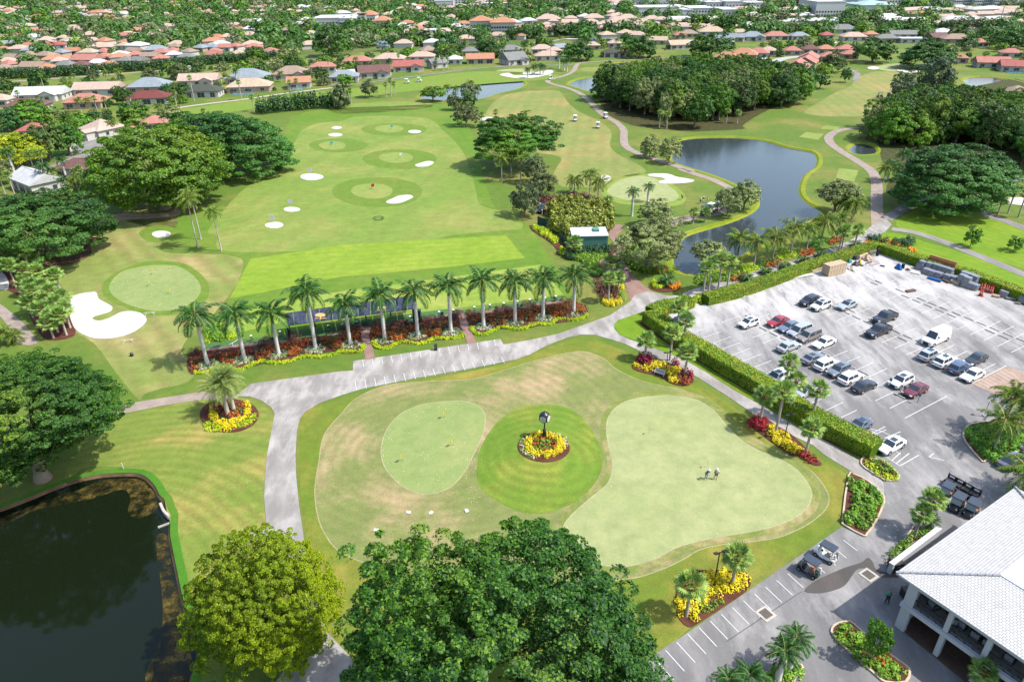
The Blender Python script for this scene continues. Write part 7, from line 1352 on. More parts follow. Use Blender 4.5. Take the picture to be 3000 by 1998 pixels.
for q in [('B',450,570,500,570,1,1,'left of two white golf carts on the lawn before the red-roofed house'),('B',535,560,590,560,1,1,'right of two white golf carts on the lawn before the red-roofed house'),('B',1440,545,1500,535,1,1,'golf cart on the path by the pond palms'),('B',1610,828,1600,800,1,1,'left white golf cart on the centre fairway'),('B',1767,875,1767,840,1,1,'right white golf cart on the centre fairway'),('B',1818,808,1790,790,1,1,'white golf cart on the path beside the grove'),
('C',190,1448,120,1480,1,1,'middle golf cart of three beside the pond tree'),('C',243,1432,180,1460,1,1,'rightmost golf cart of three beside the pond tree'),('C',150,1465,90,1490,0,0,'dark leftmost golf cart of three beside the pond tree'),('C',1357,668,1300,668,0,0,'left dark golf cart on the far right fairway'),('C',1415,670,1420,640,0,0,'right dark golf cart on the far right fairway'),('A',1220,473,1180,478,1,1,'left golf cart on the far path by the palm hedge'),('A',1305,480,1260,484,1,1,'right golf cart on the far path by the palm hedge'),('A',688,515,650,520,1,1,'golf cart on the far left path'),
('B',1385,1455,1350,1500,0,0,'dark golf cart by the green fence near the round oak'),('B',1345,1450,1310,1470,1,1,'white golf cart half hidden beside the round oak')]:
    cart(*q,None,s=1.15)
# bench trailer
P=G(*px('I',1905,260)); Q=G(*px('I',1860,235)); a=math.atan2(P[1]-Q[1],P[0]-Q[0]); t_=empty('bench_trailer',(P[0],P[1],lay(8,P[1])),a,'black people trailer with padded bench seats behind the carts','trailer')
b=MB().box(-2,2,-.7,.7,.45,.55); b.box(-2,2,.6,.68,.55,1.25); [b.cyl((x,.64,.5),(x,.64,1.5),.03,n=6) for x in (-1.95,0,1.95)]; b.build('frame',plast,t_)
for i in range(4): MB().box(-1.9+i*.98,-1.05+i*.98,-.3,.45,.6,.78).build('seat',plast,t_); MB().box(-1.9+i*.98+.15,-1.15+i*.98,.5,.6,.9,1.1).build('seat_pad',bagw,t_)
for x in (-1.4,1.4):
    for s in (-1,1): MB().cyl((x,s*.72-.06,.25),(x,s*.72+.06,.25),.25,n=12).build('wheel',tyre,t_)
# ================================================================ CLUBHOUSE
A0=Vector((*G(*px('U',155,915)),0)); B0=Vector((*G(*px('U',645,1280)),0)); ex=(B0-A0).normalized(); ey=Vector((-ex.y,ex.x,0)); 
WH=height(px('U',155,915),px('U',355,380)[1]); F2=height(px('U',155,915),px('U',250,650)[1])
ch=empty('clubhouse',(A0.x,A0.y,0),math.atan2(ex.y,ex.x),'white two-storey clubhouse with grey tiled roof and open arcade','building')
lx=lambda t,x,y,h=0:(Vector((*G(*px(t,x,y),h),0))-A0)
p1_=lx('U',265,985).dot(ex); c2a,c2b=lx('U',605,1245).dot(ex),lx('U',648,1282).dot(ex); bay=c2b-p1_; cwid=max(.45,c2b-c2a)
white=plain('clubhouse_white',S(244,244,250),.8,.2,var=.04); nb=6; LW=p1_+bay*nb+2
LB=LX=LW; DP=16.
wl=MB(); wl.box(0,p1_,0,.5,0,WH-.004); wl.box(0,.4,.5,20.,0,WH-.004); wl.box(.4,LW,4.6,4.9,0,WH-.004); wl.box(-.12,LW,-.18,.55,F2-.35,F2+.12); wl.box(.4,LW,.55,4.6,F2-.2,F2); wl.box(p1_,LW,0,.5,WH-.7,WH-.004); wl.build('wall',white,ch)
MB().box(.4,LW,.55,4.6,F2+.004,F2+.03).build('balcony_floor',plain('balcony_tile',S(196,186,176),.8),ch)
for i in range(nb):
    x0=p1_+bay*(i+1)-cwid; MB().box(x0,x0+cwid,0,.5,0,F2-.36).build('column',white,ch); MB().box(x0,x0+cwid,0,.45,F2+.13,WH-.71).build('column',white,ch)
    r=MB(); xa=p1_+bay*i+.02; xb=x0-.02
    for z in (.1,.95,1.05): r.box(xa,xb,.16,.2,F2+.12+z,F2+.16+z)
    k=4
    for j in range(k):
        u0=xa+(xb-xa)*j/k;u1=xa+(xb-xa)*(j+1)/k; z0,z1=F2+.26,F2+1.07
        r.box(u0-.015,u0+.015,.15,.21,F2+.12,F2+1.2); r.cyl((u0,.18,z0),(u1,.18,z1),.014,n=4,cap=False); r.cyl((u0,.18,z1),(u1,.18,z0),.014,n=4,cap=False); r.box((u0+u1)/2-.15,(u0+u1)/2+.15,.165,.195,(z0+z1)/2-.15,(z0+z1)/2-.12); r.box((u0+u1)/2-.15,(u0+u1)/2+.15,.165,.195,(z0+z1)/2+.12,(z0+z1)/2+.15)
        for m_ in range(1,4): r.cyl((u0+(u1-u0)*m_/4,.18,z0),(u0+(u1-u0)*m_/4,.18,z1),.008,n=4,cap=False)
    r.build('railing',plast,ch)
for i in range(3): win(ch,3+i*4.2,4.6,F2+.1,2.2,2.2,0)
for i in range(4): win(ch,0,4+i*3.6,1.0,1.2,1.6,2)
# roof: eaves and truncated hip with a flat white deck
E0=lx('U',228,265,WH); ox,oy=E0.dot(ex),E0.dot(ey); F0=lx('I',2280,220,WH); Lr=F0.dot(ey); slope=.25; k=6.0; LR=LW+4
ox=min(ox,-.6); oy=-.4
def m_tile():
    m=NT('grey_roof_tile',.75,.3); br=m.n('ShaderNodeTexBrick'); br.inputs['Scale'].default_value=1.; br.inputs['Brick Width'].default_value=.3; br.inputs['Row Height'].default_value=.27; br.inputs['Mortar Size'].default_value=.022; br.inputs['Mortar Smooth'].default_value=.1
    br.inputs['Color1'].default_value=S(255,252,248); br.inputs['Color2'].default_value=S(244,241,236); br.inputs['Mortar'].default_value=S(176,174,176)
    m.l(m.tc.outputs['UV'],br.inputs[0]); n=m.noise(2,4,.7); m.col(m.mix(1.,br.outputs[0],m.ramp(n,[(.3,(.86,.86,.88)),(.7,(1.1,1.1,1.1))]),'MULTIPLY')); m.bump(br.outputs[1],.4,.03); return m.mat
def uvmesh(name,V,F,UV,mat,parent):
    me=bpy.data.meshes.new(name); me.from_pydata(V,[],F); uv=me.uv_layers.new(name='uv')
    for p in me.polygons:
        for li,vi in zip(p.loop_indices,p.vertices): uv.data[li].uv=UV[me.loops[li].vertex_index] if not isinstance(UV[0],list) else UV[p.index][li-p.loop_start]
    me.materials.append(mat); return link(name,me,parent)
ze=WH; zt=WH+slope*k; x0,x1,y0,y1=ox,LR,oy,Lr
V=[(x0,y0,ze),(x1,y0,ze),(x1,y0+k,zt),(x0+k,y0+k,zt),(x0,y1,ze),(x0+k,y1-k,zt),(x1,y1,ze),(x1,y1-k,zt)]
F=[(0,1,2,3),(4,0,3,5),(6,4,5,7)]; sl_=math.hypot(1,slope)
UV=[[(x0,0),(x1,0),(x1,k*sl_),(x0+k,k*sl_)],[(-y1,0),(-y0,0),(-y0-k,k*sl_),(-y1+k,k*sl_)],[(-x1,0),(-x0,0),(-x0-k,k*sl_),(-x1,k*sl_)]]
uvmesh('roof',V,F,UV,m_tile(),ch)
b=MB(); b.box(x0+.02,x1,y0+.02,y0+.14,ze-.22,ze-.01); b.box(x0+.02,x0+.14,y0+.14,y1,ze-.22,ze-.01); b.box(x0+.14,x1,y0+.14,.0,ze-.1,ze-.05); b.box(x0+.14,.0,.0,y1,ze-.1,ze-.05); b.build('fascia',white,ch)
b=MB()
n=14
for i in range(n): t0,t1=i/n,(i+.86)/n; b.cyl((x0+k*t0,y0+k*t0,ze+slope*k*t0+.03),(x0+k*t1,y0+k*t1,ze+slope*k*t1+.05),.13,.15,6)
for i in range(n): t0,t1=i/n,(i+.86)/n; b.cyl((x0+k*t0,y1-k*t0,ze+slope*k*t0+.03),(x0+k*t1,y1-k*t1,ze+slope*k*t1+.05),.13,.15,6)
b.build('ridge_tiles',plain('ridge_tile',S(206,206,216),.75),ch)
fr=MB(); fr.box(x0+k-.02,x1,y0+k-.02,y1-k+.02,zt-.1,zt+.12); fr.build('flat_roof',plain('white_membrane',(.80,.80,.80,1),.6,var=.03),ch)
lw=MB(); P_=lx('U',1605,1390,F2+1.); lw.box(P_.dot(ex),P_.dot(ex)+6,-3.5,0-.2,0,F2+1.0); 
# balcony furniture
fram=plast; cush=plain('grey_cushion',S(190,190,200),.9)
def lounge(x,y,rz,label):
    o=empty('armchair',tuple(ch.matrix_world.to_translation()),0) if False else None
    w_=A0+ex*x+ey*y; r=empty('armchair',(w_.x,w_.y,F2+.035),math.atan2(ex.y,ex.x)+rz,label,'chair','chairs on the clubhouse balcony')
    MB().box(-.35,.35,-.35,.35,.28,.42).build('seat_cushion',cush,r); MB().box(-.35,.35,.27,.4,.42,.85).build('back_cushion',cush,r)
    for s in (-1,1): b=MB().box(s*.4-.03,s*.4+.03,-.38,.42,0,.06); b.box(s*.4-.03,s*.4+.03,-.38,-.32,.06,.55); b.box(s*.4-.03,s*.4+.03,.36,.42,.06,.7); b.box(s*.4-.04,s*.4+.04,-.38,.42,.55,.6); b.build('arm_frame',fram,r)
for i,(u,y,rz) in enumerate([(.35,1.9,R(160)),(.95,1.6,R(200)),(1.15,1.9,R(180)),(1.55,1.7,R(180)),(1.85,1.7,R(185)),(2.4,1.8,R(180))]):
    lounge(p1_+bay*u-.2,y,rz,f'{ORD[i]} grey cushioned armchair from the left on the clubhouse balcony')
for i,u in enumerate([.62,1.35]):
    w_=A0+ex*(p1_+bay*u)+ey*2.2; r=empty('side_table',(w_.x,w_.y,F2+.035),0,['left','right'][i]+' round dark table on the clubhouse balcony','table'); MB().cyl((0,0,.42),(0,0,.46),.3,n=14).build('tabletop',fram,r); MB().cyl((0,0,0),(0,0,.42),.05,n=8).build('leg',fram,r)
# low wall by the clubhouse
a,b_=Vector(G(*px('I',1435,765),1.2)),Vector(G(*px('I',1765,515),1.2)); d=(b_-a); an=math.atan2(d.y,d.x); o=MB().box(0,d.length,-.22,.22,0,1.35).box(-.05,d.length+.05,-.27,.27,1.35,1.5).build('service_wall',white,None,(a.x,a.y,0),(0,0,an)); tag(o,'low white wall between the planted strip and the clubhouse','wall')
def bin_(t,x,y,label,h=1.,w=.5,mat=None):
    X,Y=G(*px(t,x,y)); r=empty('litter_bin',(X,Y,lay(5,Y)),.1,label,'bin'); MB().box(-w/2,w/2,-w/2,w/2,0,h).build('body',mat or plast,r); MB().box(-w/2-.03,w/2+.03,-w/2-.03,w/2+.03,h+.002,h+.12).build('lid',plain('dark_brown',(.03,.025,.02,1),.6),r); MB().box(-w/4,w/4,-w/2-.012,-w/2-.001,h*.6,h*.85).build('opening',plain('bin_slot',(.1,.1,.1,1)),r)
bin_('I',1460,790,'dark bin cabinet at the near end of the white service wall',1.1,1.1); bin_('E',652,845,'black bin at the edge of the upper cart stalls'); bin_('I',1525,975,'dark bin against the clubhouse corner',.9,.7)
# storm drains
for i,(t,x,y) in enumerate([('I',1280,833),('I',572,1100)]):
    X,Y=G(*px(t,x,y)); r=empty('storm_drain',(X,Y,lay(9,Y)),LOTA,['square storm drain beside the wet patch','square storm drain at the edge of the cart stalls'][i],'drain'); MB().box(-.75,.75,-.75,.75,-.05,.02).build('surround',conc,r); g=MB().box(-.5,.5,-.5,.5,.0,.025); g.build('pit',plain('pit_black',(.01,.01,.01,1)),r); g=MB(); [g.box(-.5,.5,-.48+j*.12,-.43+j*.12,.026,.04) for j in range(9)]; g.build('grate',plain('rusty_iron',(.14,.11,.09,1),.7),r)
# ================================================================ CLOCK, LAMPS, BENCH
CX,CY=G(*px('T',1000,880)); hk=height(px('T',1000,880),px('T',1005,185)[1])-.1; ck=empty('street_clock',(CX,CY,CZ-.1),R(-28),'black four-faced street clock standing in the round flower bed','clock')
ironb=plain('black_iron',(.012,.013,.016,1),.35,.5)
b=MB(); b.box(-.36,.36,-.36,.36,0,.35); b.lathe([(.34,.35),(.30,.45),(.27,1.3),(.30,1.38),(.2,1.45)],8); b.build('pedestal',ironb,ck); gold=plain('pale_gold',S(220,200,150),.4,.5,.5)
MB().lathe([(.12,1.45),(.10,1.6),(.09,2.9),(.13,3.0),(.2,hk-1.55),(.1,hk-1.5)],12).build('pole',ironb,ck); MB().lathe([(.15,1.62),(.15,1.68)],12).build('band',gold,ck)
cz=hk-.95; b=MB(); b.box(-.42,.42,-.42,.42,cz-.5,cz+.5); b.lathe([(.62,cz+.5),(.56,cz+.62),(.3,cz+.78),(.06,cz+.86),(.07,cz+.92),(.02,cz+1.1)],16)
for s,ax in ((1,0),(-1,0),(1,1),(-1,1)):
    q=(s*.42,0,cz) if ax==0 else (0,s*.42,cz); q2=(s*.60,0,cz) if ax==0 else (0,s*.60,cz); b.cyl(q,q2,.56,.56,24)
b.build('head',ironb,ck); face=plain('clock_face_white',S(250,250,250),.5,var=.02)
for s,ax in ((1,0),(-1,0),(1,1),(-1,1)):
    q=Vector((s*.601,0,cz) if ax==0 else (0,s*.601,cz)); q2=q*1.0; q2=Vector((s*.62,0,cz) if ax==0 else (0,s*.62,cz)); f=MB().cyl(q,q2,.47,.47,28).build('clock_face',face,ck); hd=MB()
    u=Vector((0,1,0)) if ax==0 else Vector((1,0,0)); o_=Vector((s*.006,0,0)) if ax==0 else Vector((0,s*.006,0))
    for ang,ln_,wd in ((R(35),.26,.02),(R(150),.36,.014)):
        dd=u*math.sin(ang)+Vector((0,0,math.cos(ang))); nn=o_.normalized().cross(dd); p=q2+o_; hd.add([p-nn*wd,p+nn*wd,p+dd*ln_+nn*wd*.5,p+dd*ln_-nn*wd*.5],[(0,1,2,3)])
    for kx in range(12):
        a=kx*PI/6; dd=u*math.sin(a)+Vector((0,0,math.cos(a))); nn=o_.normalized().cross(dd); p=q2+o_*.8+dd*.38; hd.add([p-nn*.012,p+nn*.012,p+dd*.06+nn*.012,p+dd*.06-nn*.012],[(0,1,2,3)])
    hd.cyl(q2,q2+o_*1.6,.05,.05,10); hd.build('clock_hands',ironb,f)
def floodlight(t,x,y,ty,label,arms=2,hh=None,rz=.3,pole=None):
    b_=px(t,x,y); h=hh or height(b_,px(t,x,ty)[1]); X,Y=G(*b_); r=empty('floodlight',(X,Y,0),rz,label,'lamp post','floodlights'); pm=pole or ironb
    MB().box(-.2,.2,-.2,.2,0,.25).cyl((0,0,.2),(0,0,h),.075,.06,8).build('pole',pm,r); MB().box(-.55 if arms==2 else 0,.55,-.04,.04,h-.06,h+.02).build('crossarm',pm,r)
    for s in ((-1,1) if arms==2 else (1,)): 
        l=MB().box(-.22,.22,-.3,.16,-.07,.07).build('lamp_head',ironb,r,(s*.5,-.05,h+.12),(R(-25),0,0)); MB().box(-.17,.17,-.25,.11,-.085,-.072).build('lens',lampw,l)
floodlight('I',222,862,675,'twin-headed black floodlight in the lower round bed'); floodlight('F',700,1455,1290,'black floodlight in the yellow band of the long bed'); floodlight('R',790,1190,805,'black floodlight beside the white bench'); floodlight('I',760,1400,1235,'pale leaning parking light with one head in the bottom island',1,rz=2.2,pole=chrome); floodlight('F',2075,1300,1195,'grey parking light among the palms of the large island',1,pole=chrome); floodlight('F',650,310,228,'grey-green path light by the pond walk',1,pole=chrome); floodlight('I',1697,310,240,'short black lamp above the leaning palms',1); floodlight('I',1640,390,240,'short black sign post lamp left of the carts',1,hh=2.) if False else None
# bench
P=G(*px('R',655,1275)); Q=G(*px('R',580,1250)); r=empty('park_bench',(P[0],P[1],.02),math.atan2(P[1]-Q[1],P[0]-Q[0]),'white slatted garden bench in front of yellow shrubs','bench'); bp=plain('bench_white',S(248,246,240),.6,var=.03)
b=MB(); [b.box(-.85,.85,-.25+i*.1,-.17+i*.1,.42,.46) for i in range(5)]; b.build('seat',bp,r); b=MB(); [b.box(-.85,.85,.27,.3,.52+i*.1,.6+i*.1) for i in range(5)]; b.build('backrest',bp,r)
for sx in (-1,1):
    for sy,zz in ((-.24,.66),(.26,1.0)): MB().box(sx*.8-.035,sx*.8+.035,sy-.035,sy+.035,0,zz).build('leg',bp,r)
    MB().box(sx*.8-.04,sx*.8+.04,-.28,.28,.66,.70).build('armrest',bp,r)
# ================================================================ RANGE: canopy, mats, stands
hA=height(px('S',190,700),px('S',205,490)[1]); fl=Vector((*G(*px('S',205,490),hA),hA)); fr_=Vector((*G(*px('S',1935,262),hA),hA))
hB=hA+.5; bl=Vector((*G(*px('S',180,320),hB),hB)); br_=Vector((*G(*px('S',1940,75),hB),hB))
can=empty('range_canopy',(0,0,0),0,'long dark blue shade canopy with a tan tree emblem over the hitting bays','canopy')
navy=NT('navy_canvas',.5,.3); _n=navy.noise(1.6,4,.6,vec=navy.map(scale=(1,.4,1))); navy.col(navy.ramp(_n,[(.3,S(46,50,72)),(.7,S(92,100,124))])); navy.bump(_n,.6,.2); navy=navy.mat
b=MB(); n=20
for i in range(n):
    t0,t1=i/n+.0015,(i+1)/n-.0015; sag=Vector((0,0,-.06)); a_,b2=fl.lerp(fr_,t0),fl.lerp(fr_,t1); c_,d_=bl.lerp(br_,t1),bl.lerp(br_,t0); m0,m1=a_.lerp(d_,.5)+sag*(i%2),b2.lerp(c_,.5)+sag*(i%2)
    b.add([a_,b2,m1,m0],[(0,1,2,3)]); b.add([m0,m1,c_,d_],[(0,1,2,3)])
b.build('fabric',navy,can)
b=MB(); b.cyl(fl,fr_,.05,n=6); b.cyl(bl,br_,.05,n=6); 
for i in range(11): b.cyl(fl.lerp(fr_,i/10)-Vector((0,0,.04)),bl.lerp(br_,i/10)-Vector((0,0,.04)),.035,n=5)
b.build('frame',ironb,can)
for i in range(6):
    p=bl.lerp(br_,i/5); MB().box(p.x-.09,p.x+.09,p.y-.09,p.y+.09,0,p.z-.03).build('post',ironb,can)
for p in (fl,fr_): MB().box(p.x-.22,p.x+.22,p.y-.2,p.y+.2,0,p.z-.06).build('post',ironb,can)
# emblem: a tan spreading tree above two lines of lettering
tan=plain('emblem_tan',S(240,200,130),.7,var=.05)
def cpos(sx,sy,dz=.03):
    x,y=px('S',sx,sy); h=hA+.25
    for _ in range(8):
        P=Vector(G(x,y,h)); # height of the canopy plane there
        u=(fr_-fl).xy.normalized(); w_=P-fl.xy; nrm=Vector((-u.y,u.x)); dtot=(bl-fl).xy.dot(nrm); t=w_.dot(nrm)/dtot; h=hA+(hB-hA)*t
    return Vector((P.x,P.y,h+dz))
for (sx,sy,sc_) in ((655,360,1.),(1500,255,.8)):
    em=empty('emblem_tmp') if False else None; b=MB()
    out=[(-78,-5),(-70,-25),(-45,-38),(-10,-42),(30,-40),(60,-30),(78,-12),(72,2),(50,8),(20,8),(8,12),(6,34),(16,42),(-16,42),(-6,34),(-8,12),(-30,8),(-60,8)]
    P=[cpos(sx+x*sc_,sy+y*sc_) for x,y in out]; tri=tessellate_polygon([P]); b.add(P,[tuple(t) for t in tri]); 
    for lx_ in range(-70,75,18):
        if abs(lx_)<20: continue
        b.add([cpos(sx+(lx_-6)*sc_,sy+22*sc_),cpos(sx+(lx_+5)*sc_,sy+21*sc_),cpos(sx+(lx_+5)*sc_,sy+36*sc_),cpos(sx+(lx_-6)*sc_,sy+37*sc_)],[(0,1,2,3)])
    b.build('emblem',tan,can)
matg=plain('turf_mat_green',S(96,140,84),.9,.1,var=.15); 
sheet('mat_strip',gp('D 1410,835 1425,795 1560,785 1960,740 2000,715 2351,680 E 110,640 180,640 500,590 750,560 850,570 1100,535 1400,490 1520,470 1535,500 1300,525 1000,560 880,590 780,600 500,640 190,690 110,690 0,720 D 2351,740 2000,780 1700,800'),5,matg)
sheet('brick_walk',gp('D 1420,860 1430,835 1700,800 2000,775 2351,725 E 110,690 200,680 500,645 780,590 860,595 1000,570 1300,530 1530,500 1540,515 1300,545 1000,600 800,630 500,675 200,700 0,745 D 2351,745 1900,800 1600,830'),6,brick)
ballw=plain('golf_ball_white',(.75,.75,.75,1),.4,var=.02); stands=[('D',1737,775),('D',1935,745),('S',775,560),('S',960,540),('S',1160,505),('E',475,640),('E',675,608),('E',773,595),('E',917,575),('E',1023,560),('E',1118,548),('E',1212,535),('E',1297,522),('E',1403,510),('E',1475,500)]
for i,(t,x,y) in enumerate(stands):
    X,Y=G(*px(t,x,y+12)); r=empty('ball_basket_stand',(X,Y,.05),i*.3,f'ball basket stand number {["one","two","three","four","five","six","seven","eight","nine","ten","eleven","twelve","thirteen","fourteen","fifteen"][i]} from the left along the hitting mats','stand','ball basket stands along the hitting mats')
    b=MB(); [b.cyl((sx*.2,sy*.2,0),(sx*.14,sy*.14,.95),.02,n=5) for sx in(-1,1) for sy in(-1,1)]; b.box(-.17,.17,-.17,.17,.45,.48); b.build('frame',ironb,r); MB().lathe([(.12,.92),(.22,1.05),(.25,1.18),(.02,1.2)],12).build('basket',ironb,r); MB().lathe([(.23,1.17),(.18,1.25),(.02,1.28)],12).build('balls',ballw,r)
def chair_at(t,x,y,rz,label,mat=ironb,grp='dark patio chairs behind the range bed'):
    X,Y=G(*px(t,x,y)); r=empty('patio_chair',(X,Y,.07),rz,label,'chair',grp); MB().box(-.28,.28,-.28,.28,.4,.45).build('seat',mat,r); MB().box(-.28,.28,.24,.28,.5,.95).build('backrest',mat,r)
    for sx in(-1,1):
        for sy in(-1,1): MB().cyl((sx*.26,sy*.26,0),(sx*.25,sy*.25,.42 if sy<0 else .9),.02,n=5).build('leg',mat,r)
for i,(t,x,y,rz) in enumerate([('E',105,670,.4),('E',0,690,2.),('E',460,670,1.),('E',540,655,4.),('E',697,620,.3),('E',1075,575,2.5),('E',1215,565,.6),('E',1235,560,4.),('E',1475,510,1.),('D',1880,795,.5),('D',1910,800,3.)]): chair_at(t,x,y,rz,f'{ORD[i]} dark patio chair in the line behind the range bed')
X,Y=G(*px('S',1930,490)); r=empty('patio_table',(X,Y,.07),0,'round dark patio table behind the sixth royal palm','table'); MB().cyl((0,0,.68),(0,0,.72),.5,n=16).build('tabletop',ironb,r); MB().cyl((0,0,0),(0,0,.68),.05,n=8).build('leg',ironb,r)
X,Y=G(*px('E',535,625)); r=empty('club_cabinet',(X,Y,.07),-.1,'tall dark teal cabinet behind the seventh royal palm','cabinet'); MB().box(-.4,.4,-.4,.4,0,1.7).build('body',plain('dark_teal',S(44,80,84),.6),r); MB().box(-.34,.34,-.42,-.402,.1,1.6).build('door',plain('darker_teal',S(36,64,70),.6),r)
# white swing frames / racks
wm=plain('white_rack',S(250,250,250),.5,var=.02)
for i,(t,x,y,rz) in enumerate([('D',885,790,.3),('D',1035,602,.2),('D',1627,800,1.1)]):
    X,Y=G(*px(t,x,y)); r=empty('bag_rack',(X,Y,.03),rz,['white golf bag rack below the kidney bunker','white golf bag rack at the right tip of the kidney bunker','white golf bag rack standing by the second royal palm'][i],'rack'); k=1 if i<2 else 1.4
    MB().cyl((-1*k,0,.5),(1*k,0,.5),.05,n=6).build('rail',wm,r); [MB().cyl((s*.8*k,-.4*j,0),(s*.5*k,0,.52),.04,n=6).build('leg',wm,r) for s in(-1,1) for j in (-1,1)]
X,Y=G(*px('D',910,885)); r=empty('ball_bucket_dark',(X,Y,.02),0,'small black bag left on the chipping fairway','bag'); MB().lathe([(.25,0),(.3,.3),(.22,.6),(.05,.62)],10).build('bag',ironb,r); MB().cyl((0,0,.6),(.1,0,.8),.02,n=5).build('handle',ironb,r)
X,Y=G(*px('B',257,1512)); b=MB(); 
for i in range(24): a,a2=2*PI*i/24,2*PI*(i+1)/24; b.cyl((1.3*math.cos(a),1.3*math.sin(a),.35),(1.3*math.cos(a2),1.3*math.sin(a2),.35),.06,n=5,cap=False); b.cyl((1.3*math.cos(a),1.3*math.sin(a),.35),(.9*math.cos(a),.9*math.sin(a),.0),.03,n=4,cap=False)
tag(b.build('target_ring',ironb,None,(X,Y,.05)),'dark round target net lying on the driving range','target')
# flags
def flag(t,x,y,ty,col,label,grp='flags on the greens',fs=1.):
    b_=px(t,x,y); X,Y=G(*b_); h=max(1.2,height(b_,px(t,x,ty)[1])); r=empty('flagstick',(X,Y,.02),.8,label,'flag',grp); MB().cyl((0,0,0),(0,0,h),.03*fs,.022*fs,6).build('pole',paint,r)
    v=[];f=[]
    for i in range(5): v+=[(-i*.14*fs,.05*math.sin(i*1.6),h),(-i*.14*fs,.05*math.sin(i*1.6+.4),h-.42*fs)]
    MB().add(v,[(2*i,2*i+1,2*i+3,2*i+2) for i in range(4)]).build('flag',col,r)
yf=leafmat('yellow_flag',(250,236,120),(250,236,120),None,.2,.5,var=0); rf_=leafmat('red_flag',(220,50,50),(220,50,50),None,.2,.5,var=0); wf=leafmat('white_flag',(250,250,250),(250,250,250),None,.2,.5,var=0); cf=leafmat('teal_flag',(60,190,190),(60,190,190),None,.2,.5,var=0)
for q in [('B',230,1300,1265,rf_,'red flag on the nearest range target green',2.),('B',420,1085,1053,wf,'white flag on the third range target green',2.),('B',357,888,862,cf,'teal flag on the farthest range target green',2.),('A',2295,1000,975,cf,'teal flag on the left range target green',2.),('E',718,1308,1262,yf,'upper yellow flag on the left practice green',1.2),('E',776,1500,1455,yf,'middle yellow flag on the left practice green',1.2),('H',430,45,-5,yf,'lower yellow flag on the left practice green',1.2),('D',1068,320,298,yf,'upper yellow flag on the chipping green',1.2),('D',1045,400,378,yf,'middle yellow flag on the chipping green',1.2),('D',1190,455,428,yf,'lower yellow flag on the chipping green',1.2),('E',2123,1420,1400,yf,'small yellow flag at the left of the large practice green',.8),('I',170,90,70,yf,'small yellow flag above the two golfers',.7),('B',2008,1310,1275,wf,'white flag on the hole green by the big pond',1.5)]:
    flag(*q[:6],fs=q[6])
for i,(t,x,y) in enumerate([('A',2137,1205),('A',2003,1425),('A',1880,1535)]):
    X,Y=G(*px(t,x,y)); r=empty('yardage_sign',(X,Y,.05),0,['white yardage marker behind the upper left round bunker','white yardage marker behind the middle left round bunker','white yardage marker behind the lower left round bunker'][i],'sign'); MB().box(-.6,.6,-.04,.04,.9,2.).build('board',wm,r); MB().cyl((0,.08,0),(0,.08,1.9),.05,n=6).build('post',wm,r)
# golf balls: white dots on the greens
bm_=MB().ell((0,0,.033),(.033,.033,.033),8,6).mesh('golf_ball',ballw); rg=random.Random(9)
def balls(P,n,lab,grp):
    xs=[p[0] for p in P];ys=[p[1] for p in P];k=0
    while k<n:
        x,y=rg.uniform(min(xs),max(xs)),rg.uniform(min(ys),max(ys))
        if inside((x,y),P): k+=1; tag(link('golf_ball',bm_,None,(x,y,lay(4,y)),(0,0,0),(1.1,1.1,1.1)),lab,'golf ball',grp)
balls(GREEN_L,45,'white golf ball on or near the left practice green','balls on the left practice green'); balls(GREEN_R,22,'white golf ball on the large right practice green','balls on the right practice green'); balls(GREEN_C,50,'white golf ball on the chipping green','balls on the chipping green')
balls(gp('E 1230,1540 850,1560 H 850,400 1000,330 900,60'),22,'white golf ball between the practice green and the clock mound','balls beside the clock mound')
balls(gp('E 0,440 700,350 1370,255 1500,440 830,540 0,640'),40,'white golf ball on the front strip of the range tee','balls on the range tee')
for i,(t,x,y) in enumerate([('H',463,403),('H',620,405),('H',865,392),('H',238,524)]):
    X,Y=G(*px(t,x,y)); r=empty('towel',(X,Y,.03),i,['first','second','third','small fourth'][i]+' white towel from the left on the grass above the largest ficus' if i<3 else 'small white paper on the grass left of the towels','towel','white towels on the grass' if i<3 else None); v=[];f=[]
    rr=random.Random(i)
    for a in range(5):
        for c in range(5): v.append(((a-2)*.14+rr.uniform(-.04,.04),(c-2)*.11+rr.uniform(-.04,.04),.03+rr.uniform(0,.12)))
    MB().add(v,[(a*5+c,(a+1)*5+c,(a+1)*5+c+1,a*5+c+1) for a in range(4) for c in range(4)],0,True).build('cloth',wm,r)
# bulkhead + pipe at the near pond
for s,lab,nm,w_,h0 in (('G 1108,345 1130,395 1165,432','white stone headwall at the corner of the near pond','headwall',.3,.3),('G 1085,492 1165,462','thin white pipe running into the near pond','outfall_pipe',.12,.0)):
    P=strip_poly(s,w_,3); tag(MB().prism(P,-.6,h0 if h0 else -.12).build(nm,conc),lab,'wall' if h0 else 'pipe')
X,Y=G(*px('G',852,100)); r=tag(MB().cyl((0,0,0),(-.05,0,.9),.05,n=8).ell((-.05,0,.92),(.07,.07,.05),8,5).build('marker_post',wm,None,(X,Y,0)),'short white marker post above the near pond','post')
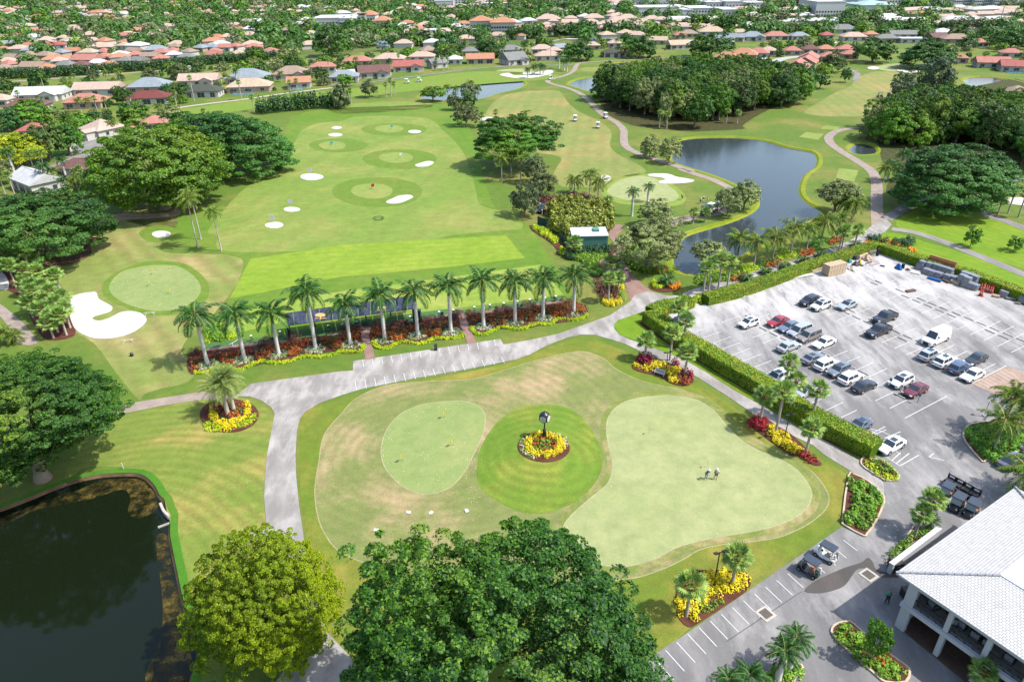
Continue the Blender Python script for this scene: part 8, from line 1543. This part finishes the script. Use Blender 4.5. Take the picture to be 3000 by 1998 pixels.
# ================================================================ SHED, LOT CLUTTER, PEOPLE
teal=plain('green_shed_metal',S(110,170,150),.6,.3,var=.1); tealr=NT('ribbed_green_metal',.6,.3); _w=tealr.n('ShaderNodeTexWave'); _w.inputs['Scale'].default_value=2.2; tealr.l(tealr.tc.outputs['Object'],_w.inputs[0]); tealr.col(tealr.ramp(_w.outputs[1],[(0,S(86,150,134)),(.5,S(134,200,180)),(1,S(88,152,136))])); tealr=tealr.mat
wroof=NT('white_metal_roof',.5,.3); _w=wroof.n('ShaderNodeTexWave'); _w.inputs['Scale'].default_value=.8; _w.bands_direction='Y'; wroof.l(wroof.tc.outputs['Object'],_w.inputs[0]); wroof.col(wroof.ramp(_w.outputs[1],[(0,S(226,230,244)),(.12,S(252,252,255)),(1,S(246,247,255))])); wroof=wroof.mat
hS=3.4; c=[Vector((*G(*px('Z',x,y),hS),0)) for x,y in ((700,322),(1350,310),(1185,160),(560,162))]; sx_=(c[1]-c[0]); sa=math.atan2(sx_.y,sx_.x); sw=sx_.length; sd=((c[3]-c[0]).dot(Vector((-math.sin(sa),math.cos(sa),0)))+(c[2]-c[1]).dot(Vector((-math.sin(sa),math.cos(sa),0))))/2
shd=empty('green_shed',(c[0].x,c[0].y,0),sa,'green ribbed metal shed with flat white roof','shed'); MB().box(.15,sw-.15,.15,sd-.15,0,hS-.12).build('wall',tealr,shd); MB().box(0,sw,0,sd,hS-.11,hS+.06).build('roof',wroof,shd); u_=MB().box(sw*.62,sw*.78,sd*.45,sd*.8,hS+.062,hS+.5).build('roof_unit',teal,shd); MB().box(sw*.12,sw*.12+1.,.1,.148,0,2.1).build('door',teal,shd)
for i,(s,lab) in enumerate([('Z 90,100 200,130 330,190','dark green metal fence left of the shed, far section'),('Z 465,355 530,420 620,510','dark green metal fence panel at the shed corner')]):
    P=smooth(gp(s),2,False); r=empty('metal_fence',(0,0,0),0,lab,'fence'); b=MB(); 
    for j in range(len(P)-1): a,b2=P[j],P[j+1]; b.add([(*a,0),(*b2,0),(*b2,1.9),(*a,1.9),(a[0],a[1]+.06,0),(b2[0],b2[1]+.06,0),(b2[0],b2[1]+.06,1.9),(a[0],a[1]+.06,1.9)],[(0,1,2,3),(7,6,5,4),(3,2,6,7),(0,3,7,4),(1,5,6,2)])
    b.build('panel',plain('fence_green',S(34,84,84),.6),r); q=MB(); [q.cyl((p[0],p[1]-.06,0),(p[0],p[1]-.06,2.),.05,n=6) for p in P[::2]]; q.build('post',ironb,r)
# crate
woodp=NT('pine_plywood',.8,.2); _n=woodp.noise(2,5,.6,vec=woodp.map(scale=(1,1,6))); woodp.col(woodp.ramp(_n,[(.3,S(232,200,160)),(.7,S(252,232,204))])); woodp=woodp.mat; woodd=plain('pine_batten',S(244,214,174),.8); 
hC=height(px('X',455,640),px('X',490,430)[1]); a=Vector(G(*px('X',455,640)));b_=Vector(G(*px('X',800,560)));c_=Vector(G(*px('X',300,575))); u=(b_-a); an=math.atan2(u.y,u.x); w_=u.length; d_=max(1.6,(c_-a).dot(Vector((-math.sin(an),math.cos(an)))))
cr_=empty('shipping_crate',(a.x,a.y,lay(6,a.y)),an,'large pale plywood shipping crate beside the upper left hedge','crate'); MB().box(.03,w_-.03,.03,d_-.03,.1,hC-.02).build('panels',woodp,cr_); b=MB()
for i in range(7): x=w_*i/6; b.box(max(0,x-.07),min(w_,x+.07),-.01,.029,.1,hC); b.box(max(0,x-.07),min(w_,x+.07),.0,d_,hC-.019,hC+.03)
for z in (.1,hC/2,hC-.14): b.box(0,w_,-.02,.028,z,z+.13); b.box(-.02,.028,0,d_,z,z+.13)
for i in range(4): y=d_*i/3; b.box(-.01,.029,max(0,y-.07),min(d_,y+.07),.1,hC)
b.build('battens',woodd,cr_)
# lumber, panels, debris
def plank(t,x,y,x2,y2,w,h,mat,label,name='plank',cat='timber',z=0,grp=None):
    a=Vector(G(*px(t,x,y)));b2=Vector(G(*px(t,x2,y2))); d=b2-a; o=MB(); n=3 if w>.5 else 2
    for j in range(n): o.box(0,d.length,-w/2+w*j/n,-w/2+w*(j+.9)/n,0,h*(1 if j%2 else .9))
    o=o.build(name,mat,None,(a.x,a.y,lay(8,a.y)+z),(0,-.02,math.atan2(d.y,d.x))); return tag(o,label,cat,grp)
wht=plain('white_board',S(248,246,240),.7); dk=plain('dark_debris',(.06,.06,.07,1),.8); blu=plain('blue_tarp',S(30,120,210),.6); tealt=plain('teal_tarp',S(40,160,150),.6); tnt=plain('tan_cloth',S(226,196,166),.9); yel=plain('yellow_plastic',S(250,220,40),.5)
plank('X',-440,700,150,600,.9,.12,wht,'long white board lying along the foot of the hedge'); plank('F',410,482,570,418,.5,.1,wht,'second long white board at the foot of the hedge',name='white_board'); plank('X',110,550,310,480,.7,.5,woodd,'stack of short timbers left of the crate'); plank('X',1060,280,1240,190,.6,.5,woodd,'diagonal timbers in the debris pile'); plank('X',960,260,1060,300,1.,.9,dk,'dark box frame behind the debris pile','box_frame','frame'); plank('X',1240,180,1400,150,1.4,.8,plain('grey_plywood',S(150,150,132),.8),'grey plywood sheets on trestles at the hedge corner','plywood_stack','timber'); plank('X',1120,330,1165,430,.7,.15,wht,'white panel leaning in the debris pile','board','panel',z=.2); plank('X',1190,385,1340,340,.3,.1,dk,'thin dark rail right of the debris pile','rail','rail'); plank('X',1300,410,1470,375,.5,.04,plain('rust_stain_rug',S(220,180,176),.9),'flattened pinkish mat right of the debris pile','mat','mat'); plank('X',1510,420,1600,435,.4,.2,dk,'small dark object alone on the bleached tarmac','scrap','scrap'); plank('X',2040,950,2210,920,.8,.25,plain('brown_scrap',S(120,96,80),.9),'brown scrap lying mid car park','scrap','scrap'); plank('V',690,450,920,520,.6,.35,blu,'blue plastic-wrapped bundle before the pallets','wrapped_bundle','bundle'); plank('V',410,345,560,380,1.1,.15,wht,'white flat slab left of the pallets','slab','slab'); plank('V',940,480,1060,540,.6,.3,plain('brown_scrap',S(120,96,80),.9),'brown rubble bag heap before the pallets','rubble','rubble'); plank('V',1100,510,1230,570,.9,.5,woodd,'low timber pallet between paver stacks','pallet','pallet'); plank('V',1810,760,1930,780,.9,.35,tnt,'beige bag pile right of the cones','bag_pile','bag'); plank('V',2030,800,2200,830,.9,.35,plain('grey_scrap',S(150,150,150),.9),'grey flat bundle near the right edge','bundle','bundle'); plank('V',2190,880,2290,905,.5,.25,plain('grey_scrap',S(150,150,150),.9),'small grey heap at the right edge','heap','heap')
def heap(t,x,y,rx,ry,h,mat,label,name='debris_heap',cat='heap',seed=1):
    X,Y=G(*px(t,x,y)); rg=random.Random(seed); v=[(0,0,h)];f=[];n=12; X0,_=G(*px(t,x+rx,y)); _,Y0=G(*px(t,x,y-ry)); rx_,ry_=abs(X0-X),abs(Y0-Y)
    for k,(q,z) in enumerate(((.45,.8),(.8,.45),(1,0))):
        for i in range(n): a=2*PI*i/n; r=q*rg.uniform(.8,1.15); v.append((rx_*r*math.cos(a),ry_*r*math.sin(a),h*z*rg.uniform(.6,1.2)))
    f=[(0,1+i,1+(i+1)%n) for i in range(n)]
    for k in range(2): f+=[(1+k*n+i,1+(k+1)*n+i,1+(k+1)*n+(i+1)%n,1+k*n+(i+1)%n) for i in range(n)]
    tag(MB().add(v,f).build(name,mat,None,(X,Y,lay(7,Y)-.02)),label,cat)
heap('X',1240,290,110,45,1.2,tnt,'tan fabric heap in the debris pile','cloth_heap'); heap('X',1010,400,70,35,.9,dk,'dark grey rubbish heap right of the crate'); heap('X',1090,380,50,25,1.,yel,'yellow item on the rubbish heap','yellow_sack','sack'); heap('X',880,340,60,25,.8,tealt,'teal tarpaulin beside the crate','tarpaulin','tarpaulin'); heap('X',950,480,110,60,.7,plain('pale_sand_heap',S(240,228,214),.9),'pale sand heap right of the crate','sand_heap','heap'); heap('X',1880,470,60,45,1.1,blu,'bright blue wrapped object near the hedge','blue_bag','bag'); heap('X',2070,500,50,22,.4,plain('brown_scrap',S(120,96,80),.9),'low brown dirt heap right of the blue object','dirt_heap')
def drum(t,x,y,ty,mat,label):
    b_=px(t,x,y); h=max(.9,height(b_,px(t,x,ty)[1])); X,Y=G(*b_); r=empty('barrel',(X,Y,lay(7,Y)),0,label,'barrel'); MB().lathe([(.32,0),(.33,.05),(.31,h*.33),(.33,h*.35),(.31,h*.66),(.33,h*.68),(.3,h)],14).build('body',mat,r); MB().cyl((0,0,h-.02),(0,0,h+.05),.27,.25,12).build('lid',plast,r)
drum('X',1450,210,80,plain('dark_blue_plastic',S(34,44,64),.5),'tall dark barrel at the hedge corner'); drum('X',1965,465,395,plain('dark_brown_barrel',S(60,40,44),.6),'short dark barrel beside the blue object')
# pallets of pavers under wrap
wrap=NT('wrapped_pavers',.35,.4); _n=wrap.noise(3,5,.6); wrap.col(wrap.ramp(_n,[(.3,S(130,136,150)),(.6,S(176,182,194)),(.8,S(224,230,238))])); wrap.bump(_n,.8,.06); wrap=wrap.mat
_pal={}
def pallet(t,x,y,label,lev=0,s=1.,grp='wrapped paver pallets along the hedge'):
    if 'p' not in _pal:
        r=empty('paver_pallet'); b=MB(); [b.box(-.55,.55,-.5+j*.2,-.4+j*.2,.12,.15) for j in range(6)]; [b.box(-.55,.55,yy-.05,yy+.05,0,.12) for yy in (-.45,0,.45)]; b.build('pallet',woodd,r)
        v=MB(); P=[(-.52,-.5),(.52,-.5),(.55,-.4),(.55,.45),(.5,.5),(-.5,.5),(-.55,.4),(-.55,-.45)]; v.prism(P,.151,.95); v.prism([(a*.97,b2*.97) for a,b2 in P],.95,1.0); v.build('wrapped_stack',wrap,r); _pal['p']=r
    else: r=copy_tree(_pal['p'])
    X,Y=G(*px(t,x,y)); r.location=(X,Y,lay(7,Y)+lev*1.02*s); r.rotation_euler=(0,0,LOTA+PI/2); r.scale=(1.15*s,1.15*s,s); tag(r,label,'pallet',grp)
pi=0
for (x,y,lev,rowl) in [(570,290,0,'upper'),(690,320,0,'upper'),(800,345,0,'upper'),(890,375,0,'upper'),(970,400,0,'upper'),(1045,425,0,'upper'),(660,365,0,'lower'),(760,400,0,'lower'),(870,430,0,'lower'),(1020,470,0,'lower'),(1110,490,0,'lower'),(1200,500,0,'lower')]:
    pi+=1; pallet('V',x,y,f'wrapped grey paver pallet in the {rowl} row of the left pallet group',lev,1.05,f'{rowl} row of the left pallet group')
    if rowl=='upper': pallet('V',x,y,'wrapped paver pallet stacked on another in the left pallet group',1,.9,'stacked pallets of the left group')
for i,(x,y) in enumerate([(1290,480),(1380,510),(1470,545),(1260,530),(1340,570),(1430,600)]):
    pallet('V',x,y+20,'silver wrapped pallet in the right pallet group',0,1.15,'right pallet group'); 
    if i<5: pallet('V',x,y+20,'wrapped pallet on top in the right pallet group',1,1.,'stacked pallets of the right group')
pallet('V',1490,640,'pallet with white clutter at the end of the right group',0,1.1,None); pallet('V',2000,760,'single wrapped pallet right of the cones',0,1.15,None); pallet('V',2340,860,'single wrapped pallet at the right photo edge',0,1.2,None); pallet('X',2320,480,'single wrapped pallet left of the pallet groups',0,1.2,None)
b=MB(); a=Vector(G(*px('V',690,250)));b2=Vector(G(*px('V',1100,390))); 
plank('V',680,250,1130,400,.5,2.6,plain('orange_beam',S(214,136,100),.7),'long orange-brown beam stack behind the left pallets','beam_stack','timber')
# cones
conem=plain('cone_orange',S(244,90,50),.6); conew=plain('cone_white_band',S(250,240,235),.6); _c={}
cn=MB(); cn.box(-.2,.2,-.2,.2,0,.04); cn.lathe([(.15,.04),(.05,.78),(.01,.79)],10); cm1=cn.mesh('cone',conem); cm2=MB().lathe([(.118,.3),(.09,.46)],10).mesh('band',conew); cm3=MB().lathe([(.112,.3),(.094,.46)],10,mi=0).mesh('band',conew)
rg=random.Random(3)
for i,(x,y) in enumerate([(1600,655),(1640,660),(1660,640),(1690,675),(1720,690),(1760,700),(1790,710),(1740,650),(1780,665),(1810,680),(1620,760),(1590,745)]):
    X,Y=G(*px('V',x,y)); r=tag(empty('traffic_cone',(X,Y,lay(7,Y)),rg.random()),'tall orange traffic cone with pale band among the cluster near the hedge' if i<10 else 'one of two orange cones standing forward of the cluster','traffic cone','orange cones in the cluster' if i<10 else 'two forward cones'); r['label']=r['label']; link('body',cm1,r,sc=(1.6,1.6,1.7)); link('band',cm2,r,sc=(1.62,1.62,1.7))
# reserved stall signs
for i,(x,y,ty) in enumerate([(1420,1105,1085),(1515,1160,1130),(1615,1210,1155)]):
    b_=px('F',x,y); X,Y=G(*b_); h=1.7; r=empty('stall_sign',(X,Y,lay(6,Y)),LOTA-1.5,['left','middle','right'][i]+' small post sign at the reserved stalls','sign','stall signs'); MB().cyl((0,0,0),(0,0,h),.035,n=6).build('post',ironb,r); MB().box(-.22,.22,-.06,-.03,h-.5,h).build('sign_plate',plain('blue_grey_sign',S(120,140,170),.5),r)
# bicycles at the nose of the grey car
def bicycle(t,x,y,rz,mat,label):
    X,Y=G(*px(t,x,y)); r=empty('bicycle',(X,Y,lay(7,Y)),rz,label,'bicycle'); 
    for s in(-.52,.52):
        w_=empty('wheel',(s,0,.34)); w_.parent=r; v=MB(); P=[(.34*math.cos(2*PI*i/18),0,.34*math.sin(2*PI*i/18)) for i in range(19)]; [v.cyl(P[i],P[i+1],.022,n=4,cap=False) for i in range(18)]; v.build('tyre',tyre,w_); q=MB(); [q.cyl((0,0,0),P[i*3],.006,n=3,cap=False) for i in range(6)]; q.build('spokes',chrome,w_)
    f=MB(); [f.cyl(a,b,.022,n=5) for a,b in (((-.52,0,.34),(-.15,0,.85)),((-.15,0,.85),(.4,0,.82)),((-.1,0,.3),(.4,0,.8)),((-.1,0,.3),(-.15,0,.88)),((-.52,0,.34),(-.1,0,.3)),((.52,0,.34),(.4,0,.9)))]; f.build('frame',mat,r); MB().box(-.28,-.03,-.06,.06,.88,.93).build('saddle',plast,r); MB().cyl((.4,-.28,.97),(.4,.28,.97),.018,n=5).build('handlebar',plast,r)
bicycle('P',1650,1075,LOTA+1.4,plain('red_bike_frame',S(200,90,80),.5),'red-framed bicycle at the nose of the grey sport utility car'); bicycle('P',1720,1110,LOTA+1.7,wm,'pale bicycle right of the red-framed one')
# labels: where several look alike, say which one by its place from the left
bpy.context.view_layer.update(); dl={}
for o in COL.objects:
    l=o.get('label')
    if l and not o.parent and 'ball' not in l and o.get('kind')!='stuff': dl.setdefault(l,[]).append(o)
for l,os_ in dl.items():
    if len(os_)<2: continue
    def cx_(o):
        p=o.matrix_world.translation; return proj(p.x,p.y,p.z)[0]
    os_.sort(key=cx_); n=len(os_)
    for i,o in enumerate(os_):
        k=i+1; w_='leftmost' if i==0 else 'rightmost' if i==n-1 else f'{k}{"th" if 10<k%100<14 else {1:"st",2:"nd",3:"rd"}.get(k%10,"th")} from left'
        if len(l.replace('-',' ').split())<=13: o['label']=l+', '+w_
